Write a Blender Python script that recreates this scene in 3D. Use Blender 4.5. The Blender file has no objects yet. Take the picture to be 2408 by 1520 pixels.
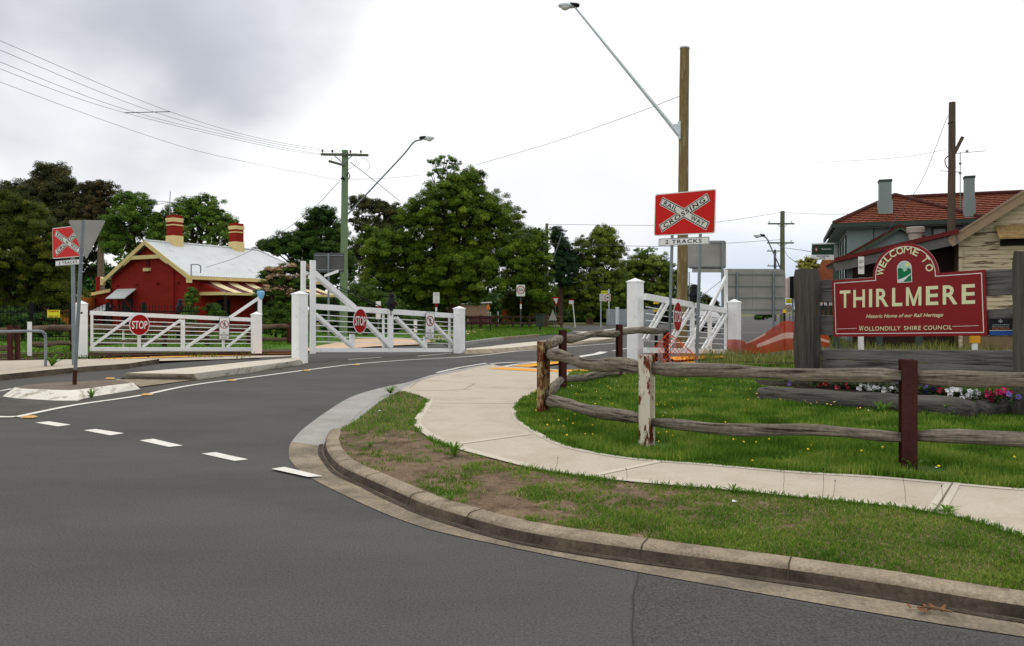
import bpy, bmesh, math, random
import numpy as np
from mathutils import Vector, Matrix

random.seed(7)
RNG = np.random.default_rng(11)
C = bpy.context.scene.collection
F, H, CX, HY = 1800.0, 1.5, 1204.0, 728.0     # focal length, eye height and horizon used to survey the place from the photograph
R = math.radians


# ------------------------------------------------------------------ survey helpers
def hz(y):
    """ground level of the raised corner block: it falls to the road level towards the crossing"""
    t = (y - 8.5) / 6.5
    t = 0.0 if t < 0 else 1.0 if t > 1 else t
    return 0.095 - 0.065 * t * t * (3 - 2 * t)


def hzn(y):
    t = np.clip((y - 8.5) / 6.5, 0, 1)
    return 0.095 - 0.065 * t * t * (3 - 2 * t)


def G(u, v, z=0.0):
    d = F * (H - z) / (v - HY)
    return Vector(((u - CX) * d / F, d, z))


def GH(u, v):
    z = 0.1
    for _ in range(8):
        d = F * (H - z) / (v - HY)
        z = hz(d)
    return Vector(((u - CX) * d / F, d, z))


def W(u, v, d):
    return Vector(((u - CX) * d / F, d, H + (HY - v) * d / F))


def frame(p0, p1):
    """x along the face, y away from the street, z up"""
    x = (p1 - p0).normalized()
    y = Vector((0, 0, 1)).cross(x).normalized()
    z = x.cross(y)
    m = Matrix((x, y, z)).transposed().to_4x4()
    m.translation = p0
    return m


def onplane(m, u, v):
    n = Vector((m[0][1], m[1][1], m[2][1]))
    r = Vector(((u - CX) / F, 1, (HY - v) / F))
    cam = Vector((0, 0, H))
    t = (m.translation - cam).dot(n) / r.dot(n)
    q = m.inverted() @ (cam + r * t)
    return q.x, q.z


def spline(pts, n=8):
    pts = [Vector(p) for p in pts]
    out = []
    for i in range(len(pts) - 1):
        p0 = pts[i - 1] if i else pts[0] * 2 - pts[1]
        p1, p2 = pts[i], pts[i + 1]
        p3 = pts[i + 2] if i + 2 < len(pts) else p2 * 2 - p1
        for k in range(n):
            t = k / n
            out.append(0.5 * ((2 * p1) + (p2 - p0) * t + (2 * p0 - 5 * p1 + 4 * p2 - p3) * t * t + (3 * p1 - p0 - 3 * p2 + p3) * t ** 3))
    out.append(pts[-1])
    return out


def resample(pts, n):
    L = [0.0]
    for a, b in zip(pts, pts[1:]):
        L.append(L[-1] + (b - a).length)
    out, j = [], 0
    for i in range(n):
        s = L[-1] * i / (n - 1)
        while j < len(L) - 2 and L[j + 1] < s:
            j += 1
        k = (s - L[j]) / max(1e-9, L[j + 1] - L[j])
        out.append(pts[j].lerp(pts[j + 1], k))
    return out


def vnoise(x, y, s, seed=0):
    """smooth value noise in 0..1"""
    x, y = x * s + 37.1 * seed, y * s - 19.7 * seed
    xi, yi = np.floor(x), np.floor(y)
    fx, fy = x - xi, y - yi
    fx, fy = fx * fx * (3 - 2 * fx), fy * fy * (3 - 2 * fy)

    def h(a, b):
        q = np.sin(a * 127.1 + b * 311.7 + seed * 74.7) * 43758.5453
        return q - np.floor(q)
    return (h(xi, yi) * (1 - fx) + h(xi + 1, yi) * fx) * (1 - fy) + (h(xi, yi + 1) * (1 - fx) + h(xi + 1, yi + 1) * fx) * fy


def inpoly(px, py, poly):
    ins = np.zeros(len(px), bool)
    n = len(poly)
    for i in range(n):
        x0, y0 = poly[i][0], poly[i][1]
        x1, y1 = poly[(i + 1) % n][0], poly[(i + 1) % n][1]
        c = ((y0 > py) != (y1 > py))
        with np.errstate(divide='ignore', invalid='ignore'):
            xx = (x1 - x0) * (py - y0) / (y1 - y0 if y1 != y0 else 1e-9) + x0
        ins ^= c & (px < xx)
    return ins


# ------------------------------------------------------------------ materials
MATS = {}


def mat(name, col, rough=0.8, var=0.15, scale=5.0, bump=0.0, bscale=None, metal=0.0, stretch=(1, 1, 1), col2=None, lo=0.35, hi=0.65,
        fine=0.0, fscale=120.0, spec=0.15, dirt=None, dirt_scale=1.2, dirt_lo=0.55, dirt_hi=0.75, coat=0.0):
    if name in MATS:
        return MATS[name]
    m = bpy.data.materials.new(name)
    m.use_nodes = True
    nt = m.node_tree
    N, Lk = nt.nodes, nt.links
    b = N['Principled BSDF']
    b.inputs['Roughness'].default_value = rough
    b.inputs['Metallic'].default_value = metal
    b.inputs['Specular IOR Level'].default_value = spec
    if coat:
        b.inputs['Coat Weight'].default_value = coat
    tc = N.new('ShaderNodeTexCoord')
    mp = N.new('ShaderNodeMapping')
    mp.inputs['Scale'].default_value = stretch
    Lk.new(tc.outputs['Object'], mp.inputs['Vector'])
    nz = N.new('ShaderNodeTexNoise')
    nz.inputs['Scale'].default_value = scale
    nz.inputs['Detail'].default_value = 8
    nz.inputs['Roughness'].default_value = 0.62
    Lk.new(mp.outputs['Vector'], nz.inputs['Vector'])
    rp = N.new('ShaderNodeValToRGB')
    rp.color_ramp.elements[0].position = lo
    rp.color_ramp.elements[1].position = hi
    c2 = col2 or tuple(min(1, c * (1 + var)) for c in col)
    c1 = col if col2 else tuple(c * (1 - var) for c in col)
    rp.color_ramp.elements[0].color = (*c1, 1)
    rp.color_ramp.elements[1].color = (*c2, 1)
    Lk.new(nz.outputs['Fac'], rp.inputs['Fac'])
    out = rp.outputs['Color']
    if dirt:
        n2 = N.new('ShaderNodeTexNoise')
        n2.inputs['Scale'].default_value = dirt_scale
        n2.inputs['Detail'].default_value = 9
        n2.inputs['Roughness'].default_value = 0.7
        Lk.new(mp.outputs['Vector'], n2.inputs['Vector'])
        r2 = N.new('ShaderNodeValToRGB')
        r2.color_ramp.elements[0].position = dirt_lo
        r2.color_ramp.elements[1].position = dirt_hi
        Lk.new(n2.outputs['Fac'], r2.inputs['Fac'])
        mx = N.new('ShaderNodeMixRGB')
        Lk.new(r2.outputs['Color'], mx.inputs['Fac'])
        Lk.new(out, mx.inputs['Color1'])
        mx.inputs['Color2'].default_value = (*dirt, 1)
        out = mx.outputs['Color']
    if fine:
        n3 = N.new('ShaderNodeTexNoise')
        n3.inputs['Scale'].default_value = fscale
        n3.inputs['Detail'].default_value = 3
        Lk.new(tc.outputs['Object'], n3.inputs['Vector'])
        r3 = N.new('ShaderNodeMapRange')
        r3.inputs['From Min'].default_value = 0.3
        r3.inputs['From Max'].default_value = 0.7
        r3.inputs['To Min'].default_value = 1 - fine
        r3.inputs['To Max'].default_value = 1 + fine
        Lk.new(n3.outputs['Fac'], r3.inputs['Value'])
        mu = N.new('ShaderNodeVectorMath')
        mu.operation = 'SCALE'
        Lk.new(out, mu.inputs[0])
        Lk.new(r3.outputs['Result'], mu.inputs['Scale'])
        out = mu.outputs['Vector']
    Lk.new(out, b.inputs['Base Color'])
    if bump:
        bn = N.new('ShaderNodeTexNoise')
        bn.inputs['Scale'].default_value = bscale or scale * 4
        bn.inputs['Detail'].default_value = 6
        Lk.new(mp.outputs['Vector'], bn.inputs['Vector'])
        bp = N.new('ShaderNodeBump')
        bp.inputs['Strength'].default_value = bump
        bp.inputs['Distance'].default_value = 0.02
        Lk.new(bn.outputs['Fac'], bp.inputs['Height'])
        Lk.new(bp.outputs['Normal'], b.inputs['Normal'])
    MATS[name] = m
    return m


def leafmat(name, dark, mid, light, trans=0.16, rough=0.6):
    if name in MATS:
        return MATS[name]
    m = bpy.data.materials.new(name)
    m.use_nodes = True
    nt = m.node_tree
    N, Lk = nt.nodes, nt.links
    b = N['Principled BSDF']
    b.inputs['Roughness'].default_value = rough
    b.inputs['Specular IOR Level'].default_value = 0.1
    at = N.new('ShaderNodeAttribute')
    at.attribute_name = 'tint'
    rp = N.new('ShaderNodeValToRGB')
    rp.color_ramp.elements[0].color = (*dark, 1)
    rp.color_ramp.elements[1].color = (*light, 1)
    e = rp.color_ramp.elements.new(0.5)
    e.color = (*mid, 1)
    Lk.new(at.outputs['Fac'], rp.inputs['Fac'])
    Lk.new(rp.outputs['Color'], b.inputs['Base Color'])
    tr = N.new('ShaderNodeBsdfTranslucent')
    Lk.new(rp.outputs['Color'], tr.inputs['Color'])
    mx = N.new('ShaderNodeMixShader')
    mx.inputs['Fac'].default_value = trans
    Lk.new(b.outputs['BSDF'], mx.inputs[1])
    Lk.new(tr.outputs['BSDF'], mx.inputs[2])
    Lk.new(mx.outputs['Shader'], N['Material Output'].inputs['Surface'])
    MATS[name] = m
    return m


# ------------------------------------------------------------------ objects
def tag(o, label=None, cat=None, group=None, kind=None):
    if label:
        o['label'] = label
    if cat:
        o['category'] = cat
    if group:
        o['group'] = group
    if kind:
        o['kind'] = kind
    return o


def thing(name, label, cat, loc=(0, 0, 0), rotz=0.0, group=None, m=None):
    o = bpy.data.objects.new(name, None)
    o.empty_display_size = 0.2
    C.objects.link(o)
    if m is not None:
        o.matrix_basis = m
    else:
        o.location = loc
        o.rotation_euler = (0, 0, rotz)
    return tag(o, label, cat, group)


_TXT = {}


def text_geo(s, bold, shear, space):
    key = (s, bold, shear, space)
    if key not in _TXT:
        cu = bpy.data.curves.new('lettering_source', 'FONT')
        cu.body = s
        cu.offset = bold
        cu.shear = shear
        cu.space_character = space
        cu.resolution_u = 3
        ob = bpy.data.objects.new('lettering_source', cu)
        C.objects.link(ob)
        dg = bpy.context.evaluated_depsgraph_get()
        me = bpy.data.meshes.new_from_object(ob.evaluated_get(dg))
        vs = [v.co.copy() for v in me.vertices]
        fs = [tuple(p.vertices) for p in me.polygons]
        bpy.data.objects.remove(ob)
        bpy.data.curves.remove(cu)
        bpy.data.meshes.remove(me)
        x0, x1 = min(v.x for v in vs), max(v.x for v in vs)
        y0, y1 = min(v.y for v in vs), max(v.y for v in vs)
        _TXT[key] = (vs, fs, x0, x1, y0, y1)
    return _TXT[key]


class MB:
    def __init__(s):
        s.v, s.f, s.m, s.cur = [], [], [], 0

    def add(s, vs, fs):
        o = len(s.v)
        s.v.extend(Vector(p) for p in vs)
        for f in fs:
            s.f.append(tuple(i + o for i in f))
            s.m.append(s.cur)
        return s

    def box(s, c, size, rotz=0.0):
        cx, cy, cz = c
        a, b, h = size[0] / 2, size[1] / 2, size[2] / 2
        co, si = math.cos(rotz), math.sin(rotz)
        vs = []
        for dz in (-h, h):
            for dx, dy in ((-a, -b), (a, -b), (a, b), (-a, b)):
                vs.append((cx + dx * co - dy * si, cy + dx * si + dy * co, cz + dz))
        return s.add(vs, [(3, 2, 1, 0), (4, 5, 6, 7), (0, 1, 5, 4), (1, 2, 6, 5), (2, 3, 7, 6), (3, 0, 4, 7)])

    def bar(s, a, b, w, h, side=None):
        """box from a to b; w across SIDE, h across the third axis"""
        a, b = Vector(a), Vector(b)
        d = (b - a).normalized()
        sd = Vector(side) if side else (Vector((0, 0, 1)).cross(d) if abs(d.z) < 0.95 else Vector((0, 1, 0)))
        sd = (sd - d * sd.dot(d)).normalized()
        t = d.cross(sd)
        vs = []
        for p in (a, b):
            for i, j in ((-1, -1), (1, -1), (1, 1), (-1, 1)):
                vs.append(p + sd * (i * w / 2) + t * (j * h / 2))
        return s.add(vs, [(3, 2, 1, 0), (4, 5, 6, 7), (0, 1, 5, 4), (1, 2, 6, 5), (2, 3, 7, 6), (3, 0, 4, 7)])

    def tube(s, pts, r, n=8, cap=True):
        pts = [Vector(p) for p in pts]
        rs = r if isinstance(r, (list, tuple)) else [r] * len(pts)
        o = len(s.v)
        prev = None
        for i, p in enumerate(pts):
            d = (pts[min(i + 1, len(pts) - 1)] - pts[max(i - 1, 0)]).normalized()
            if prev is None:
                q = Vector((0, 0, 1)) if abs(d.z) < 0.9 else Vector((1, 0, 0))
                prev = (q - d * q.dot(d)).normalized()
            else:
                prev = (prev - d * prev.dot(d)).normalized()
            t = d.cross(prev)
            for k in range(n):
                a = 2 * math.pi * k / n
                s.v.append(p + (prev * math.cos(a) + t * math.sin(a)) * rs[i])
        for i in range(len(pts) - 1):
            for k in range(n):
                k2 = (k + 1) % n
                s.f.append((o + i * n + k, o + i * n + k2, o + (i + 1) * n + k2, o + (i + 1) * n + k))
                s.m.append(s.cur)
        if cap:
            s.f.append(tuple(o + k for k in range(n))[::-1])
            s.m.append(s.cur)
            q = o + (len(pts) - 1) * n
            s.f.append(tuple(q + k for k in range(n)))
            s.m.append(s.cur)
        return s

    def slab(s, poly, y0, y1):
        """outline in x/z (seen from the front), between depths y0 (front) and y1"""
        n = len(poly)
        vs = [(p[0], y0, p[1]) for p in poly] + [(p[0], y1, p[1]) for p in poly]
        fs = [tuple(range(n)), tuple(range(2 * n - 1, n - 1, -1))]
        fs += [(i, i + n, (i + 1) % n + n, (i + 1) % n) for i in range(n)]
        return s.add(vs, fs)

    def flat(s, poly, y):
        return s.add([(p[0], y, p[1]) for p in poly], [tuple(range(len(poly)))])

    def prism(s, poly, z0, z1):
        n = len(poly)
        vs = [(p[0], p[1], z0) for p in poly] + [(p[0], p[1], z1) for p in poly]
        fs = [tuple(range(n))[::-1], tuple(range(n, 2 * n))]
        fs += [(i, (i + 1) % n, (i + 1) % n + n, i + n) for i in range(n)]
        return s.add(vs, fs)

    def poly(s, pts):
        return s.add(pts, [tuple(range(len(pts)))])

    def text(s, t, cx, cz, w, h, y, rot=0.0, bold=0.0, shear=0.0, space=1.0):
        vs, fs, x0, x1, y0, y1 = text_geo(t, bold, shear, space)
        kx, kz = w / (x1 - x0), h / (y1 - y0)
        co, si = math.cos(rot), math.sin(rot)
        out = []
        for p in vs:
            a, b = (p.x - (x0 + x1) / 2) * kx, (p.y - (y0 + y1) / 2) * kz
            out.append((cx + a * co - b * si, y, cz + a * si + b * co))
        return s.add(out, fs)

    def lathe(s, prof, c=(0, 0, 0), n=16):
        """profile of (r, z)"""
        o = len(s.v)
        for r_, z in prof:
            for k in range(n):
                a = 2 * math.pi * k / n
                s.v.append(Vector((c[0] + r_ * math.cos(a), c[1] + r_ * math.sin(a), c[2] + z)))
        for i in range(len(prof) - 1):
            for k in range(n):
                k2 = (k + 1) % n
                s.f.append((o + i * n + k, o + i * n + k2, o + (i + 1) * n + k2, o + (i + 1) * n + k))
                s.m.append(s.cur)
        s.f.append(tuple(o + k for k in range(n))[::-1])
        s.m.append(s.cur)
        q = o + (len(prof) - 1) * n
        s.f.append(tuple(q + k for k in range(n)))
        s.m.append(s.cur)
        return s

    def build(s, name, mats, parent=None, smooth=False, loc=None, m=None, bevel=0.0, autos=None):
        me = bpy.data.meshes.new(name)
        me.from_pydata(s.v, [], s.f)
        for q in (mats if isinstance(mats, (list, tuple)) else [mats]):
            me.materials.append(q)
        me.polygons.foreach_set('material_index', s.m)
        if smooth:
            me.polygons.foreach_set('use_smooth', [True] * len(s.f))
        me.update()
        o = bpy.data.objects.new(name, me)
        C.objects.link(o)
        if parent is not None:
            o.parent = parent
        if m is not None:
            o.matrix_basis = m
        elif loc is not None:
            o.location = loc
        if bevel:
            bv = o.modifiers.new('worn_edges', 'BEVEL')
            bv.width = bevel
            bv.segments = 2
            bv.limit_method = 'ANGLE'
            bv.angle_limit = R(35)
        if smooth and autos:
            es = o.modifiers.new('sharp', 'EDGE_SPLIT')
            es.split_angle = R(autos)
        return o


def rrect(x0, z0, x1, z1, r, n=5):
    out = []
    for cx, cz, a0 in ((x1 - r, z0 + r, -90), (x1 - r, z1 - r, 0), (x0 + r, z1 - r, 90), (x0 + r, z0 + r, 180)):
        for k in range(n + 1):
            a = R(a0 + 90 * k / n)
            out.append((cx + r * math.cos(a), cz + r * math.sin(a)))
    return out


def disc(cx, cz, rx, rz=None, n=32, a0=0.0):
    rz = rz or rx
    return [(cx + rx * math.cos(a0 + 2 * math.pi * k / n), cz + rz * math.sin(a0 + 2 * math.pi * k / n)) for k in range(n)]


def ring(mb, cx, cz, r0, r1, y, n=32):
    a, b = disc(cx, cz, r0, n=n), disc(cx, cz, r1, n=n)
    vs = [(p[0], y, p[1]) for p in a + b]
    mb.add(vs, [(i, n + i, n + (i + 1) % n, (i + 1) % n)[::-1] for i in range(n)])


def sheet(name, pts, z, mats, kind='structure', step=0.5, skirt=0.0, label=None):
    """a ground sheet over an outline of x/y points; z is a height or a function of y"""
    bm = bmesh.new()
    zf = z if callable(z) else (lambda y: z)
    vs = [bm.verts.new((p[0], p[1], 0)) for p in pts]
    f = bm.faces.new(vs)
    f.normal_update()
    if f.normal.z < 0:
        f.normal_flip()
    bmesh.ops.triangulate(bm, faces=[f])
    if callable(z):
        y0, y1 = min(p[1] for p in pts), max(p[1] for p in pts)
        y = max(8.0, math.ceil(y0 / step) * step)
        while y < min(y1, 26):
            bmesh.ops.bisect_plane(bm, geom=bm.verts[:] + bm.edges[:] + bm.faces[:], plane_co=(0, y, 0), plane_no=(0, 1, 0))
            y += step
    for v in bm.verts:
        v.co.z = zf(v.co.y)
    if skirt:
        ed = [e for e in bm.edges if e.is_boundary]
        ex = bmesh.ops.extrude_edge_only(bm, edges=ed)
        for g in ex['geom']:
            if isinstance(g, bmesh.types.BMVert):
                g.co.z -= skirt
    me = bpy.data.meshes.new(name)
    bm.to_mesh(me)
    bm.free()
    for q in (mats if isinstance(mats, (list, tuple)) else [mats]):
        me.materials.append(q)
    o = bpy.data.objects.new(name, me)
    C.objects.link(o)
    tag(o, label, None, None, kind)
    return o


def strip(mb, pts, w, z):
    """a flat painted band of width w along x/y points"""
    pts = [Vector((p[0], p[1], 0)) for p in pts]
    L_, R_ = [], []
    for i, p in enumerate(pts):
        d = (pts[min(i + 1, len(pts) - 1)] - pts[max(i - 1, 0)]).normalized()
        n = Vector((-d.y, d.x, 0)) * (w / 2)
        zz = z(p.y) if callable(z) else z
        L_.append((p.x + n.x, p.y + n.y, zz))
        R_.append((p.x - n.x, p.y - n.y, zz))
    k = len(pts)
    mb.add(L_ + R_, [(i + k, i + 1 + k, i + 1, i) for i in range(k - 1)])


def numesh(name, verts, faces_n, nper, mats, tint=None, parent=None, tri_tail=None):
    """fast mesh from numpy: verts (N,3); faces_n faces of nper consecutive vertices"""
    me = bpy.data.meshes.new(name)
    nv = len(verts)
    me.vertices.add(nv)
    me.vertices.foreach_set('co', np.ascontiguousarray(verts, np.float32).ravel())
    if isinstance(faces_n, tuple):
        loops, starts, totals = faces_n
    else:
        loops = np.arange(nv, dtype=np.int32)
        starts = np.arange(0, nv, nper, dtype=np.int32)
        totals = np.full(len(starts), nper, np.int32)
    me.loops.add(len(loops))
    me.loops.foreach_set('vertex_index', loops.astype(np.int32))
    me.polygons.add(len(starts))
    me.polygons.foreach_set('loop_start', starts.astype(np.int32))
    me.polygons.foreach_set('loop_total', totals.astype(np.int32))
    if tint is not None:
        a = me.attributes.new('tint', 'FLOAT', 'POINT')
        a.data.foreach_set('value', np.ascontiguousarray(tint, np.float32))
    for q in (mats if isinstance(mats, (list, tuple)) else [mats]):
        me.materials.append(q)
    me.update(calc_edges=True)
    me.validate()
    o = bpy.data.objects.new(name, me)
    C.objects.link(o)
    if parent is not None:
        o.parent = parent
    return o


def blades(name, x, y, z, h, w, tint, m, kind='stuff', lean=0.45):
    n = len(x)
    a = RNG.uniform(0, 2 * np.pi, n)
    la = RNG.uniform(0, 2 * np.pi, n)
    ln = RNG.uniform(0.05, lean, n) * h
    ca, sa = np.cos(a) * w / 2, np.sin(a) * w / 2
    lx, ly = np.cos(la) * ln, np.sin(la) * ln
    V = np.empty((n, 5, 3), np.float32)
    V[:, 0] = np.stack([x - ca, y - sa, z], 1)
    V[:, 1] = np.stack([x + ca, y + sa, z], 1)
    V[:, 2] = np.stack([x + ca * .8 + lx * .35, y + sa * .8 + ly * .35, z + h * .55], 1)
    V[:, 3] = np.stack([x - ca * .8 + lx * .35, y - sa * .8 + ly * .35, z + h * .55], 1)
    V[:, 4] = np.stack([x + lx, y + ly, z + h], 1)
    base = np.arange(n, dtype=np.int32)[:, None] * 5
    loops = (base + np.array([0, 1, 2, 3, 3, 2, 4], np.int32)).ravel()
    st = (np.arange(n, dtype=np.int32)[:, None] * 7 + np.array([0, 4], np.int32)).ravel()
    to = np.tile(np.array([4, 3], np.int32), n)
    o = numesh(name, V.reshape(-1, 3), (loops, st, to), None, m, np.repeat(tint, 5))
    tag(o, kind=kind)
    return o


def srgb(r, g, b):
    f = lambda c: (c / 255) / 12.92 if c <= 10 else (((c / 255) + 0.055) / 1.055) ** 2.4
    return (f(r), f(g), f(b))


# ------------------------------------------------------------------ camera, sky and light
sc = bpy.context.scene
cd = bpy.data.cameras.new('camera')
cam = bpy.data.objects.new('camera', cd)
C.objects.link(cam)
cam.location = (0, 0, H)
cam.rotation_euler = (R(90), 0, 0)
cd.sensor_width = 36
cd.lens = 36 * F / 2408
cd.shift_y = -(760 - HY) / 2408
cd.clip_start = 0.1
cd.clip_end = 6000
sc.camera = cam
sc.view_settings.view_transform = 'Standard'
sc.view_settings.look = 'None'
sc.view_settings.gamma = 1
sc.view_settings.exposure = 0.0
sc.cycles.use_denoising = True
sc.cycles.max_bounces = 6
sc.cycles.transparent_max_bounces = 6

SUN_EL, SUN_AZ = R(58), R(20)
w = bpy.data.worlds.new('World')
sc.world = w
w.use_nodes = True
nt = w.node_tree
N, Lk = nt.nodes, nt.links
bg = N['Background']
bg.inputs['Strength'].default_value = 0.1
sky = N.new('ShaderNodeTexSky')
sky.sky_type = 'NISHITA'
sky.sun_disc = False
sky.sun_elevation = SUN_EL
sky.sun_rotation = SUN_AZ
tc = N.new('ShaderNodeTexCoord')


def wmath(op, a, b=None, clamp=False):
    n = N.new('ShaderNodeMath')
    n.operation = op
    n.use_clamp = clamp
    for i, q in enumerate((a, b)):
        if q is None:
            continue
        if isinstance(q, (int, float)):
            n.inputs[i].default_value = q
        else:
            Lk.new(q, n.inputs[i])
    return n.outputs[0]


def wmap(v, a, b, smooth=True):
    n = N.new('ShaderNodeMapRange')
    n.interpolation_type = 'SMOOTHSTEP' if smooth else 'LINEAR'
    n.inputs['From Min'].default_value = a
    n.inputs['From Max'].default_value = b
    Lk.new(v, n.inputs['Value'])
    return n.outputs['Result']


def wmix(f, a, b):
    n = N.new('ShaderNodeMixRGB')
    Lk.new(f, n.inputs['Fac'])
    for k, q in (('Color1', a), ('Color2', b)):
        if isinstance(q, tuple):
            n.inputs[k].default_value = (*q, 1)
        else:
            Lk.new(q, n.inputs[k])
    return n.outputs['Color']


mp = N.new('ShaderNodeMapping')
mp.inputs['Scale'].default_value = (2.0, 2.0, 3.0)
Lk.new(tc.outputs['Generated'], mp.inputs['Vector'])
nz = N.new('ShaderNodeTexNoise')
nz.inputs['Scale'].default_value = 1.1
nz.inputs['Detail'].default_value = 5
nz.inputs['Roughness'].default_value = 0.48
Lk.new(mp.outputs['Vector'], nz.inputs['Vector'])
dt = N.new('ShaderNodeVectorMath')
dt.operation = 'DOT_PRODUCT'
Lk.new(tc.outputs['Generated'], dt.inputs[0])
dt.inputs[1].default_value = Vector((-0.52, 0.71, 0.47)).normalized()
sepd = N.new('ShaderNodeSeparateXYZ')
Lk.new(tc.outputs['Generated'], sepd.inputs['Vector'])
# the heavy grey cloud to the upper left, ragged by noise
core = wmath('ADD', dt.outputs['Value'], wmath('MULTIPLY', wmath('SUBTRACT', nz.outputs['Fac'], 0.5), 0.30))
grey = wmap(core, 0.912, 0.985)
n2 = N.new('ShaderNodeTexNoise')
n2.inputs['Scale'].default_value = 1.9
n2.inputs['Detail'].default_value = 3
Lk.new(mp.outputs['Vector'], n2.inputs['Vector'])
greycol = wmix(wmap(n2.outputs['Fac'], 0.35, 0.68), (5.5, 5.75, 6.2), (7.0, 7.2, 7.7))
white = wmix(wmap(nz.outputs['Fac'], 0.3, 0.7), (9.7, 9.85, 10.2), (12.2, 12.2, 12.2))
# thinner, bluish cloud low over the right-hand horizon
low = wmath('MULTIPLY', wmap(wmath('MULTIPLY', sepd.outputs['Z'], -1.0), -0.15, -0.01), wmap(sepd.outputs['X'], -0.05, 0.3))
white = wmix(wmath('MULTIPLY', low, wmap(n2.outputs['Fac'], 0.1, 0.6)), white, (5.9, 6.9, 8.7))
cl = wmix(grey, white, greycol)
veil = wmath('ADD', 0.93, wmath('MULTIPLY', nz.outputs['Fac'], 0.05))
Lk.new(wmix(veil, sky.outputs['Color'], cl), bg.inputs['Color'])

sd = bpy.data.lights.new('sun', 'SUN')
sd.energy = 0.8
sd.angle = R(25)
sd.color = (1.0, 0.97, 0.92)
sun = bpy.data.objects.new('sun', sd)
C.objects.link(sun)
sun.rotation_euler = (R(90) - SUN_EL, 0, -SUN_AZ + R(180))

# ------------------------------------------------------------------ shared materials
asphalt = mat('asphalt', srgb(86, 85, 82), 0.88, 0.10, 0.7, stretch=(.45, 1, 1), bump=0.5, bscale=150, fine=0.30, fscale=75, dirt=srgb(75, 73, 70), dirt_scale=0.6, dirt_lo=0.46, dirt_hi=0.72)
rough_asphalt = mat('rough_asphalt', srgb(88, 85, 79), 0.95, 0.2, 2.0, bump=0.8, bscale=60, fine=0.3, fscale=60)
concrete = mat('concrete', srgb(192, 181, 162), 0.9, 0.07, 1.1, bump=0.12, bscale=60, fine=0.07, fscale=55, dirt=srgb(158, 145, 125), dirt_scale=1.1, dirt_lo=0.46, dirt_hi=0.78)
concrete_edge = mat('concrete_edge', srgb(198, 189, 171), 0.9, 0.06, 3, fine=0.06, fscale=60)
joint = mat('path_joint', srgb(120, 110, 95), 0.95, 0.1, 8)  # drab tone of the joints across the footpath
old_concrete = mat('old_concrete', srgb(150, 137, 116), 0.92, 0.16, 3.4, bump=0.6, bscale=40, fine=0.22, fscale=60, dirt=srgb(106, 95, 80), dirt_scale=4.5, dirt_lo=0.48, dirt_hi=0.7)
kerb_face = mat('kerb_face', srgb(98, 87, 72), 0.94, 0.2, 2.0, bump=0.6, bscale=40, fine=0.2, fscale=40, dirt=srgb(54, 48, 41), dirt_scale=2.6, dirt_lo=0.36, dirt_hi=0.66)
new_concrete = mat('new_concrete', srgb(160, 157, 151), 0.9, 0.10, 2, bump=0.2, bscale=50, fine=0.1, fscale=50, dirt=srgb(138, 134, 127), dirt_scale=1.1, dirt_lo=.5, dirt_hi=.75)
gutter_m = mat('gutter', srgb(146, 133, 113), 0.92, 0.18, 1.5, bump=0.5, bscale=50, fine=0.2, fscale=50, dirt=srgb(100, 94, 84), dirt_scale=2.2, dirt_lo=0.42, dirt_hi=0.66)
white_kerb = mat('white_kerb', srgb(222, 217, 203), 0.85, 0.06, 3, bump=0.8, bscale=16, fine=.08, fscale=40, dirt=srgb(146, 136, 116), dirt_scale=3.2, dirt_lo=0.53, dirt_hi=0.66)
island_top_m = mat('island_top', srgb(203, 194, 176), 0.9, 0.06, 2, fine=0.06)
dirt_m = mat('dirt', srgb(120, 102, 80), 0.98, 0.22, 3.0, bump=1.0, bscale=34, fine=0.32, fscale=60, dirt=srgb(82, 68, 50), dirt_scale=4.2, dirt_lo=0.46, dirt_hi=0.64)
soil_m = mat('lawn_soil', srgb(64, 88, 32), 0.98, 0.3, 3, bump=0.8, bscale=30, fine=0.25)
field_m = mat('field', srgb(104, 104, 60), 0.98, 0.25, 0.4, bump=0.8, bscale=9, fine=0.2, fscale=12)
lawn_m = mat('lawn', srgb(78, 112, 38), 0.98, 0.22, 0.5, bump=0.9, bscale=14, fine=0.2, fscale=10)
ballast_m = mat('ballast', srgb(86, 72, 58), 0.98, 0.3, 6, bump=1.0, bscale=25, fine=0.35, fscale=22)
paving_m = mat('beige_paving', srgb(205, 178, 146), 0.9, 0.06, 1.0, fine=0.06, fscale=20)
paint_w = mat('road_paint', srgb(222, 218, 208), 0.8, 0.05, 4, fine=0.05, dirt=srgb(160, 156, 148), dirt_scale=9, dirt_lo=0.56, dirt_hi=0.74)
paint_y = mat('yellow_paint', srgb(232, 160, 40), 0.75, 0.06, 6, dirt=srgb(150, 120, 70), dirt_scale=4, dirt_lo=0.6, dirt_hi=0.8)
orange_pave = mat('orange_tactile', srgb(214, 158, 84), 0.9, 0.1, 4)
rust = mat('rust', srgb(74, 44, 33), 0.9, 0.25, 7, bump=0.4, dirt=srgb(110, 58, 34), dirt_scale=3)
rust_dark = mat('rust_brown_steel', srgb(66, 34, 30), 0.8, 0.18, 9, bump=0.25, fine=0.1, fscale=40)
rust_white = mat('rusty_white_steel', srgb(206, 199, 180), 0.85, 0.08, 5, stretch=(1, 1, 0.3), bump=0.3, dirt=srgb(96, 48, 26), dirt_scale=13, dirt_lo=0.515, dirt_hi=0.56)
rust_yellow = mat('rusty_cream_steel', srgb(162, 140, 98), 0.85, 0.12, 5, stretch=(1, 1, 0.5), bump=0.3, dirt=srgb(88, 46, 26), dirt_scale=9, dirt_lo=0.44, dirt_hi=0.51)
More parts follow.
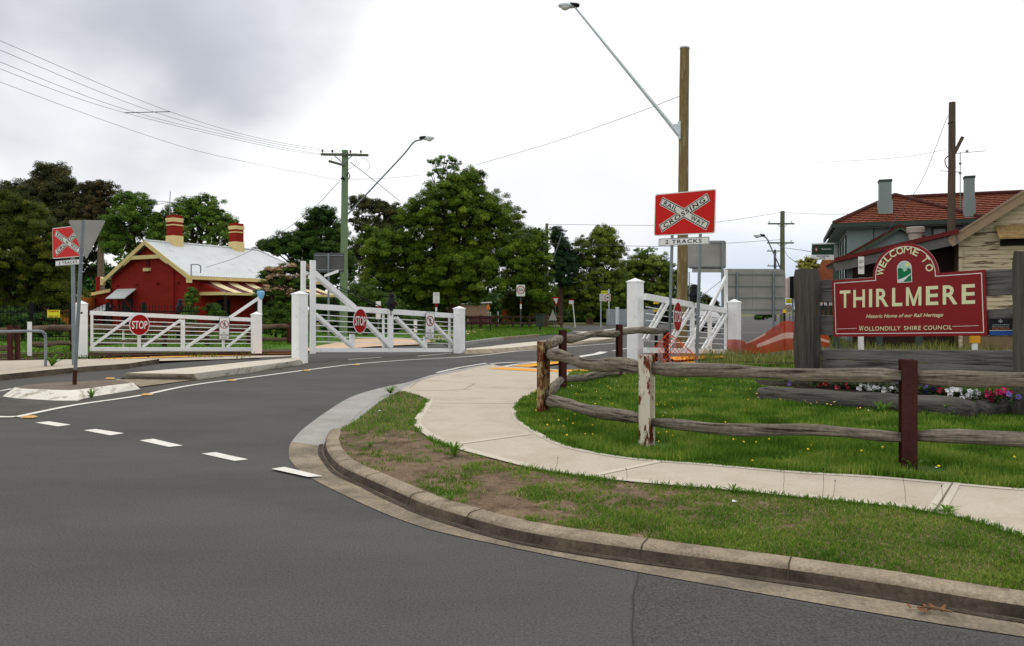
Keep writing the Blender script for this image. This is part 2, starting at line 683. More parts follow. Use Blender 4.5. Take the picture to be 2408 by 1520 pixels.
grey_wood = mat('weathered_log', srgb(124, 115, 101), 0.94, 0.36, 7, stretch=(0.22, 4.5, 4.5), bump=1.0, bscale=12, dirt=srgb(52, 45, 38), dirt_scale=4.6, dirt_lo=0.52, dirt_hi=0.62, fine=0.2, fscale=24)
sleeper = mat('dark_sleeper_timber', srgb(112, 108, 104), 0.94, 0.2, 7, stretch=(0.16, 2.4, 2.4), bump=1.0, bscale=14, dirt=srgb(60, 56, 53), dirt_scale=4.5, dirt_lo=0.5, dirt_hi=0.64, fine=0.1)
sleeper_post = mat('dark_timber_post', srgb(84, 79, 74), 0.95, 0.24, 7, stretch=(2.4, 2.4, 0.2), bump=1.0, bscale=13, dirt=srgb(46, 43, 40), dirt_scale=3.0, dirt_lo=0.48, dirt_hi=0.66)
brown_log = mat('brown_log', srgb(96, 80, 64), 0.95, 0.25, 4, bump=0.6)
white_paint = mat('white_gate_paint', srgb(236, 237, 236), 0.55, 0.03, 2, bump=0.12, bscale=30, dirt=srgb(196, 192, 180), dirt_scale=4.5, dirt_lo=0.56, dirt_hi=0.82)
galv = mat('galvanised_steel', srgb(128, 136, 140), 0.5, 0.1, 8, metal=0.35)
galv_light = mat('bright_galvanised', srgb(206, 214, 218), 0.45, 0.06, 8, metal=0.3)
alu = mat('sign_back_aluminium', srgb(152, 150, 143), 0.6, 0.14, 1.3, metal=0.1, fine=0.03)
dark_alu = mat('dark_sign_back', srgb(88, 88, 88), 0.7, 0.06, 3)
black_m = mat('black_enamel', srgb(24, 25, 28), 0.45, 0.2, 8)
letter_black = mat('letter_black', srgb(22, 22, 24), 0.6, 0.05, 8)
sign_red = mat('sign_red', srgb(200, 26, 20), 0.42, 0.04, 2, spec=0.15)
stop_red = mat('stop_red', srgb(152, 10, 16), 0.42, 0.05, 2, spec=0.15)
sign_white = mat('sign_white', srgb(226, 227, 224), 0.5, 0.03, 3)
sign_cream = mat('sign_reflective', srgb(214, 215, 204), 0.5, 0.03, 3)

# ------------------------------------------------------------------ ground, roads and kerbs
sheet('ground', [(-1500, -300), (1500, -300), (1500, 2600), (-1500, 2600)], -0.04, field_m)
road = [(-80, -10, 0), (80, -10, 0), (80, 8, 0), G(2600, 845), G(1900, 800), G(1900, 764), G(1905, 747), G(1870, 743.2), G(1720, 745.5),
        G(1600, 757), G(1480, 763), G(1330, 766), G(1300, 769), G(1345, 779), G(1330, 785), G(1260, 791), G(1100, 804), G(985, 813),
        G(880, 818), G(745, 829), G(690, 833), G(600, 845), G(375, 850), G(0, 880), (-80, 16.5, 0)]
sheet('road', road, 0.0, asphalt)

# strip of rougher asphalt between the islands and the edge line
rs = [G(-40, 978), G(37, 980), G(175, 952), G(325, 930), G(450, 905), G(602, 885), G(714, 869), G(837, 854), G(964, 845), G(1080, 837), G(1066, 832),
      G(897, 842), G(735, 851), G(710, 856), G(602, 876), G(465, 892), G(330, 915), G(185, 940), G(5, 932), G(-60, 930)]
sheet('rough_road_strip', rs, 0.004, rough_asphalt)

# kerb line of the corner: front top edge surveyed from the near right end to the flush ramp
kf = [(2408, 1409, .095), (2080, 1358, .095), (1800, 1318, .095), (1515, 1281, .095), (1240, 1240, .095), (1080, 1199, .095), (1005, 1176, .095), (967, 1160, .095), (873, 1119, .095),
      (813, 1092, .095), (788, 1071, .095), (775, 1052, .095), (772, 1034, .095), (776, 1020, .095), (783, 1008, .095)]
kfw = [G(*p) for p in kf]
ramp = [GH(u, v) for u, v in ((830, 980), (872, 948), (925, 920), (987, 893), (1060, 876), (1150, 857))]
east = [Vector((18, -.6, 0)), Vector((10, 1.2, 0)), Vector((6, 2.3, 0)), Vector((3.6, 3.2, 0))]      # the kerb runs on past the right of the view
kline = spline(east + [Vector((p.x, p.y, 0)) for p in kfw + ramp], 8)
NK = 300
kline = resample(kline, NK)
gutp = [(2408, 1500), (2200, 1468), (1900, 1417), (1500, 1347), (1240, 1297), (1146, 1277), (1083, 1264), (989, 1240), (870, 1194), (723, 1121), (684, 1085),
        (679, 1067), (682, 1047), (692, 1032), (714, 1009), (764, 972), (827, 934), (900, 912), (962, 899), (1030, 879), (1150, 856)]
gline = resample(spline([p + Vector((-.1, -.24, 0)) for p in east] + [G(*p) for p in gutp], 8), NK)


def nrm2(i, L):
    d = (L[min(i + 1, len(L) - 1)] - L[max(i - 1, 0)]).normalized()
    return Vector((d.y, -d.x, 0))            # to the right of travel: into the verge


far_i = min(range(NK), key=lambda i: (kline[i] - Vector((G(783, 1008, .095).x, G(783, 1008, .095).y, 0))).length)
KW = 0.085
kb = MB()
rows = []
back = []
jn = random.Random(3)
for i, p in enumerate(kline):
    n = nrm2(i, kline)
    top = hz(p.y)
    lift = top if i <= far_i else max(0.012, top * (1 - min(1, (i - far_i) / 9)) + 0.02)
    wob = 0.006 * math.sin(i * 1.7) + 0.004 * jn.uniform(-1, 1)
    prof = [(-0.048, 0.012), (-0.036, lift * 0.42), (-0.026, lift * 0.74), (-0.013 + wob, lift * 0.92), (0.008, lift * .99 + wob * .4), (0.05, lift + .004), (KW + .03, lift + 0.005), (KW + 0.05, lift - 0.05)]
    rows.append([Vector((p.x + n.x * a, p.y + n.y * a, z)) for a, z in prof])
    back.append(Vector((p.x + n.x * KW, p.y + n.y * KW, 0)))
kv = [q for r_ in rows for q in r_]
k6 = 8
for i in range(NK - 1):
    for j in range(k6 - 1):
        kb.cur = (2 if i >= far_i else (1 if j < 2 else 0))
        a = i * k6 + j
        kb.f.append((a, a + 1, a + k6 + 1, a + k6)[::-1])
        kb.m.append(kb.cur)
kb.v = kv
kerb = tag(kb.build('kerb', [old_concrete, kerb_face, new_concrete], smooth=True, autos=50), kind='structure')
# joints in the kerb: thin dark cracks across it
jb = MB()
for (u, v) in ((967, 1160), (873, 1119), (1512, 1281), (805, 1086), (775, 1050), (1095, 1203), (1880, 1329)):
    q = G(u, v, .095)
    i = min(range(NK), key=lambda k: (kline[k] - Vector((q.x, q.y, 0))).length)
    r_ = rows[i]
    t = (rows[min(i + 1, NK - 1)][0] - rows[i][0]).normalized() * 0.0042
    o = Vector((0, 0, 0.003)) - nrm2(i, kline) * 0.003
    pts = r_[:7]
    jb.add([p + o - t for p in pts] + [p + o + t for p in pts], [(k, k + 1, k + 8, k + 7) for k in range(6)])
tag(jb.build('kerb_joint', mat('kerb_joint_dirt', srgb(72, 64, 54), .95, .2, 9)), kind='structure')
# gutter
gb = MB()
gv = []
for i in range(NK):
    a = gline[i]
    k = kline[i] - nrm2(i, kline) * 0.05
    gv += [Vector((a.x, a.y, 0.005)), Vector((k.x, k.y, 0.014))]
gb.v = gv
for i in range(NK - 1):
    kx = kline[i]
    gb.f.append((2 * i, 2 * i + 1, 2 * i + 3, 2 * i + 2))
    gb.m.append(1 if i >= far_i - 6 else 0)
tag(gb.build('gutter', [gutter_m, new_concrete]), kind='structure')

# grime lying in the angle of kerb and gutter
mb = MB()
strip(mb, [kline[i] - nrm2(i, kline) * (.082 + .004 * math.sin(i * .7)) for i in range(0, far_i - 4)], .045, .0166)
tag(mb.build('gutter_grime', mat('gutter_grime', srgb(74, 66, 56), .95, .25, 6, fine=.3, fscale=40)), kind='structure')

# footpath outline
pathL = [(2408, 1267), (2290, 1229), (2130, 1198), (1900, 1174), (1700, 1154), (1500, 1137), (1370, 1122), (1250, 1103), (1150, 1078),
         (1090, 1062), (1030, 1041), (990, 1018), (973, 1000), (974, 988), (988, 968), (1001, 948), (1003, 939)]
pathR = [(2408, 1152), (2235, 1138), (2050, 1122), (1900, 1113), (1750, 1101), (1650, 1092), (1540, 1084), (1450, 1074), (1350, 1055),
         (1290, 1031), (1240, 1001), (1222, 985), (1216, 965), (1222, 951), (1240, 935), (1275, 918), (1300, 905)]
xy = lambda p: Vector((p.x, p.y, 0))
PL = spline([p + Vector((0, .30, 0)) for p in east[:3]] + [Vector((3.75, 3.6, 0)), Vector((3.35, 4.1, 0))] + [xy(GH(*p)) for p in pathL], 6)
PR = spline([Vector((18, 3, 0)), Vector((10, 4.6, 0)), Vector((5.05, 5.7, 0))] + [xy(GH(*p)) for p in pathR], 6)
tailL = [xy(GH(u, v)) for u, v in ((985, 931), (942, 919))]
kback_far = [back[i] + nrm2(i, kline) * 0.02 for i in range(NK) if back[i].y > tailL[-1].y + 0.1]
farE = [xy(GH(u, v)) for u, v in ((1170, 861), (1290, 868), (1345, 873))]
path_poly = PL + tailL + kback_far + farE + [xy(GH(1330, 890))] + PR[::-1]
above = lambda k: (lambda y: hz(y) + k)
sheet('footpath', path_poly, above(0.008), concrete)
eb = MB()
strip(eb, [p + nrm2(i, PL) * 0.05 for i, p in enumerate(PL)], 0.10, above(0.012))
strip(eb, [p - nrm2(i, PR) * 0.04 for i, p in enumerate(PR)], 0.08, above(0.012))
for a, b in (((1390, 1122), (1560, 1086)), ((1080, 1046), (1245, 1023)), ((1020, 949), (1215, 950)), ((920, 922), (1110, 917))):
    strip(eb, [xy(GH(*a)), xy(GH(*b))], 0.07, above(0.0125))
strip(eb, [xy(GH(2187, 1205)), xy(GH(2231, 1139))], 0.05, above(0.0132))
strip(eb, [xy(GH(2213, 1207)), xy(GH(2251, 1139))], 0.05, above(0.0132))
tag(eb.build('footpath_edging', concrete_edge), kind='structure')
jb = MB()
for a, b in (((2198, 1206), (2240.5, 1139)), ((963, 914), (990, 894)), ((990, 895), (1117, 904)), ((1117, 904), (1091, 917))):
    strip(jb, [xy(GH(*a)), xy(GH(*b))], 0.010, above(0.0165))
tag(jb.build('footpath_joint', joint), kind='structure')

# verge between kerb and footpath (bare dirt and patchy grass), then the lawn behind the footpath
kb_near = [back[i] + nrm2(i, kline) * 0.03 for i in range(NK) if back[i].y <= tailL[-1].y + 0.1]
verge_poly = kb_near + tailL[::-1] + PL[::-1]
sheet('verge', verge_poly, above(0.0), dirt_m)
lawn_far = [xy(GH(u, v)) for u, v in ((1345, 873), (1450, 872), (1560, 862), (1700, 850), (1800, 845), (1870, 838), (2500, 838))]
lawn_poly = PR + [xy(GH(1330, 890))] + lawn_far + [Vector((40, 22, 0)), Vector((40, 3.2, 0))]
sheet('lawn_ground', lawn_poly, above(0.004), soil_m, skirt=0.1)


def raised(name, bot, top, z, mats, zb=0.0):
    """kerbed island: outline at the road, outline of its top, sloped sides"""
    b = [G(u, v, zb) for u, v in bot]
    t = [G(u, v, z) for u, v in top]
    n = len(b)
    mb = MB()
    mb.cur = 0
    mb.add(b + t, [(i, (i + 1) % n, n + (i + 1) % n, n + i) for i in range(n)])
    mb.cur = 1
    mb.add(t, [tuple(range(n))])
    bm = bmesh.new()
    o = mb.build(name, mats)
    bm.from_mesh(o.data)
    bmesh.ops.remove_doubles(bm, verts=bm.verts, dist=0.001)
    bmesh.ops.recalc_face_normals(bm, faces=bm.faces)
    up = [f for f in bm.faces if f.material_index == 1]
    bm.to_mesh(o.data)
    bm.free()
    return tag(o, kind='structure')


raised('traffic_island', [(5, 933), (30, 937), (62, 939), (95, 941), (130, 943), (183, 943), (200, 937), (222, 932), (270, 925), (330, 916), (318, 902), (290, 899), (200, 904), (100, 909), (40, 914)],
       [(35, 911), (50, 914), (70, 915), (100, 916), (130, 917), (165, 918), (190, 916), (212, 913), (255, 907), (309, 901), (296, 897), (270, 893), (190, 897), (110, 901), (60, 906)],
       0.13, [white_kerb, mat('island_dirt', srgb(118, 107, 92), .97, .2, 3, bump=.8, bscale=30, fine=.25, fscale=50, dirt=srgb(84, 78, 68), dirt_scale=2.0)])
raised('median_island', [(281, 891), (448, 893), (465, 893.5), (602, 875), (690, 861), (716, 857), (716, 850), (690, 848.5), (602, 854), (470, 867), (340, 881)],
       [(297, 877.5), (446, 879.5), (455, 879), (602, 861), (684, 850), (706, 846), (706, 842), (687, 842), (602, 849), (470, 862), (345, 873.5)],
       0.15, [white_kerb, island_top_m])
raised('far_median', [(1092, 833), (1150, 831), (1204, 827), (1340, 812.5), (1446, 801.5), (1448, 796), (1330, 799), (1204, 812), (1150, 819), (1094, 825)],
       [(1096, 823), (1150, 821), (1204, 817.5), (1335, 805), (1440, 796), (1442, 793), (1330, 797), (1204, 808.5), (1150, 815), (1097, 820)],
       0.12, [old_concrete, island_top_m])
sheet('island_apron', [G(270, 899), G(300, 893), G(470, 894), G(400, 903), G(330, 912), G(305, 901)], 0.02, old_concrete)

# left-hand footpath with its kerb
lk = [(-500, 918), (-200, 900), (0, 882), (125, 870), (215, 862), (302, 856), (340, 850), (375, 845)]
lt = [G(u, v, .12) for u, v in lk]
far = [G(u, v, .06) for u, v in ((600, 838), (690, 834), (690, 827), (400, 835), (200, 842), (0, 848), (-300, 855), (-600, 862))]
sheet('left_footpath', [(p.x, p.y) for p in lt + far], lambda y: 0.12 - .108 * max(0, min(1, (y - 19.6) / 3.6)), [concrete])
lb = MB()
tops = [p + Vector((0, 0, 0.006)) for p in lt]
bots = [Vector((p.x + 0.02, p.y - 0.07, 0.0)) for p in lt]
bk = [p + Vector((-0.03, 0.16, 0.006)) for p in lt]
n = len(lt)
lb.cur = 0
lb.add(bots + tops, [(i, i + 1, n + i + 1, n + i) for i in range(n - 1)])
lb.cur = 1
lb.add(tops + bk, [(i, i + 1, n + i + 1, n + i) for i in range(n - 1)])
tag(lb.build('left_kerb', [kerb_face, old_concrete]), kind='structure')
tb = MB()
for poly in (((232, 847), (352, 842), (345, 839.5), (240, 843)), ((352, 842), (600, 835.5), (600, 833.5), (352, 839)), ((600, 835), (690, 833), (690, 829), (600, 832))):
    tb.add([G(u, v, 0.03) for u, v in poly], [(0, 1, 2, 3)])
tag(tb.build('orange_crossing_strip', orange_pave), kind='structure')

# rail corridor: ballast strip and rusty rails on both sides of the road
bal = [G(-700, 861), G(-300, 856), G(0, 849), G(200, 843), G(400, 836.5), G(600, 833), G(690, 829), G(690, 823), G(600, 825), G(200, 830), G(-300, 836), G(-700, 840)]
sheet('rail_ballast', bal, 0.035, ballast_m)
balr = [(p.x, p.y) for p in (G(1640, 867), G(1760, 862), G(1870, 860), G(2200, 868), G(2700, 900), G(2700, 846), G(1870, 842), G(1740, 842))]
sheet('rail_ballast', balr, 0.055, ballast_m)
for i, ((u0, v0), (u1, v1)) in enumerate((((-700, 850), (699, 834)), ((-700, 844), (699, 830)), ((1640, 858), (2500, 880)), ((1700, 853), (2500, 870)))):
    a, b = G(u0, v0, 0.03), G(u1, v1, 0.03)
    mb = MB()
    L = (b - a).length
    mb.box((L / 2, 0, 0.02), (L, 0.07, 0.05)).box((L / 2, 0, -0.04), (L, 0.02, 0.08)).box((L / 2, 0, -0.08), (L, 0.13, 0.02))
    o = mb.build('railway_rail', rust, m=frame(a, b))
    tag(o, ('rusty rail of the track nearer the left footpath', 'rusty rail of the track nearer the station house', 'rusty rail behind the log fence nearer the lawn',
            'rusty rail behind the log fence nearer the orange barrier')[i], 'rail', 'rails of the railway tracks')

# lawns and paths beyond the crossing
sheet('station_lawn', [G(-900, 838), G(0, 831), G(620, 825.5), G(690, 822), G(745, 816), G(800, 806.5), G(880, 799), G(960, 795), G(960, 775), G(-900, 780)], 0.03, lawn_m)
sheet('station_path', [G(690, 828), G(745, 828.5), G(880, 817.5), G(985, 812.5), G(990, 806), G(975, 799), G(900, 797), G(840, 799), G(800, 807), G(745, 816.5)], 0.045, paving_m)
sheet('park_lawn', [G(1085, 810), G(1097, 804), G(1180, 798), G(1260, 791), G(1330, 785), G(1345, 779), G(1300, 771), G(1290, 766), G(960, 766), G(960, 796), G(985, 807)], 0.07, lawn_m, skirt=0.1)
sheet('park_path', [G(985, 811), G(1040, 806), G(1100, 790), G(1140, 779), G(1140, 776), G(1050, 782), G(985, 799)], 0.085, paving_m)
mb = MB()
for a, b in (((1085, 809.5), (1180, 797.5)), ((1180, 797.5), (1262, 790.5))):
    p, q = G(*a, 0.05), G(*b, 0.05)
    mb.cur = 0 if a[0] < 1100 else 1
    mb.bar(p, q, 0.25, 0.16)
tag(mb.build('park_kerb', [new_concrete, old_concrete]), kind='structure')
sheet('far_verge', [G(1300, 769), G(1330, 766.5), G(1480, 763.5), G(1600, 757.5), G(1600, 750), G(1300, 752)], 0.02, field_m)

# painted markings
mk = MB()
main = [G(-120, 975), G(-40, 981), G(10, 982.5), G(37, 982), G(175, 954), G(325, 932), G(450, 907), G(602, 887), G(722, 871), G(837, 857), G(964, 847), G(1104, 839), G(1204, 828),
        G(1264, 823.5), G(1334, 816.5), G(1446, 808)]
strip(mk, spline([xy(p) for p in main[3:]], 5), 0.12, 0.0085)
strip(mk, [xy(p) for p in main[:4]], 0.12, 0.0125)
for pts, w_ in ((((819, 846), (897, 841)), .12), (((982, 838), (1062, 831)), .12), (((-200, 930), (0, 920), (28, 915)), .1), (((200, 900), (285, 893)), .08),
                (((1027, 877), (1080, 865), (1144, 854.5)), .1), (((1360, 784), (1480, 770)), .4), (((1350, 779.5), (1412, 781.5)), .5), (((1400, 777), (1440, 777)), .12), (((1470, 776), (1490, 776)), .12),
                (((1745, 783), (1860, 781)), .1), (((1740, 761), (1822, 759)), .1), (((1440, 826), (1500, 815)), .095)):
    strip(mk, [xy(G(*p)) for p in pts], w_, 0.0045)
tag(mk.build('lane_line', paint_w), kind='structure')
for q in (((82, 994), (115, 991), (167, 999), (136, 1003)), ((197, 1012), (225, 1009), (292, 1019), (259, 1024)), ((328, 1036), (360, 1032), (430, 1048), (397, 1051)),
          ((474, 1067), (507, 1063.5), (584, 1080.5), (551, 1084)), ((638, 1102.6), (669, 1098), (759, 1120), (725, 1121.7))):
    mb = MB()
    mb.add([G(u, v, 0.0175 if u > 600 else 0.0055) for u, v in q], [(0, 3, 2, 1)])
    tag(mb.build('giveway_dash', paint_w), kind='structure')
mb = MB()
for pts, w_ in ((((1152, 856), (1205, 853), (1275, 852)), .16), (((1180, 863), (1215, 858), (1262, 853)), .16), (((1340, 843), (1405, 833), (1420, 828)), .3)):
    strip(mb, [xy(G(*p)) for p in pts], w_, 0.009)
tag(mb.build('crossing_outline', paint_w), kind='structure')
mb = MB()
strip(mb, [xy(GH(1163, 867)), xy(GH(1290, 874))], .55, above(0.0135))
strip(mb, [xy(GH(1290, 874)), xy(GH(1388, 872))], .5, above(0.0135))
strip(mb, [xy(G(1222, 866.5)), xy(G(1306, 856.5)), xy(G(1362, 854))], .55, above(0.018))
tag(mb.build('yellow_crossing_marking', paint_y), kind='structure')
mb = MB()
mb.add([GH(u, v) + Vector((0, 0, .03)) for u, v in ((1560, 842), (1712, 838), (1700, 843), (1590, 850))], [(0, 3, 2, 1)])
mb.add([GH(u, v) + Vector((0, 0, .03)) for u, v in ((1545, 858), (1640, 852), (1640, 855), (1560, 861))], [(0, 3, 2, 1)])
tag(mb.build('yellow_track_edge', paint_y), kind='structure')

# raised pavement markers along the edge line
rpm_w = mat('marker_amber', srgb(206, 164, 96), 0.5, 0.1, 9)
where = ('at the bend nearest the camera', 'in front of the traffic island', 'beside the grey end of the median island', 'by the middle of the median island', 'in front of the middle white gate', 'by the tip of the traffic island')
for i, (u, v) in enumerate(((68, 982), (345, 929), (545, 895.5), (720, 872), (838, 858.5), (259, 891))):
    mb = MB()
    p = G(u, v, 0.012)
    mb.prism([(-.09, -.06), (.09, -.06), (.09, .06), (-.09, .06)], 0, 0.004)
    a, b = (.09, .06), (.06, .035)
    mb.add([(-a[0], -a[1], .004), (a[0], -a[1], .004), (a[0], a[1], .004), (-a[0], a[1], .004), (-b[0], -b[1], .024), (b[0], -b[1], .024), (b[0], b[1], .024), (-b[0], b[1], .024)],
           [(0, 1, 5, 4), (1, 2, 6, 5), (2, 3, 7, 6), (3, 0, 4, 7), (4, 5, 6, 7)])
    o = mb.build('pavement_marker', rpm_w, loc=p)
    tag(o, 'amber raised pavement marker ' + where[i], 'road stud', 'amber markers along the edge line')

patch = [G(1498, 1352), G(1700, 1388), G(1900, 1424), G(2200, 1475), G(2700, 1588), G(2700, 1800), G(1480, 1800), G(1489, 1520), G(1487, 1440)]
coarse = mat('coarse_asphalt', srgb(88, 86, 82), .92, .12, 1.2, bump=.8, bscale=120, fine=.42, fscale=80, dirt=srgb(76, 74, 71), dirt_scale=.6, dirt_lo=.46, dirt_hi=.7)
sheet('road_patch', patch, 0.0035, coarse)
mb = MB()
strip(mb, [xy(G(*p)) for p in ((1502, 1350), (1496, 1380), (1488, 1402), (1490, 1440), (1486, 1480), (1490, 1520), (1486, 1700))], .005, .0062)
tag(mb.build('road_crack', mat('crack', srgb(62, 60, 58), .95, .1, 9)), kind='structure')


# ------------------------------------------------------------------ log rail fence round the corner lawn
def ipost(mb, h, w=0.125, d=0.125, tf=0.013, tw=0.012):
    """H-section steel post: flanges front and back"""
    mb.box((0, -d / 2 + tf / 2, h / 2 - .05), (w, tf, h + .1))
    mb.box((0, d / 2 - tf / 2, h / 2 - .05), (w, tf, h + .1))
    mb.box((0, 0, h / 2 - .05), (tw, d - 2 * tf, h + .1))


def logmesh(L, r0, r1, seed, sag=0.03, flat=0.85, n=12):
    """rough split log along x, irregular section"""
    rnd = random.Random(seed)
    mb = MB()
    k = max(8, int(L / 0.16))
    ph = [rnd.uniform(0, 6.28) for _ in range(6)]
    for i in range(k + 1):
        t = i / k
        r_ = r0 + (r1 - r0) * t
        if i in (0, k):
            r_ *= 0.8
        r_ *= 1 + 0.09 * math.sin(t * 9 + ph[0]) + 0.05 * math.sin(t * 23 + ph[1])
        cy = 0.02 * math.sin(t * 5 + ph[2]) * math.sin(math.pi * t)
        cz = sag * math.sin(t * 6.3 + ph[3]) * math.sin(math.pi * t)
        for j in range(n):
            a = 2 * math.pi * j / n
            q = r_ * (1 + 0.10 * math.sin(2 * a + ph[4] + t * 2) + 0.06 * math.sin(3 * a + ph[5] + t * 5) + rnd.uniform(-.025, .025))
            mb.v.append(Vector((L * t, cy + q * flat * math.cos(a), cz + q * math.sin(a))))
    for i in range(k):
        for j in range(n):
            j2 = (j + 1) % n
            mb.f.append((i * n + j, i * n + j2, (i + 1) * n + j2, (i + 1) * n + j)[::-1])
            mb.m.append(0)
    mb.f.append(tuple(range(n)))
    mb.m.append(0)
    mb.f.append(tuple(range(k * n, k * n + n))[::-1])
    mb.m.append(0)
    return mb


posts = {'A': (1278, 975, 803), 'B': (1323, 915, 776), 'C': (1456, 884, 763), 'D': (1566, 855, 778), 'E': (1521, 1050, 835), 'F': (2135, 1105, 846), 'Z': (2950, 1150, 840)}
fence = thing('log_fence', 'grey log rail fence on rusty steel posts round the corner lawn beside the footpath', 'fence', GH(1521, 1050))
base = {}
ang = {'A': R(-52), 'B': R(30), 'C': R(25), 'D': R(20), 'E': R(-35), 'F': R(-14), 'Z': R(-12)}
pm = {'A': (rust_yellow, 'steel post with flaking cream paint at the fence corner'), 'E': (rust_white, 'steel post with peeling white paint and rust streaks')}
for k, (u, vb, vt) in posts.items():
    b = GH(u, vb)
    top = W(u, vt, b.y).z
    base[k] = b
    mb = MB()
    ipost(mb, top - b.z, *((0.105, 0.125) if k in 'BCD' else (0.125, 0.13)))
    m_, lab = pm.get(k, (rust_dark, None))
    o = mb.build('post', m_, fence, bevel=0.003)
    o.location = b - fence.location
    o.rotation_euler = (0, 0, ang[k])
    if lab:
        o['label'] = lab
rails = [('A', 'E', 1290, 835, 1508, 866, .075, .066, 1, .05), ('E', 'F', 1534, 868, 2120, 885, .063, .061, 2, .012), ('F', 'Z', 2151, 886, 2950, 905, .063, .066, 3, .02),
         ('A', 'E', 1290, 943, 1506, 985, .078, .072, 4, .02), ('E', 'F', 1534, 993, 2120, 1030, .053, .052, 5, -.03), ('F', 'Z', 2151, 1026, 2950, 1042, .060, .066, 6, .02),
         ('A', 'B', 1288, 813, 1320, 797, .075, .075, 7, .0), ('B', 'C', 1326, 797, 1455, 784, .078, .075, 8, .04), ('C', 'D', 1458, 780, 1566, 777, .085, .085, 9, .02),
         ('A', 'B', 1288, 925, 1320, 893, .07, .07, 10, .0), ('B', 'C', 1326, 893, 1455, 875, .07, .07, 11, .02), ('C', 'D', 1460, 882, 1566, 848, .07, .07, 12, .02)]
for a, b, u0, v0, u1, v1, r0, r1, sd_, sg in rails:
    p, q = W(u0, v0, base[a].y), W(u1, v1, base[b].y)
    o = logmesh((q - p).length, r0, r1, sd_, sg).build('rail', grey_wood, fence, smooth=True)
    o.matrix_basis = Matrix.Translation(-fence.location) @ frame(p, q)

# ------------------------------------------------------------------ welcome sign
maroon = mat('sign_maroon', srgb(130, 14, 16), 0.34, 0.05, 1.5, spec=0.25)
cream = mat('sign_lettering_cream', srgb(222, 224, 178), 0.5, 0.02, 3)
line_w = mat('sign_line_white', srgb(232, 222, 216), 0.5, 0.02, 3)
emb_green = mat('emblem_green', srgb(18, 112, 70), 0.5, 0.05, 3)
emb_pale = mat('emblem_pale', srgb(170, 205, 190), 0.5, 0.05, 3)
emb_sun = mat('emblem_sun', srgb(226, 220, 130), 0.5, 0.05, 3)
p0, p1 = W(1961, 792, 12.3), W(2323, 790, 10.5)
WM = frame(p0, p1)
WL = (p1 - p0).length
ws = thing('welcome_sign', 'maroon arched town welcome board reading THIRLMERE mounted on a grey timber frame', 'sign', m=WM)
px = lambda u, v: onplane(WM, u, v)
gl = lambda x: -1.0 - 0.0 * x
# timber posts of the frame, dark and rough
for (uc, wpx, vt, d_, off) in ((1898, 60, 634, 12.55, 0.10), (2416, 62, 592, 10.0, 0.12)):
    top = W(uc, vt, d_)
    bt = Vector((top.x, top.y, hz(top.y) - 0.1))
    wd = wpx * d_ / F
    hh = top.z - bt.z
    mb = MB()
    rnd = random.Random(int(uc))
    k = 14
    ns = 12
    for i in range(k + 1):
        for j in range(ns):
            a = 2 * math.pi * j / ns + .26
            sq = 1 / max(abs(math.cos(a)), abs(math.sin(a))) ** 0.75
            r_ = wd / 2 * sq * (0.9 + rnd.uniform(-.035, .035) + .03 * math.sin(i * 1.1 + j))
            if i == k:
                r_ *= .93
            mb.v.append(Vector((r_ * math.cos(a), .62 * r_ * math.sin(a), hh * i / k + (rnd.uniform(-.015, .015) if i == k else 0))))
    for i in range(k):
        for j in range(ns):
            j2 = (j + 1) % ns
            mb.f.append((i * ns + j, i * ns + j2, (i + 1) * ns + j2, (i + 1) * ns + j))
            mb.m.append(0)
    mb.f.append(tuple(range(k * ns, k * ns + ns)))
    mb.m.append(0)
    o = mb.build('post', sleeper_post, ws, smooth=True, autos=50)
    o.matrix_basis = WM.inverted() @ (Matrix.Translation(bt) @ Matrix.Rotation(R(-52), 4, 'Z'))


def plank(xa, xb, za0, za1, zb0, zb1, seed, y=0.05, th=0.11):
    """rough sleeper plank from xa to xb with its own top and bottom heights at each end"""
    rnd = random.Random(seed)
    L = xb - xa
    mb = MB()
    k = max(3, int(L / .12))
    for i in range(k + 1):
        t = i / k
        lo_, hi_ = za0 + (zb0 - za0) * t, za1 + (zb1 - za1) * t
        j = [rnd.uniform(-.006, .006) for _ in range(4)]
        mb.v += [Vector((L * t, 0 + j[0] * .6, lo_ + j[1])), Vector((L * t, 0 + j[0] * .6, hi_ + j[2])), Vector((L * t, th, hi_ + j[3])), Vector((L * t, th, lo_))]
    for i in range(k):
        for q in range(4):
            q2 = (q + 1) % 4
            mb.f.append((i * 4 + q, i * 4 + q2, (i + 1) * 4 + q2, (i + 1) * 4 + q)[::-1])
            mb.m.append(0)
    mb.f.append((0, 1, 2, 3))
    mb.m.append(0)
    mb.f.append((k * 4 + 3, k * 4 + 2, k * 4 + 1, k * 4))
    mb.m.append(0)
    o = mb.build('plank', sleeper, ws, bevel=0.008)
    o.location = (xa, y, 0)
    return o


def pz(u, v):
    return px(u, v)[1]


zt = [(pz(1930, 659), pz(2385, 631)), (pz(1930, 688), pz(2385, 668)), (pz(1930, 711), pz(2385, 695)), (pz(1930, 742), pz(2385, 725)), (pz(1930, 790), pz(2385, 790)),
      (pz(1925, 823), pz(2385, 825)), (pz(1925, 846), pz(2385, 862)), (pz(1925, 905), pz(2385, 915))]
xL, xR = px(1921, 700)[0], px(2390, 700)[0]
sd_ = 20
for (i, j) in ((0, 1), (1, 2), (3, 4), (5, 6), (6, 7)):
    sd_ += 1
    plank(xL, xR, zt[j][0] + .006, zt[i][0], zt[j][1] + .006, zt[i][1], sd_)
# the board itself: a rectangle with a round-headed top
zt0, zt1 = px(1961, 660)[1], px(2323, 634)[1]
ax, az = 0.515 * WL, (zt0 + zt1) / 2 - 0.01
ar = 0.485


